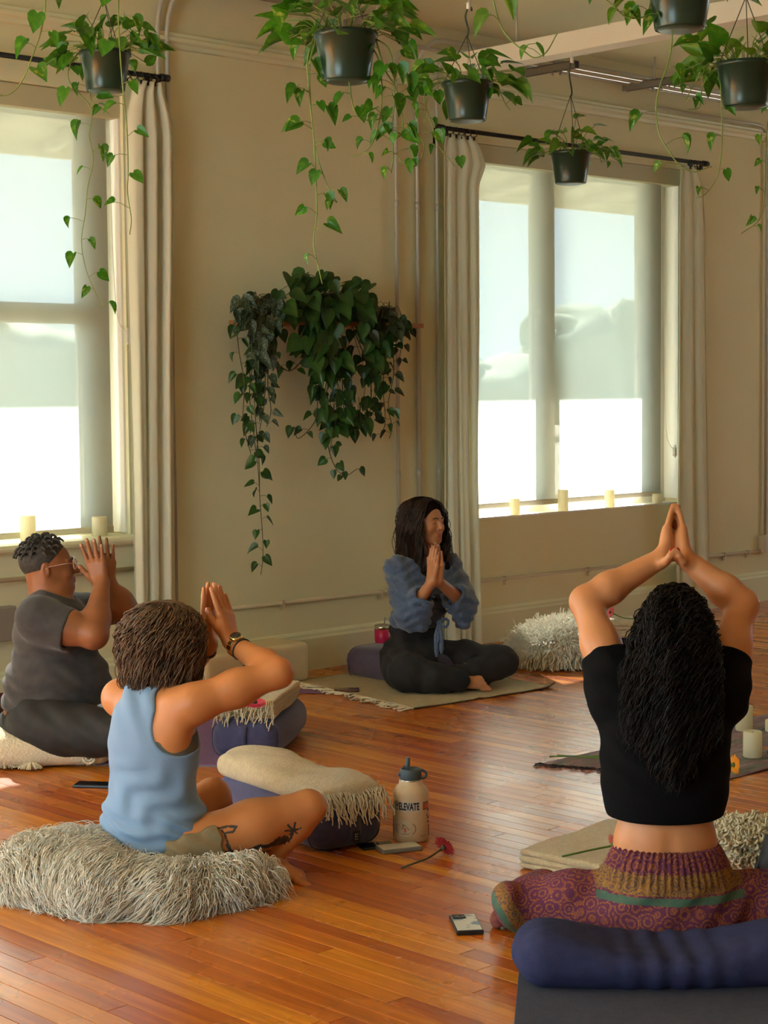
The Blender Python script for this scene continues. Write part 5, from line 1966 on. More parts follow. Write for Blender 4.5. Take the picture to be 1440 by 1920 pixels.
e2 = fl(662, 1594)
a2 = unit(np.array([0.16, 0.985, 0]))
bolster((e2 + a2 * 0.34)[:2], a2, 0.68, 'purple bolster beside the cream water bottle under a rumpled blanket')
sx2 = np.cross(Zup, a2)
b2 = thing('draped_blanket', 'rumpled oatmeal blanket with tasselled end draped on the bolster near the bottle', 'blanket', (e2[0], e2[1], 0.15), 'folded blankets')
g = G()
cA, cB, cC = e2 + a2 * 0.02, e2 + a2 * 0.33, e2 + a2 * 0.66
g.u(BX(e2 + a2 * 0.33 + Zup * 0.172, (0.33, 0.122, 0.030), [a2, sx2, Zup], 0.026), 0.02)
g.u(EL(cC - a2 * 0.06 + Zup * 0.190, (0.13, 0.115, 0.042), [a2, sx2, Zup]), 0.05)
g.u(EL(cB + sx2 * 0.02 + a2 * 0.04 + Zup * 0.192, (0.16, 0.10, 0.036), [a2, sx2, Zup]), 0.05)
g.u(EL(cA + a2 * 0.10 - sx2 * 0.03 + Zup * 0.186, (0.11, 0.10, 0.032), [a2, sx2, Zup]), 0.05)
g.disp = lambda P: 0.004 * np.sin((P @ a2) * 20 + 2 * np.sin((P @ sx2) * 16)) * np.sin((P @ sx2) * 22 + 1)
sdf_obj('fold', g, 0.0055, OATMEAL, b2, pad=0.03)
for zz, nn, oo in ((0.190, 34, 0.0), (0.165, 34, 0.004), (0.175, 20, 0.01)):
    fringe(b2, e2 - a2 * oo + sx2 * 0.118 + Zup * zz, e2 - a2 * oo - sx2 * 0.118 + Zup * zz, -a2 * 0.35 - Zup * 0.55, nn, 0.058, 0.0028, droop=0.40)
fringe(b2, e2 - sx2 * 0.122 + Zup * 0.175, e2 + a2 * 0.16 - sx2 * 0.124 + Zup * 0.175, -sx2 * 0.35 - Zup * 0.6, 14, 0.05, 0.0028, droop=0.4)

lb0, lb1 = fl(690, 1284), fl(800, 1300)
a3 = unit(lb1 - lb0)
c3 = fl(672, 1262) + a3 * 0.33
bolster(c3[:2], a3, 0.64, 'plum bolster on the woven rug under the person in slate blue', PURPLE2)
fb = fl(1130, 1258) + CF * 0.14
bolster((fb + CR * 0.30 + CF * 0.1)[:2], unit(CR + CF * 0.1), 0.62, 'dark navy bolster by the shaggy white pillow under a neat blanket', mat('navy_canvas', (0.012, 0.012, 0.022), 0.85), handle=False)
bl = thing('folded_blanket', 'neat flat stack of folded pale blanket beside the shaggy white pillow', 'blanket', (fb[0], fb[1], 0.155), 'folded blankets')
FBc = fb + CR * 0.20 + CF * 0.10
slab('fold', FBc, CR, 0.25, 0.14, 4, 0.020, OATMEAL, bl, 0.157, 9)
bl = thing('folded_blanket', 'beige folded blanket on the floor beside the purple patterned pants', 'blanket', fl(1080, 1620), 'folded blankets')
a5 = unit(fl(1140, 1568) - fl(1015, 1612))
slab('fold', fl(1100, 1612) + CR * 0.06, a5, 0.25, 0.15, 3, 0.020, OATMEAL, bl, 0.001, 12)
BEIGE_C = fl(1100, 1612) + CR * 0.06

# ---- woven rug
RUG = mat('woven_rug', (0.46, 0.36, 0.20), 0.95, col2=(0.53, 0.42, 0.25), nscale=40, bump=0.5, wave=60)
ra, rb_, rc = fl(548, 1279), fl(775, 1331), fl(1040, 1290)
rd = ra + (rc - rb_)
rg = thing('rug', 'oatmeal woven rug with white fringe under the person in slate blue', 'rug', (ra + rc) / 2 * np.array([1, 1, 0]))
N = 30
P = np.zeros((N, N, 3))
for i in range(N):
    for j in range(N):
        s_, t_ = i / (N - 1), j / (N - 1)
        P[i, j] = ra * (1 - s_) * (1 - t_) + rb_ * s_ * (1 - t_) + rc * s_ * t_ + rd * (1 - s_) * t_
        P[i, j, 2] = 0.004 + 0.0016 * math.sin(s_ * 9 + t_ * 5) + 0.0012 * math.sin(t_ * 23) + (0.020 * max(0, (s_ + t_ - 1.9) / 0.1) ** 2) + 0.006 * math.exp(-((t_ - 0.45) / 0.03) ** 2 - ((s_ - 1) / 0.05) ** 2)
o = O('weave', MB().grid(P).geo, RUG, rg)
o.modifiers.new('t', 'SOLIDIFY').thickness = 0.004
fringe(rg, ra + Zup * 0.007, rb_ + Zup * 0.007, -unit(rc - rb_), 80, 0.095, 0.0042, mat('white_fringe', (0.80, 0.72, 0.55), 0.9), droop=0.06, jit=0.9, zmin=0.006)
O('bound_edge', MB().tube([P[N - 1, j] + Zup * 0.001 for j in range(N)], 0.004, 5).geo, mat('rug_binding', (0.10, 0.055, 0.025), 0.9), rg)
O('bound_edge', MB().tube([P[i, N - 1] + Zup * 0.001 for i in range(N)], 0.004, 5).geo, MATS['rug_binding'], rg)


# ---- pile: fur and cords grown from a cushion's surface
def surf(g, h=0.012):
    lo, hi = bounds(g, 0.02)
    v, f = nets(g, lo, hi, h)
    a, b, c = v[f[:, 0]], v[f[:, 1]], v[f[:, 2]]
    nrm = np.cross(b - a, c - a)
    nrm /= np.linalg.norm(nrm, axis=1, keepdims=True) + 1e-12
    cen = v[f].mean(1)
    s = np.sign(((g.ev(cen + nrm * 0.004)) - g.ev(cen)))
    return v, f, cen, nrm * s[:, None]


def sample(cen, nrm, n, zmin=0.012):
    ok = np.where(cen[:, 2] > zmin)[0]
    i = RNG.choice(ok, n)
    return cen[i] + RNG.normal(0, 0.004, (n, 3)), nrm[i]


# grey faux-fur cushion under the woman in blue
fc = thing('fur_cushion', 'grey long-haired faux fur cushion under the person in light blue', 'cushion', fl(290, 1690))
g = G()
for a, b, r0, r1 in (((70, 1650, 5.12), (190, 1668, 5.00), 0.060, 0.075), ((190, 1668, 5.00), (320, 1680, 4.97), 0.075, 0.066), ((320, 1680, 4.97), (420, 1664, 5.06), 0.062, 0.054), ((420, 1664, 5.06), (482, 1640, 5.12), 0.054, 0.042)):
    g.u(RC(at(*a), at(*b), r0, r1), 0.06)
g.u(EL(at(130, 1622, 5.20), (0.20, 0.17, 0.075), [CR, CF, Zup]), 0.06)
g.u(EL(at(240, 1640, 5.22), (0.26, 0.17, 0.060), [CR, CF, Zup]), 0.06)
g.cut(HS((0, 0, 0.004), -Zup), 0.01)
FURM = mat('grey_fur', (0.74, 0.64, 0.49), 0.85, col2=(0.84, 0.77, 0.65), nscale=10)
v, f, cen, nrm = surf(g)
O('pad', (v, f), FURM, fc)
n = 17000
S, Nn = sample(cen, nrm, n, 0.008)
flow = np.stack([np.sin(S @ CR * 9 + S @ CF * 5), np.cos(S @ CR * 7 - S @ CF * 11)], 1)
FD = -CF * 0.65 + 0 * CR
tang = FD + CR * (flow[:, :1] * 0.45 - 0.1) + CF * (flow[:, 1:] * 0.25)
tang = tang - Nn * (tang * Nn).sum(1, keepdims=True)
cl = np.floor(S * 45)
hs = np.sin(cl @ np.array([12.9898, 78.233, 37.719])) * 43758.5453
hs2 = (hs - np.floor(hs))[:, None] - 0.5
hs3 = (hs * 1.7 - np.floor(hs * 1.7))[:, None] - 0.5
tang += (CR * hs2 + Zup * hs3 * 0.5) * 0.75
tang += RNG.normal(0, 0.16, (n, 3))
LL = RNG.uniform(0.05, 0.09, n)[:, None]
B1 = S + Nn * LL * 0.45
B2 = S + Nn * LL * 0.55 + tang * LL * 0.45 - Zup * LL * 0.10
E_ = S + Nn * LL * 0.38 + tang * LL * 0.95 - Zup * LL * 0.42
P = bez(S, B1, B2, E_, 6)
P[..., 2] = np.maximum(P[..., 2], 0.003)
o = O('fur', strands(P, np.array([0.0017, 0.0017, 0.0015, 0.0012, 0.0008, 0.0003])[None], 3), FURM, fc)
o['kind'] = 'stuff'

# white shaggy pillow
sp = thing('shag_pillow', 'white shaggy cord pillow lying by the wall under the wide window', 'pillow', fl(1035, 1250))
pc = fl(1036, 1252) + CF * 0.10 + CR * 0.02
g = G()
tl = unit(CR * 0.35 + CF)
g.u(EL(pc + Zup * 0.115, (0.235, 0.20, 0.080), [unit(CR + Zup * 0.22), unit(CF + Zup * 0.12), unit(Zup - CR * 0.22 - CF * 0.12)]), 0.03)
g.u(EL(pc + Zup * 0.06 + CR * 0.05, (0.22, 0.18, 0.055), [CR, CF, Zup]), 0.05)
SHAG = mat('white_cord_pile', (0.86, 0.82, 0.69), 0.85)
v, f, cen, nrm = surf(g, 0.015)
O('pad', (v, f), SHAG, sp)
n = 4600
S, Nn = sample(cen, nrm, n, 0.01)
LL = RNG.uniform(0.045, 0.065, n)[:, None]
dr = RNG.normal(0, 0.30, (n, 3))
side = np.clip(1 - Nn[:, 2:3], 0, 1)
E_ = S + Nn * LL * 0.75 + dr * LL - Zup * LL * 0.55 * side
P = bez(S, S + Nn * LL * 0.4, S + Nn * LL * 0.75 + dr * LL * 0.5, E_, 6)
P[..., 2] = np.maximum(P[..., 2], 0.006)
o = O('cords', strands(P, np.array([0.0019, 0.0019, 0.0019, 0.0021, 0.0034, 0.0030])[None], 5), SHAG, sp)
o['kind'] = 'stuff'

# cream tufted pillow behind the woman in black
tp = thing('tufted_pillow', 'cream tufted pillow with flower-like tufts on the floor past the person in black', 'pillow', fl(1400, 1640))
tc_ = fl(1425, 1632) + CF * 0.05
g = G()
g.u(BX(tc_ + Zup * 0.055, (0.16, 0.16, 0.055), [CR, CF, Zup], 0.05), 0.02)
v, f, cen, nrm = surf(g, 0.012)
CREAMT = mat('cream_tuft', (0.70, 0.60, 0.41), 0.9, bump=0.3, bscale=150)
O('pad', (v, f), CREAMT, tp)
n = 1500
S, Nn = sample(cen, nrm, n, 0.05)
cl = np.round(S / 0.045) * 0.045
dr = (S - cl) * 18
LL = RNG.uniform(0.014, 0.026, n)[:, None]
E_ = S + Nn * LL + dr * LL
o = O('tufts', strands(curls(bez(S, S + Nn * LL * 0.5, S + Nn * LL * 0.9 + dr * LL * 0.4, E_, 8), 0.005, 0.9), np.array([0.003, 0.0038, 0.0042, 0.0042, 0.0042, 0.004, 0.0035, 0.002])[None], 4), CREAMT, tp)
o['kind'] = 'stuff'
g = G()
kc = at(1436, 1625, 5.25)
g.u(EL(kc + CR * 0.06, (0.09, 0.08, 0.055), [CR, CF, Zup]), 0.03)
g.u(EL(kc + CR * 0.03 + Zup * 0.03, (0.05, 0.05, 0.04), [CR, CF, Zup]), 0.03)
kz = fl(1440, 1660)
g2 = G()
g2.u(EL(kz + CR * 0.07 + Zup * 0.075, (0.10, 0.08, 0.074), [CR, CF, Zup]), 0.03)
g2.u(RC(kz + CR * 0.02 + Zup * 0.13, kz + CR * 0.07 + Zup * 0.15, 0.025, 0.03), 0.03)
g2.disp = lambda P: 0.004 * np.sin((P @ CR) * 70 + P[:, 2] * 40)
gb = thing('tote_bag', 'black fabric bag slumped against the cream tufted pillow', 'bag', kz)
sdf_obj('bag_body', g2, 0.006, mat('black_nylon', (0.014, 0.016, 0.022), 0.6), gb)
O('bag_strap', MB().tube(spline([kz + CR * 0.00 + Zup * 0.10, kz - CR * 0.03 + Zup * 0.06, kz - CR * 0.035 + Zup * 0.01, kz + CR * 0.0 + Zup * 0.006], 5), 0.007, 6).geo, MATS['black_nylon'], gb)

# cream knitted floor cushion with tassels under the person in charcoal
kc = thing('floor_cushion', 'cream waffle-knit floor cushion with tassels under the person in charcoal', 'cushion', fl(90, 1425))
cc = at(78, 1392, 7.12)
cc = np.array([cc[0], cc[1], 0])
g = G()
a6 = unit(CR + CF * 0.12)
s6 = np.cross(Zup, a6)
g.u(BX(cc + Zup * 0.066, (0.29, 0.26, 0.058), [a6, s6, Zup], 0.055), 0.02)
g.u(EL(cc + Zup * 0.075 - a6 * 0.10, (0.24, 0.24, 0.062), [a6, s6, Zup]), 0.06)
KNIT = mat('cream_waffle_knit', (0.70, 0.605, 0.43), 0.9, bump=0.6, bscale=95)
g.disp = lambda P: 0.0016 * np.sin((P @ a6) * 330) * np.sin((P @ s6) * 330 + P[:, 2] * 330)
sdf_obj('cover', g, 0.005, KNIT, kc)
rl = cc + a6 * 0.20 - s6 * 0.262 + Zup * 0.045
for r_ in (0.022, 0.012):
    O('button_loop', MB().tube([rl + (a6 * math.cos(t) + Zup * math.sin(t)) * r_ - s6 * 0.006 for t in np.linspace(0, 2 * PI, 17)], 0.006, 6).geo, KNIT, kc)
for px_, py_ in ((12, 1428), (58, 1430), (165, 1421)):
    t0 = fl(px_, py_ + 4, 0.018)
    O('tassel_knot', icoblob(t0 + Zup * 0.014, (0.010, 0.010, 0.010), 2, 1, 0.1), KNIT, kc)
    S = np.repeat((t0 + Zup * 0.012)[None], 46, 0)
    ang = RNG.uniform(-1.1, 1.1, 46)
    D = (CR[None] * np.sin(ang)[:, None] - CF[None] * np.cos(ang)[:, None])
    E_ = S + D * RNG.uniform(0.045, 0.065, 46)[:, None]
    E_[:, 2] = RNG.uniform(0.009, 0.014, 46)
    B1 = S + D * 0.015 + Zup * 0.006
    B2 = E_ - D * 0.015 + Zup * 0.010
    o = O('tassel', strands(bez(S, B1, B2, E_, 6), np.array([0.002] * 6)[None], 4), KNIT, kc)
    o['kind'] = 'stuff'

# maroon bolster edge behind the person in charcoal
g = G()
mc = at(-28, 1330, 7.75)
mc = np.array([mc[0], mc[1], 0])
g.u(BX(mc + Zup * 0.068, (0.10, 0.16, 0.066), [CR, CF, Zup], 0.05), 0.02)
mo = thing('maroon_cushion', 'small maroon cushion on the floor behind the person in charcoal', 'cushion', mc)
sdf_obj('cover', g, 0.008, mat('maroon_velvet', (0.09, 0.012, 0.018), 0.8), mo)

# cream rounded box at the foot of the wall
wbx = thing('utility_box', 'cream painted rounded box standing against the baseboard', 'box', (5.50, -0.2, 0))
g = G()
g.u(BX((5.50, -0.17, 0.102), (0.33, 0.14, 0.101), None, 0.03), 0.0)
sdf_obj('casing', g, 0.008, mat('cream_enamel', (0.70, 0.58, 0.38), 0.5), wbx)
hp = wl(455, 1250, -0.32)
O('handle', MB().tube([hp + np.array(q) for q in ((0, 0.012, -0.03), (0, -0.012, -0.03), (0, -0.012, 0.022), (0.03, -0.012, 0.022), (0.03, 0.012, 0.022))], 0.0045, 6).geo, BLACKM, wbx)

# ---- patterned altar cloth in the middle of the circle
ac = thing('altar_cloth', 'faded purple and green woven cloth with dark fringe under the floor candles', 'cloth', fl(1300, 1420))
k0, k1 = np.array([5.13, -2.44, 0]), np.array([5.39, -3.12, 0])
ud = unit(np.array([1.0, -0.02, 0]))
vd = unit(k1 - k0)
N1, N2 = 46, 20
P = np.zeros((N1, N2, 3))
for i in range(N1):
    for j in range(N2):
        P[i, j] = k0 + ud * 1.7 * i / (N1 - 1) + (k1 - k0) * j / (N2 - 1)
        P[i, j, 2] = 0.004 + 0.0022 * math.sin(i * 0.7) * math.sin(j * 0.9) + 0.0018 * math.sin(j * 0.5 + i * 0.23)
cm = bpy.data.materials.new('ikat_cloth')
cm.use_nodes = True
nt = cm.node_tree
bs = nt.nodes['Principled BSDF']
bs.inputs['Roughness'].default_value = 0.9
tcn = nt.nodes.new('ShaderNodeTexCoord')
mpn = nt.nodes.new('ShaderNodeMapping')
mpn.inputs['Scale'].default_value = (1.0, 5.0, 1)
mpn.inputs['Rotation'].default_value = (0, 0, 0.25)
nzn = nt.nodes.new('ShaderNodeTexNoise')
nzn.inputs['Scale'].default_value = 4.5
nzn.inputs['Detail'].default_value = 5
rpn = nt.nodes.new('ShaderNodeValToRGB')
rpn.color_ramp.elements[0].position = 0.30
rpn.color_ramp.elements[0].color = (0.05, 0.06, 0.05, 1)
rpn.color_ramp.elements[1].position = 0.72
rpn.color_ramp.elements[1].color = (0.24, 0.09, 0.12, 1)
for ps, cl_ in ((0.42, (0.19, 0.21, 0.17, 1)), (0.52, (0.23, 0.12, 0.16, 1)), (0.60, (0.30, 0.26, 0.24, 1))):
    e = rpn.color_ramp.elements.new(ps)
    e.color = cl_
nt.links.new(tcn.outputs['Object'], mpn.inputs[0])
nt.links.new(mpn.outputs[0], nzn.inputs['Vector'])
nt.links.new(nzn.outputs['Fac'], rpn.inputs[0])
nt.links.new(rpn.outputs[0], bs.inputs['Base Color'])
o = O('weave', MB().grid(P).geo, cm, ac)
o.modifiers.new('t', 'SOLIDIFY').thickness = 0.002
fringe(ac, k0 + Zup * 0.006, k1 + Zup * 0.006, -ud, 70, 0.05, 0.0022, mat('dark_fringe', (0.05, 0.04, 0.05), 0.9), droop=0.1, jit=1.0)
O('bound_edge', MB().tube([P[i, N2 - 1] for i in range(N1)], 0.003, 5).geo, mat('plum_edge', (0.08, 0.03, 0.04), 0.9), ac)
for (x, y), r, h, lb in (((1395, 1370), 0.036, 0.106, 'ivory floor candle farther along the patterned cloth'), ((1411, 1420), 0.037, 0.103, 'ivory floor candle beside the orange daisy'), ((1448, 1372), 0.030, 0.05, 'low ivory floor candle at the edge of the patterned cloth')):
    q = fl(x, y, 0.007)
    candle((q[0], q[1], 0.0085), r, h, lb, 'candles on the patterned cloth')


# ---- gerbera daisies
STEMG = mat('flower_stem', (0.10, 0.17, 0.03), 0.6)


def gerbera(head, facing, col, col2, stem, lab, R=0.045, n=22, layers=2, eye=(0.02, 0.008, 0.006), stemcol=None):
    head, facing = np.asarray(head, float), unit(facing)
    r = thing('gerbera', lab, 'flower', head, 'gerbera daisies')
    pm = mat('petal_%s' % lab.split()[0] + str(int(col[0] * 999)), col, 0.6, col2=col2, nscale=30, transl=0.25)
    A = unit(np.cross(facing, Zup if abs(facing[2]) < 0.9 else CR))
    B = np.cross(facing, A)
    for l in range(layers):
        for k in range(n):
            a = 2 * PI * (k + 0.5 * l) / n + random.uniform(-.06, .06)
            d = A * math.cos(a) + B * math.sin(a)
            w = np.cross(facing, d)
            L = R * (1 - 0.22 * l) * random.uniform(0.9, 1.06)
            lift = 0.12 + 0.22 * l
            v = []
            for t, wd in ((0.15, 0.4), (0.5, 1.0), (0.85, 0.85), (1.0, 0.15)):
                p = head + d * L * t + facing * (lift * L * t * (1.2 - 0.5 * t) + 0.002 * l)
                ww = w * wd * R * 0.105
                v += [p - ww, p + ww]
            O('petal', (v, [(i, i + 1, i + 3, i + 2) for i in (0, 2, 4)]), pm, r)
    O('flower_eye', icoblob(head + facing * 0.004, (R * 0.20,) * 3, 4, 2, 0.15), mat('eye_%s' % lab.split()[0], eye, 0.8), r)
    sm = stemcol or STEMG
    c = MB().lathe(head - facing * 0.012, [(0.004, 0), (R * 0.2, 0.006), (R * 0.24, 0.012)], 12, ax=(A, B, facing))
    O('calyx', c.geo, sm, r)
    if stem is not None:
        O('stem', MB().tube(spline([head - facing * 0.011] + [np.asarray(q, float) for q in stem], 6), 0.0032, 7).geo, sm, r)
    return r


gh = at(477, 1318, 1.0)
gz = 0.157 + 4 * 0.019 + 0.010
gp = fl(478, 1320, gz)
gerbera((gp[0], gp[1], gz), unit(Zup - CF * 0.25), (0.72, 0.04, 0.10), (0.80, 0.09, 0.16), [(gp[0] + CR[0] * -0.05 + CF[0] * 0.03, gp[1] + CR[1] * -0.05 + CF[1] * 0.03, gz - 0.008), (gp[0] - CR[0] * 0.15 + CF[0] * 0.06, gp[1] - CR[1] * 0.15 + CF[1] * 0.06, gz - 0.008)], 'pink gerbera lying on the fringed folded blanket', 0.050)
hp = fl(832, 1588, 0.030)
se = fl(752, 1627, 0.004)
gerbera(hp, unit(CR * 0.55 + CF * 0.55 + Zup * 0.45), (0.34, 0.016, 0.016), (0.48, 0.03, 0.035), [(hp + se) / 2 * np.array([1, 1, 0]) + Zup * 0.012 + CR * 0.01, se], 'red gerbera lying on the floor beside the water bottle', 0.040, stemcol=mat('dark_stem', (0.085, 0.075, 0.03), 0.7))
oh = fl(1376, 1434, 0.034)
gerbera(oh + Zup * 0.0, unit(CR * 0.75 + CF * 0.25 - Zup * 0.05), (0.90, 0.24, 0.01), (0.95, 0.42, 0.015), [oh - CR * 0.10 - Zup * 0.018, oh - CR * 0.2 - Zup * 0.026], 'orange gerbera lying beside the ivory floor candle', 0.040, 24, 2, (0.1, 0.05, 0.01))
oh = fl(1442, 1408, 0.03)
gerbera(oh, unit(CR * 0.4 + Zup * 0.8), (0.85, 0.26, 0.03), (0.9, 0.4, 0.06), [oh + CR * 0.06 - Zup * 0.014, oh + CR * 0.14 - Zup * 0.02], 'apricot gerbera at the edge of the patterned cloth', 0.035, 20, 2, (0.1, 0.05, 0.01))
for (x0, y0), (x1, y1), hd_, lb in (((1030, 1418), (1150, 1418), (0.55, 0.04, 0.08), 'red gerbera with bare stem laid across the cloth corner'), ((1045, 1416), (1160, 1424), (0.8, 0.3, 0.03), 'yellow gerbera laid over another stem on the cloth corner')):
    a_, b_ = fl(x0, y0, 0.016), fl(x1, y1, 0.03)
    gerbera(b_, unit(b_ - a_), hd_, tuple(min(1, q * 1.3) for q in hd_), [(a_ + b_) / 2, a_], lb, 0.038)
a_, b_ = fl(1054, 1606, 0.068), fl(1150, 1584, 0.085)
gerbera(b_, unit(b_ - a_ + Zup * 0.03), (0.45, 0.08, 0.06), (0.6, 0.14, 0.1), [(a_ + b_) / 2, a_], 'dusky red gerbera with green stem on the beige floor blanket', 0.036)
ph_ = fl(1157, 1180, 0.26)
ph_ = FBc + CR * (-0.13) + CF * -0.03 + Zup * 0.275
gerbera(ph_, unit(-CR * 0.75 + Zup * 0.35 - CF * 0.3), (0.75, 0.10, 0.12), (0.85, 0.2, 0.2), [ph_ + CR * 0.08 - Zup * 0.03, ph_ + CR * 0.22 - Zup * 0.034], 'coral gerbera lying on the neat flat blanket stack', 0.036)


# ---- bottles
def text_geo(txt, size, thick=0.0):
    cu = bpy.data.curves.new('txt', 'FONT')
    cu.body = txt
    cu.size = size
    cu.align_x = 'CENTER'
    cu.align_y = 'CENTER'
    cu.offset = thick
    cu.resolution_u = 3
    ob = bpy.data.objects.new('txt', cu)
    COL.objects.link(ob)
    dg = bpy.context.evaluated_depsgraph_get()
    me = bpy.data.meshes.new_from_object(ob.evaluated_get(dg))
    bm = bmesh.new()
    bm.from_mesh(me)
    bmesh.ops.triangulate(bm, faces=bm.faces)
    for _ in range(2):
        bmesh.ops.subdivide_edges(bm, edges=[e for e in bm.edges if e.calc_length() > size * 0.25], cuts=1)
    bmesh.ops.triangulate(bm, faces=bm.faces)
    v = np.array([q.co[:] for q in bm.verts])
    f = [tuple(q.index for q in p.verts) for p in bm.faces]
    bm.free()
    bpy.data.objects.remove(ob)
    bpy.data.curves.remove(cu)
    bpy.data.meshes.remove(me)
    return v, f


bp = fl(771, 1573)
BR = 0.0585
fa = unit(np.array([CAMP[0] - bp[0], CAMP[1] - bp[1], 0]))     # the side that faces the room's front
sa = np.cross(Zup, fa)


def wrap(v2, z, off=0.0006, ang=0.0):
    """flat (x,y) onto the bottle's side"""
    a = v2[:, 0] / BR + ang
    return bp + (fa[None] * np.cos(a)[:, None] + sa[None] * np.sin(a)[:, None]) * (BR + off) + Zup * (z + v2[:, 1])[:, None]


wbt = thing('water_bottle', 'cream steel water bottle with grey straw lid and stickers on the floor', 'bottle', bp)
CRM = mat('cream_powder_coat', (0.66, 0.47, 0.27), 0.5, bump=0.1, bscale=300)
O('body', MB().lathe(bp, [(BR - 0.004, 0), (BR, 0.005), (BR, 0.150), (BR - 0.002, 0.160), (BR - 0.009, 0.172), (BR - 0.018, 0.181), (BR - 0.0205, 0.186), (BR - 0.0205, 0.194)], 48).geo, CRM, wbt)
O('neck_ring', MB().lathe(bp, [(0.0365, 0.1925), (0.0375, 0.194), (0.0375, 0.197), (0.0365, 0.198)], 40).geo, mat('steel', (0.7, 0.68, 0.62), 0.25, 1.0), wbt)
GREYP = mat('slate_plastic', (0.060, 0.080, 0.085), 0.5)
lid = O('lid', MB().lathe(bp, [(0.0345, 0.198), (0.0350, 0.201), (0.0345, 0.226), (0.0330, 0.231), (0.030, 0.232), (0.029, 0.2285)], 40).geo, GREYP, wbt)
q = bp - sa * 0.0 + Zup * 0.231
sd = -CR
O('straw_spout', MB().tube([q + sd * 0.012, q + sd * 0.010 + Zup * 0.012, q + sd * 0.008 + Zup * 0.036], [0.0085, 0.0080, 0.0075], 12).geo, GREYP, lid)
for w_ in (-1, 1):
    O('spout_hinge', MB().obox(q + sd * 0.014 + fa * w_ * 0.011 + Zup * 0.002, sd, fa, Zup, 0.010, 0.002, 0.006).geo, GREYP, lid, smooth=False)
O('carry_loop', MB().tube([bp + Zup * 0.212 + CR * (0.032 + 0.018 * math.sin(t)) + Zup * 0.014 * math.cos(t) for t in np.linspace(0, PI, 10)], 0.0045, 8).geo, GREYP, lid)
O('loop_pivot', MB().tube([bp + Zup * 0.212 - CR * 0.033, bp + Zup * 0.212 - CR * 0.041], 0.006, 10).geo, GREYP, lid)
INKB = mat('sticker_black', (0.012, 0.012, 0.013), 0.5)
# white sticker with lettering
def patch(x0, x1, y0, y1, z, m, name, par=wbt, off=0.0004, ang=0.0, n=14):
    xs_ = np.linspace(x0, x1, n)
    v = np.concatenate([np.stack([xs_, np.full(n, y0)], 1), np.stack([xs_, np.full(n, y1)], 1)])
    f = [(i, i + 1, n + i + 1, n + i) for i in range(n - 1)]
    return O(name, (wrap(v, z, off, ang), f), m, par, smooth=True)


st1 = patch(-0.064, 0.036, -0.016, 0.016, 0.118, mat('sticker_white', (0.62, 0.53, 0.44), 0.5), 'sticker')
tv, tf = text_geo('ELEVATE', 0.0225, 0.0008)
tv[:, 0] *= 0.80
tv[:, 1] *= 1.45
O('lettering', (wrap(tv + np.array([-0.007, 0, 0]), 0.118, 0.0009), tf), INKB, st1)
for k in range(3):
    rr_ = 0.005 + 0.0035 * k
    pts = np.array([[-0.053 + rr_ * math.cos(t), 0.004 * (k - 1) + rr_ * 0.75 * math.sin(t)] for t in np.linspace(0.3, PI * 0.95, 9)])
    O('swirl', MB().tube(list(wrap(pts, 0.118 + 0.003, 0.0008)), 0.0009, 5).geo, INKB, st1)
pts = np.array([[-0.051 + 0.007 * math.cos(t), -0.003 + 0.008 * math.sin(t)] for t in np.linspace(0.6, 5.6, 14)])
O('swirl', MB().tube(list(wrap(pts, 0.118, 0.0008)), 0.0011, 5).geo, INKB, st1)
st2 = patch(0.042, 0.072, -0.013, 0.013, 0.118, mat('sticker_olive', (0.13, 0.10, 0.04), 0.5), 'sticker')
patch(0.044, 0.070, -0.010, 0.010, 0.118, mat('sticker_coral', (0.60, 0.09, 0.045), 0.5), 'sticker_panel', st2, 0.0008)
for y in (0.004, -0.003):
    patch(0.047, 0.067, y - 0.001, y + 0.001, 0.118, mat('sticker_peach', (0.7, 0.25, 0.12), 0.5), 'sticker_line', st2, 0.0012)
# oval sticker with the little house
n = 40
ring = np.array([[-0.0195 + 0.037 * math.copysign(abs(math.cos(t)) ** 0.8, math.cos(t)), 0.026 * math.sin(t)] for t in np.linspace(0, 2 * PI, n, endpoint=False)])
v = np.concatenate([[[-0.0195, 0]], ring, ring * 0.5 + np.array([-0.0195, 0]) * 0.5])
f = [(0, n + 1 + i, n + 1 + (i + 1) % n) for i in range(n)] + [(n + 1 + i, 1 + i, 1 + (i + 1) % n, n + 1 + (i + 1) % n) for i in range(n)]
st3 = O('sticker', (wrap(v, 0.047, 0.0004), f), mat('sticker_cream', (0.60, 0.47, 0.30), 0.5), wbt)
for t0, t1 in ((0.80 * PI, 1.24 * PI), (-0.27 * PI, 0.25 * PI)):
    pts = np.array([[-0.0195 + 0.0345 * math.cos(t), 0.0235 * math.sin(t)] for t in np.linspace(t0, t1, 14)])
    O('sticker_arc', MB().tube(list(wrap(pts, 0.047, 0.0008)), 0.0008, 5).geo, INKB, st3)
for pl in ([(-0.031, -0.002), (-0.0195, 0.013), (-0.006, -0.003)], [(-0.0265, 0.007), (-0.0265, 0.014), (-0.0245, 0.014), (-0.0245, 0.0095)]):
    O('roof_line', MB().tube(list(wrap(np.array(pl), 0.047, 0.0008)), 0.0008, 5).geo, INKB, st3)
hh = np.array([[-0.0195 + 0.0040 * q[0], 0.008 * q[1]] for q in ((-.6, 1), (0.4, 0.7), (1, 0.2), (0.6, -0.4), (0.9, -0.8), (0, -1.2), (-0.9, -0.8), (-0.6, 0.0), (-1, 0.4))])
hh[:, 1] -= 0.004
O('pink_figure', (wrap(hh, 0.047, 0.0009), [tuple(range(len(hh)))]), mat('sticker_pink', (0.60, 0.11, 0.10), 0.5), st3, smooth=False)
patch(-0.034, -0.005, -0.0185, -0.0165, 0.047, mat('sticker_grey', (0.2, 0.17, 0.13), 0.6), 'caption_line', st3, 0.0008)
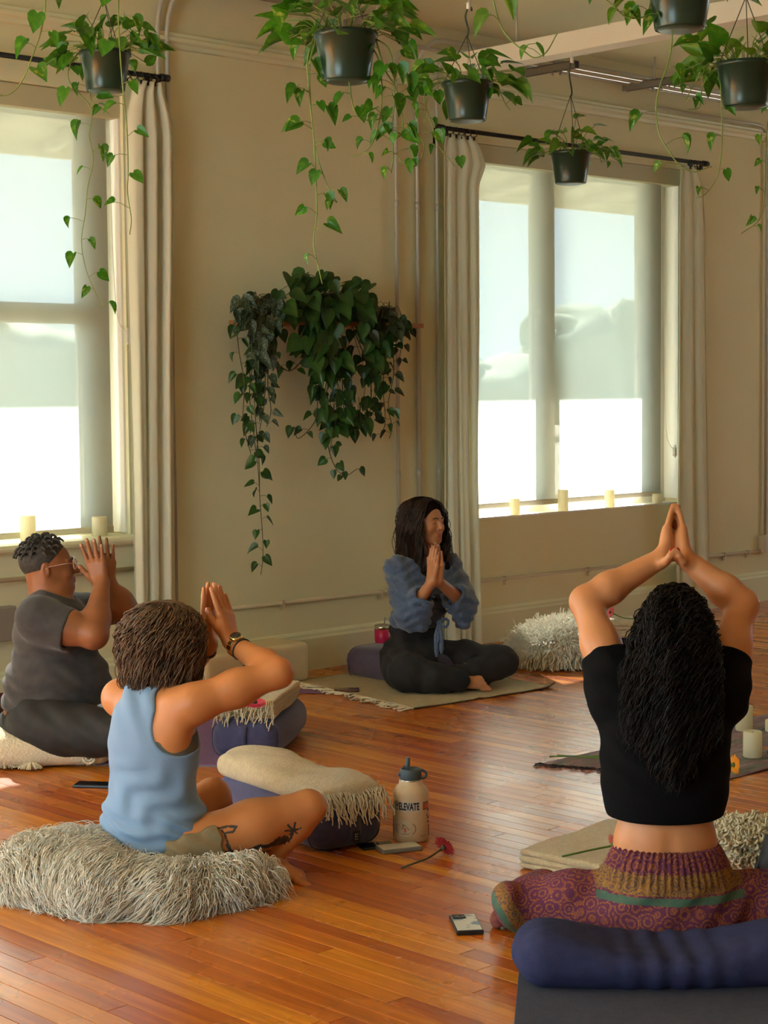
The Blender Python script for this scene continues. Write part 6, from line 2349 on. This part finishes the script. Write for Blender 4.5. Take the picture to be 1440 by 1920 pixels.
pts = np.array([[0.032 + 0.0045 * k + 0.0018 * math.cos(t), 0.0 + 0.0022 * math.sin(t)] for k in range(5) for t in np.linspace(0.8, 5.4, 7)])
for k in range(5):
    O('script_mark', MB().tube(list(wrap(pts[k * 7:(k + 1) * 7], 0.022, 0.0008)), 0.00045, 4).geo, MATS['sticker_grey'], wbt)
# red floral sticker at the side
rf = MB()
rs_ = random.Random(9)
for k in range(9):
    c0 = np.array([0.066 + rs_.uniform(-0.007, 0.008), rs_.uniform(-0.024, 0.020)])
    w_ = np.array([c0 + 0.006 * np.array([math.cos(t), math.sin(t)]) * rs_.uniform(0.5, 1.1) for t in np.linspace(0, 2 * PI, 7, endpoint=False)])
    rf.add(wrap(w_, 0.085, 0.0006 + 0.00008 * k), [tuple(range(7))])
O('flower_sticker', rf.geo, mat('sticker_red', (0.26, 0.025, 0.015), 0.5), wbt, smooth=False)
patch(0.070, 0.080, -0.018, 0.018, 0.035, mat('sticker_maroon', (0.10, 0.02, 0.02), 0.5), 'sticker')
patch(-0.085, -0.074, -0.05, 0.05, 0.065, mat('sticker_brown', (0.05, 0.02, 0.012), 0.5), 'sticker')

tb = np.array([6.50, -0.13, 0.0])
tm = thing('tumbler', 'hot pink insulated tumbler with steel rim standing behind the person in slate blue', 'tumbler', tb)
O('body', MB().lathe(tb, [(0.030, 0), (0.032, 0.004), (0.034, 0.09), (0.042, 0.13), (0.043, 0.185)], 32).geo, mat('hot_pink', (0.55, 0.015, 0.10), 0.35), tm)
O('rim', MB().lathe(tb, [(0.0435, 0.185), (0.0437, 0.203), (0.041, 0.203)], 32).geo, MATS['steel'], tm)
tl_ = O('lid', MB().lathe(tb, [(0.0415, 0.200), (0.0405, 0.207), (0.030, 0.209)], 32).geo, mat('clear_lid', (0.3, 0.28, 0.25), 0.2), tm)
O('straw', MB().tube([tb + np.array([0.012, 0, 0.20]), tb + np.array([0.02, 0, 0.245])], 0.0032, 8).geo, MATS['clear_lid'], tl_)
tb2 = tb + CR * 0.055 - CF * 0.07
t2 = thing('small_bottle', 'small red bottle with green cap in front of the pink tumbler', 'bottle', tb2)
O('body', MB().lathe(tb2, [(0.022, 0), (0.024, 0.004), (0.024, 0.115), (0.017, 0.138), (0.013, 0.145), (0.013, 0.15)], 24).geo, mat('red_juice', (0.42, 0.02, 0.03), 0.15), t2)
O('cap', MB().lathe(tb2, [(0.0145, 0.15), (0.0145, 0.168), (0.012, 0.170)], 20).geo, mat('green_cap', (0.05, 0.16, 0.03), 0.4), t2)
O('label_band', MB().lathe(tb2, [(0.0246, 0.03), (0.0246, 0.09)], 24, cap=(False, False)).geo, mat('red_label', (0.25, 0.01, 0.015), 0.5), t2)


# ---- phones
def phone(c, ax, lab, mcase, mtop, L=0.147, W=0.072, T=0.010, back=False, m2=None):
    c = np.asarray(c, float)
    ax = unit([ax[0], ax[1], 0])
    sx = np.cross(Zup, ax)
    r = thing('phone', lab, 'phone', c, 'phones on the floor')
    bevel(O('case', MB().obox(c + Zup * T / 2, ax, sx, Zup, L / 2, W / 2, T / 2).geo, mcase, r, smooth=False), 0.0035, 3)
    O('screen' if not back else 'back_panel', MB().obox(c + Zup * (T + 0.0004), ax, sx, Zup, L / 2 - 0.004, W / 2 - 0.004, 0.0004).geo, mtop, r, smooth=False)
    if back:
        cb = c + ax * (L / 2 - 0.026) + sx * (W / 2 - 0.024) + Zup * (T + 0.0015)
        cm_ = bevel(O('camera_bump', MB().obox(cb, ax, sx, Zup, 0.018, 0.018, 0.0015).geo, mat('black_glass', (0.012, 0.012, 0.013), 0.1), r, smooth=False), 0.002)
        for i, j in ((-1, -1), (-1, 1), (1, -1)):
            O('camera_lens', MB().lathe(cb + ax * i * 0.0085 + sx * j * 0.0085 + Zup * 0.0012, [(0.0065, 0), (0.0065, 0.0012), (0.005, 0.0014)], 14).geo, mat('lens_ring', (0.10, 0.10, 0.09), 0.2, 0.6), cm_)
    return r


BLK = mat('black_case', (0.014, 0.014, 0.016), 0.35)
GLS = mat('dark_screen', (0.012, 0.013, 0.016), 0.06)
phone(fl(178, 1474), CR * 1.0 + CF * -0.15, 'black phone lying by the cream tasselled cushion', BLK, GLS, 0.15, 0.074)
marb = mat('white_marble_case', (0.60, 0.57, 0.48), 0.4, col2=(0.16, 0.22, 0.30), nscale=22, lo=0.50, hi=0.60, detail=6)
phone(fl(874, 1738), unit(CF + CR * -0.10), 'phone in white marbled case near the purple patterned pants', BLK, marb, 0.150, 0.074, 0.013, True)
phone(fl(650, 1296, 0.008) * np.array([1, 1, 0]) + Zup * 0.010, CR, 'brown phone lying on the fringed rug', mat('brown_case', (0.11, 0.045, 0.025), 0.5), mat('brown_glass', (0.09, 0.035, 0.02), 0.15), 0.12, 0.066)
pz = fl(748, 1594)
phone(pz, unit(CR * 0.95 + CF * 0.35), 'phone in clear case with a card on it before the water bottle', mat('clear_case', (0.20, 0.18, 0.14), 0.2), mat('card_paper', (0.55, 0.48, 0.36), 0.6), 0.135, 0.070, 0.014)
pz2 = fl(706, 1588)
phone(pz2, unit(CR * 0.95 + CF * 0.30), 'dark phone lying between the bolster and the clear-cased phone', BLK, GLS, 0.11, 0.066, 0.008)
# clear plastic wrapper on the beige blanket
wp = fl(1086, 1640, 0.005)
P = np.zeros((8, 6, 3))
for i in range(8):
    for j in range(6):
        P[i, j] = wp + CR * (i / 7 - 0.5) * 0.085 + CF * (j / 5 - 0.5) * 0.07 + Zup * (0.012 + 0.010 * math.sin(i * 1.9 + j * 1.3) + 0.012 * (i / 7))
wm = bpy.data.materials.new('clear_film')
wm.use_nodes = True
wm.node_tree.nodes['Principled BSDF'].inputs['Alpha'].default_value = 0.35
wm.node_tree.nodes['Principled BSDF'].inputs['Roughness'].default_value = 0.15
tag(O('plastic_wrapper', MB().grid(P).geo, wm), 'crumpled clear plastic wrapper lying by the beige blanket', 'wrapper')
# ================================================================== PLANTS
def leaf_mesh(name, m, fold=0.10, curl=0.18, w=0.40):
    """heart leaf, length 1 along +Y from the petiole, normal +Z"""
    rows = [(-0.13, 0.20, 0.20), (-0.02, 0.36, 0.0), (0.18, 0.43, 0.0), (0.42, 0.37, 0), (0.66, 0.235, 0), (0.86, 0.095, 0), (1.0, 0.0, 0)]
    k = w / 0.43
    v, f = [], []
    for t, hw, _ in rows:
        z = -curl * t * t
        hw *= k
        cy = t if t > 0 else 0.0
        v += [(-hw, t, z + fold * hw * 1.4), (-hw * 0.5, t if t > 0 else t * 0.8, z + fold * hw * 0.55), (0, cy, z), (hw * 0.5, t if t > 0 else t * 0.8, z + fold * hw * 0.55), (hw, t, z + fold * hw * 1.4)]
    for i in range(len(rows) - 1):
        for j in range(4):
            a = i * 5 + j
            f.append((a, a + 1, a + 6, a + 5))
    me = bpy.data.meshes.new(name)
    me.from_pydata(v, [], f)
    me.polygons.foreach_set('use_smooth', np.ones(len(f), bool))
    me.materials.append(m)
    return me


def leaf_mat(name, c, c2, scale, lo, hi, rough, transl, rnd=0.25):
    return mat(name, c, rough, col2=c2, nscale=scale, lo=lo, hi=hi, transl=transl, rnd=rnd, spec=0.45, detail=3)


LM_A = leaf_mat('pothos_leaf', (0.052, 0.20, 0.010), (0.15, 0.33, 0.020), 2.6, 0.48, 0.75, 0.38, 0.35)
LM_V = leaf_mat('variegated_leaf', (0.07, 0.22, 0.012), (0.42, 0.48, 0.09), 3.2, 0.52, 0.66, 0.38, 0.40)
LM_Y = leaf_mat('young_leaf', (0.13, 0.29, 0.020), (0.22, 0.37, 0.04), 3.0, 0.4, 0.7, 0.4, 0.45)
LM_D = leaf_mat('philodendron_leaf', (0.020, 0.078, 0.011), (0.036, 0.11, 0.016), 3.0, 0.4, 0.7, 0.33, 0.18)
LM_S = leaf_mat('satin_leaf', (0.020, 0.052, 0.022), (0.13, 0.17, 0.115), 9.0, 0.50, 0.58, 0.5, 0.12)
LM_R = leaf_mat('small_dark_leaf', (0.022, 0.040, 0.012), (0.045, 0.06, 0.02), 4.0, 0.4, 0.7, 0.45, 0.15)
LEAVES = {k: [leaf_mesh('leaf_' + k, m, fo, cu, w) for fo, cu, w in sh] for k, m, sh in (
    ('A', LM_A, ((0.5, 0.18, 0.40), (0.9, 0.30, 0.36), (0.2, 0.10, 0.42))),
    ('V', LM_V, ((0.5, 0.18, 0.40), (0.8, 0.28, 0.35))),
    ('Y', LM_Y, ((0.9, 0.15, 0.30), (0.6, 0.25, 0.36))),
    ('D', LM_D, ((0.3, 0.16, 0.45), (0.5, 0.26, 0.42), (0.15, 0.08, 0.46))),
    ('S', LM_S, ((0.3, 0.18, 0.42), (0.6, 0.28, 0.36))),
    ('R', LM_R, ((0.4, 0.2, 0.38),)))}
VINE = mat('vine_stem', (0.20, 0.26, 0.05), 0.55)
VINED = mat('dark_vine', (0.055, 0.06, 0.022), 0.6)
POTG = mat('green_plastic_pot', (0.018, 0.042, 0.024), 0.28, spec=0.5)
POTB = mat('pot_saucer', (0.05, 0.085, 0.06), 0.35)
SOIL = mat('potting_soil', (0.03, 0.02, 0.012), 0.95)
HOOKM = mat('green_hanger', (0.045, 0.055, 0.030), 0.5)
WHITEM = mat('white_hook', (0.72, 0.68, 0.58), 0.4)
rl_ = random.Random(21)


def put_leaf(parent, kind, base, tip_dir, normal, size):
    me = rl_.choice(LEAVES[kind])
    d = unit(tip_dir)
    n = np.asarray(normal, float)
    n = unit(n - d * (n @ d))
    s = np.cross(d, n)
    wd = rl_.uniform(0.85, 1.12)
    M = np.eye(4)
    M[:3, 0], M[:3, 1], M[:3, 2] = s * size * wd, d * size, n * size
    M[:3, 3] = np.asarray(base) - wloc(parent)
    o = bpy.data.objects.new('leaf', me)
    COL.objects.link(o)
    o.parent = parent
    o.matrix_local = Matrix(M.tolist())
    return o


def rnd_dir(sd=1.0):
    return np.array([rl_.gauss(0, sd), rl_.gauss(0, sd), rl_.gauss(0, sd)])


def vine(parent, pts, kinds, step=0.075, size=0.075, r=0.0029, m=None, petiole=0.045, first=0.03, toward=None):
    """stem through pts with alternate leaves on short petioles"""
    sp = spline(pts, 10)
    mb = MB().tube(sp, [r * (1 - 0.4 * i / len(sp)) for i in range(len(sp))], 6)
    acc, nxt, side = 0.0, first, 1
    for i in range(1, len(sp)):
        seg = np.linalg.norm(sp[i] - sp[i - 1])
        acc += seg
        while acc > nxt:
            nxt += step * rl_.uniform(0.6, 1.4)
            side = -side
            p = sp[i]
            a = rl_.uniform(-0.6, 0.6)
            out = unit(CR * side * math.cos(a) - CF * (0.35 + math.sin(a)) + Zup * rl_.uniform(-0.3, 0.45))
            L = petiole * rl_.uniform(0.5, 1.3)
            e = p + out * L + Zup * 0.006
            mb.tube([p, p + out * L * 0.55 + Zup * 0.008, e], 0.0011, 5)
            sz = size * rl_.uniform(0.65, 1.15) * (1 - 0.35 * i / len(sp))
            tip = unit(out * 0.45 - Zup * rl_.uniform(0.35, 1.1) + rnd_dir(0.18))
            nrm = unit(-CF * 0.8 + out * 0.35 + Zup * 0.45 + rnd_dir(0.35))
            put_leaf(parent, rl_.choice(kinds), e, tip, nrm, sz)
    O('vine', mb.geo, m or VINE, parent)


def hanging(rim, dep, w, lab, vines, nbush, kinds, hook_z=None, spread=1.0, name='hanging_pothos', lsz=0.092, hook=True):
    c = at(rim[0], rim[1], dep)
    R = w / F * dep / 2
    Hh = R * 1.52
    r = thing(name, lab, 'plant', c - Zup * Hh, 'hanging pothos plants')
    b = c - Zup * Hh
    pot = O('pot', MB().lathe(b, [(R * 0.30, 0.006), (R * 0.72, 0.004), (R * 0.74, 0.0), (R * 0.76, 0.004), (R * 0.78, 0.02), (R * 0.965, Hh - 0.018), (R * 1.03, Hh - 0.016), (R * 1.03, Hh), (R * 0.96, Hh), (R * 0.93, Hh - 0.03)], 36, cap=(True, False)).geo, POTG, r)
    O('base_dish', MB().lathe(b, [(R * 0.26, -0.004), (R * 0.60, -0.004), (R * 0.70, 0.003), (R * 0.72, 0.014)], 32).geo, POTB, pot)
    O('soil', MB().lathe(b, [(R * 0.93, Hh - 0.028), (R * 0.5, Hh - 0.018), (0.002, Hh - 0.014)], 20).geo, SOIL, r)
    if hook:
        hz = hook_z if hook_z else c[2] + 0.36
        top = np.array([c[0], c[1], hz])
        join = c + Zup * (hz - c[2]) * 0.62
        mb = MB()
        for k in range(3):
            a = 2 * PI * k / 3 + 0.5
            q = c + np.array([math.cos(a), math.sin(a), 0]) * R * 0.99
            O('hanger_wire', MB().tube([q - Zup * 0.008, join], 0.0018, 5).geo, HOOKM, r)
        O('hook', MB().tube(spline([join - Zup * 0.01, join + Zup * 0.02 + CR * 0.006, join + (top - join) * 0.6 - CR * 0.006, top - Zup * 0.02, top + CR * 0.006, top + CR * 0.018 - Zup * 0.006, top + CR * 0.02 - Zup * 0.02], 5), 0.0042, 7).geo, HOOKM, r)
        up_to = 3.10 if abs(c[0] - 6.84) < 0.12 else CEIL_Z
        O('ceiling_anchor', MB().tube([top + CR * 0.008 - Zup * 0.012, top + CR * 0.008 + Zup * 0.015], 0.010, 8).geo, WHITEM, r)
        if up_to - hz > 0.02:
            O('drop_wire', MB().tube([top + CR * 0.008 + Zup * 0.01, np.array([top[0], top[1], up_to]) + CR * 0.008], 0.0028, 6).geo, WHITEM, r)
    st = MB()
    for k in range(nbush):
        a = 2.39996 * k + rl_.uniform(-0.4, 0.4)
        q = math.sqrt((k + 0.5) / nbush)
        rad = unit(np.array([math.cos(a), math.sin(a), 0]))
        p0 = c + rad * R * 0.6 * q - Zup * 0.02
        el = (1.35 - 1.45 * q) + rl_.uniform(-0.25, 0.25)
        L = R * rl_.uniform(0.75, 1.35) * spread * (1.45 - 0.5 * q)
        tip0 = p0 + (rad * math.cos(el) + Zup * max(math.sin(el), -0.1)) * L + rad * R * 0.30 * q
        mid = (p0 + tip0) / 2 + Zup * 0.03
        st.tube([p0, mid, tip0], 0.0017, 5)
        sz = lsz * rl_.uniform(0.7, 1.2)
        td = unit(rad * 0.9 + Zup * rl_.uniform(-0.75, 0.45) + rnd_dir(0.3))
        put_leaf(r, rl_.choice(kinds), tip0, td, unit(Zup * 0.8 + rad * 0.6 - CF * 0.3 + rnd_dir(0.3)), sz)
    O('stems', st.geo, VINE, r)['kind'] = 'stuff'
    for pl in vines:
        o = {}
        if isinstance(pl[-1], dict):
            pl, o = pl[:-1], pl[-1]
        dz = o.pop('dz', 0.0)
        pts = [at(x, y, dep + dz) for x, y in pl]
        vine(r, pts, kinds, **o)
    return r


K1 = ['A', 'A', 'A', 'V']
K2 = ['A', 'V', 'V', 'Y']
K3 = ['A', 'A', 'V', 'Y']
hanging((197, 98), 7.20, 95, 'hanging pothos in green pot over the double-hung window, two long vines',
        [[(150, 95), (132, 120), (130, 152), (166, 196), (172, 225), (168, 255), (175, 300), (165, 350), (160, 400), (153, 455), (163, 510), (182, 555), (192, 578), dict(step=0.085)],
         [(168, 150), (172, 190), (205, 213), dict(step=0.06)]], 46, K1, hook_z=3.17)
hanging((648, 62), 5.80, 118, 'large hanging pothos with the longest vine, reaching down to the wall plants',
        [[(588, 70), (577, 110), (578, 150), (582, 200), (588, 255), (592, 330), (594, 400), (588, 455), (598, 505), (604, 532), dict(step=0.075, size=0.07)],
         [(592, 75), (580, 130), (586, 240), (597, 300), (615, 350), (632, 380), dict(step=0.07, size=0.068)],
         [(700, 70), (728, 90), (738, 130), (740, 190), (735, 240), (737, 290), (734, 325), dict(step=0.045, size=0.072)],
         [(705, 75), (722, 130), (742, 165), (752, 205), (757, 258), dict(step=0.05, size=0.07)],
         [(690, 75), (712, 120), (715, 200), (705, 250), (690, 280), (660, 296), dict(step=0.05)],
         [(735, 262), (775, 246), (795, 275), (780, 310), (755, 305), (742, 288), dict(step=0.07, size=0.06)],
         [(655, 155), (664, 205), (690, 226), (715, 222), dict(step=0.06, size=0.06)]], 60, K1, hook_z=2.98, spread=1.15, lsz=0.088)
hanging((876, 155), 7.40, 93, 'hanging pothos in green pot in front of the white beam end',
        [[(835, 155), (808, 160), (796, 178), (800, 205), (815, 250), (824, 275), (852, 312), dict(step=0.07, size=0.07)],
         [(800, 185), (795, 230), dict(step=0.05, size=0.055)],
         [(920, 158), (938, 175), (948, 195), (957, 207), dict(step=0.06, size=0.065)]], 40, ['A', 'A', 'A', 'A', 'V'], hook_z=3.04)
hanging((1070, 285), 8.78, 77, 'small compact hanging pothos in dark pot before the wide window', [[(1100, 285), (1122, 292), (1128, 305), dict(step=0.05, size=0.06)]], 38, K3, hook_z=3.065, lsz=0.078)
hanging((1398, 118), 6.50, 108, 'hanging pothos in green pot with a vine dipping to the curtain rod end',
        [[(1350, 118), (1352, 180), (1354, 240), (1352, 290), (1345, 330), (1325, 362), (1305, 372), dict(step=0.11, size=0.06)],
         [(1350, 120), (1325, 130), (1300, 160), (1285, 190), dict(step=0.05, size=0.075)],
         [(1345, 125), (1318, 160), (1312, 200), (1290, 205), dict(step=0.06, size=0.065)]], 46, K3, hook_z=3.02, spread=1.1)
hanging((1275, -42), 5.50, 126, 'hanging pothos whose single vine drops to the far end of the rod',
        [[(1258, 20), (1260, 75), (1252, 120), (1236, 165), (1230, 205), (1236, 250), (1255, 285), (1275, 310), (1300, 322), (1335, 312), dict(step=0.11, size=0.072)],
         [(1222, 0), (1210, 30), (1175, 32), (1150, 10), (1130, -6), dict(step=0.045, size=0.065)]], 44, K2, hook_z=2.92)
hanging((960, -150), 5.0, 130, 'hanging pothos above the beam with one yellow-green trailing vine',
        [[(918, -60), (925, 0), (938, 45), (955, 72), (985, 98), (1003, 108), (1024, 98), (1045, 62), dict(step=0.075, size=0.07)]], 30, ['Y', 'V', 'A'], hook_z=3.05)
hanging((110, -150), 6.1, 118, 'hanging pothos above the double-hung window with loose vines at its side',
        [[(75, -80), (84, -20), (84, 20), (75, 65), (58, 112), (45, 145), (25, 172), (2, 180), (-18, 172), dict(step=0.075, size=0.078)],
         [(205, -120), (221, -40), (222, 40), (226, 110), (231, 170), (238, 240), (240, 320), (239, 360), (246, 410), (243, 440), dict(step=0.095, size=0.072)]], 30, K1, hook_z=3.12)
hanging((1520, 120), 7.7, 88, 'hanging pothos by the far wall with one short vine',
        [[(1470, 130), (1442, 220), (1436, 290), (1434, 360), (1425, 410), (1390, 438), dict(step=0.06, size=0.06)]], 30, K2, hook_z=3.05)

# ---- wall shelf
sh = thing('wall_shelf', 'narrow orange wooden shelf on the wall hidden under trailing plants', 'shelf', (6.16, -0.11, 1.785))
SHW = mat('shelf_wood', (0.36, 0.125, 0.030), 0.5, col2=(0.46, 0.18, 0.045), nscale=3, stretch=(1, 8, 8))
bevel(O('board', MB().box((5.585, -0.20, 1.785), (6.76, -0.002, 1.808)).geo, SHW, sh, smooth=False), 0.003)
for x in (5.80, 6.55):
    O('bracket', MB().box((x - 0.012, -0.15, 1.770), (x + 0.012, -0.002, 1.785)).box((x - 0.012, -0.012, 1.66), (x + 0.012, -0.002, 1.785)).geo, BLACKM, sh, smooth=False)


def shelf_plant(name, lab, px_, R, hh, m, z=1.808):
    p = wl(px_, 590, -0.11)
    base = np.array([p[0], -0.105, z])
    r = thing(name, lab, 'plant', base, 'plants on the wall shelf')
    O('pot', MB().lathe(base, [(R * 0.75, 0), (R * 0.78, 0.003), (R * 0.98, hh - 0.01), (R, hh - 0.01), (R, hh), (R * 0.92, hh), (R * 0.9, hh - 0.02)], 28, cap=(True, False)).geo, m, r)
    O('soil', MB().lathe(base, [(R * 0.9, hh - 0.02), (0.002, hh - 0.012)], 16).geo, SOIL, r)
    return r, base + Zup * hh


def wall_at(x, y, out=-0.2):
    return wl(x, y, out)


def scatter(r, n, fn, kinds, size, top, m=VINED, outr=(-0.30, -0.16), stemto=None, up=0.25):
    mb = MB()
    for k in range(n):
        x, y = fn()
        p = wall_at(x, y, rl_.uniform(*outr))
        td = unit(-Zup * rl_.uniform(0.2, 1.0) + CR * rl_.gauss(0, 0.45) - CF * rl_.uniform(0.0, 0.5))
        put_leaf(r, rl_.choice(kinds), p, td, unit(-CF + Zup * rl_.uniform(0.1, 0.9) + rnd_dir(0.35)), size * rl_.uniform(0.7, 1.2))
        q = stemto(p) if stemto else top + np.array([rl_.uniform(-0.05, 0.05), rl_.uniform(-0.05, 0.02), 0])
        md = (p + q) / 2 + Zup * up * np.linalg.norm(p - q) - CF * 0.02
        mb.tube(spline([q, md, p], 4), 0.0016, 5)
    O('stems', mb.geo, m, r)['kind'] = 'stuff'


def poly_rand(cx, cy, rx, ry):
    def f_():
        while True:
            a, b = rl_.uniform(-1, 1), rl_.uniform(-1, 1)
            if a * a + b * b < 1:
                return cx + a * rx, cy + b * ry
    return f_


DK = mat('dark_pot', (0.03, 0.025, 0.02), 0.6)
ph, ptop = shelf_plant('philodendron', 'dense dark green heart-leaf philodendron trailing from the wall shelf', 615, 0.085, 0.13, DK)
scatter(ph, 62, poly_rand(612, 555, 92, 55), ['D'], 0.095, ptop, up=0.15)
scatter(ph, 46, poly_rand(640, 640, 80, 55), ['D'], 0.100, ptop, up=0.10)


def hang_cone():
    t = rl_.random() ** 0.8
    y = 640 + t * 170
    c = 655 - 10 * t
    w_ = 88 * (1 - 0.55 * t)
    return c + rl_.uniform(-1, 1) * w_, y


scatter(ph, 52, hang_cone, ['D'], 0.078, ptop, outr=(-0.28, -0.10), stemto=lambda p: p + Zup * rl_.uniform(0.06, 0.14) + CR * rl_.uniform(-0.03, 0.03), up=0.0)
PV = dict(kinds=['D'], m=VINED, size=0.078, petiole=0.03)


def wvine(r, pl, out=-0.2, **kw):
    o = dict(PV)
    o.update(kw)
    pts = [wall_at(x, y, out + 0.04 * math.sin(i * 1.3)) for i, (x, y) in enumerate(pl)]
    vine(r, pts, **o)


for pl, st_ in (([(590, 600), (600, 680), (603, 740), (612, 800), (617, 845), (630, 878), (648, 892), (668, 880)], 0.055),
                ([(620, 600), (640, 690), (640, 760), (625, 810), (618, 850)], 0.06),
                ([(660, 610), (690, 690), (695, 760), (680, 800), (640, 812)], 0.055),
                ([(580, 600), (598, 660), (596, 740), (590, 790), (560, 822), (552, 800)], 0.07),
                ([(585, 600), (575, 660), (545, 695), (520, 680), (500, 650)], 0.06),
                ([(690, 610), (705, 690), (700, 770), (680, 792)], 0.06),
                ([(530, 600), (510, 650), (470, 690), (476, 740), (480, 800), (486, 870), (487, 930), (492, 1000), (493, 1045), (489, 1078)], 0.055),
                ([(500, 590), (450, 612), (447, 650), (458, 720), (456, 790), (470, 850)], 0.06),
                ([(520, 605), (480, 670), (468, 730), (474, 800), (484, 880), (488, 950)], 0.07)):
    wvine(ph, pl, step=st_)
sa_, stop = shelf_plant('satin_pothos', 'silver-spotted satin pothos hanging from the bracket end of the wall shelf', 478, 0.065, 0.085, mat('terracotta_pot', (0.33, 0.12, 0.05), 0.8))
scatter(sa_, 34, poly_rand(488, 582, 48, 34), ['S'], 0.082, stop, up=0.2)
scatter(sa_, 30, poly_rand(492, 650, 22, 48), ['S'], 0.078, stop, stemto=lambda p: p + Zup * 0.09, up=0.0)
for pl in ([(480, 575), (490, 640), (497, 700), (495, 760), (488, 800), (480, 850)], [(500, 580), (505, 660), (502, 720), (508, 770), (500, 800)], [(485, 580), (486, 660), (482, 720)]):
    wvine(sa_, pl, -0.24, kinds=['S'], step=0.045, size=0.07)
sm, mtop = shelf_plant('dark_trailing_plant', 'small-leaved dark trailing plant at the conduit end of the wall shelf', 722, 0.06, 0.08, DK)
scatter(sm, 40, poly_rand(718, 612, 44, 32), ['R', 'D', 'R'], 0.062, mtop, up=0.2)
for pl in ([(720, 600), (735, 650), (738, 700), (728, 760), (735, 800), (730, 822)], [(700, 610), (722, 670), (718, 720), (722, 790), (712, 820)], [(740, 600), (752, 640), (748, 680)], [(735, 590), (760, 620), (768, 638)]):
    wvine(sm, pl, -0.22, kinds=['R', 'R', 'D'], step=0.045, size=0.065)
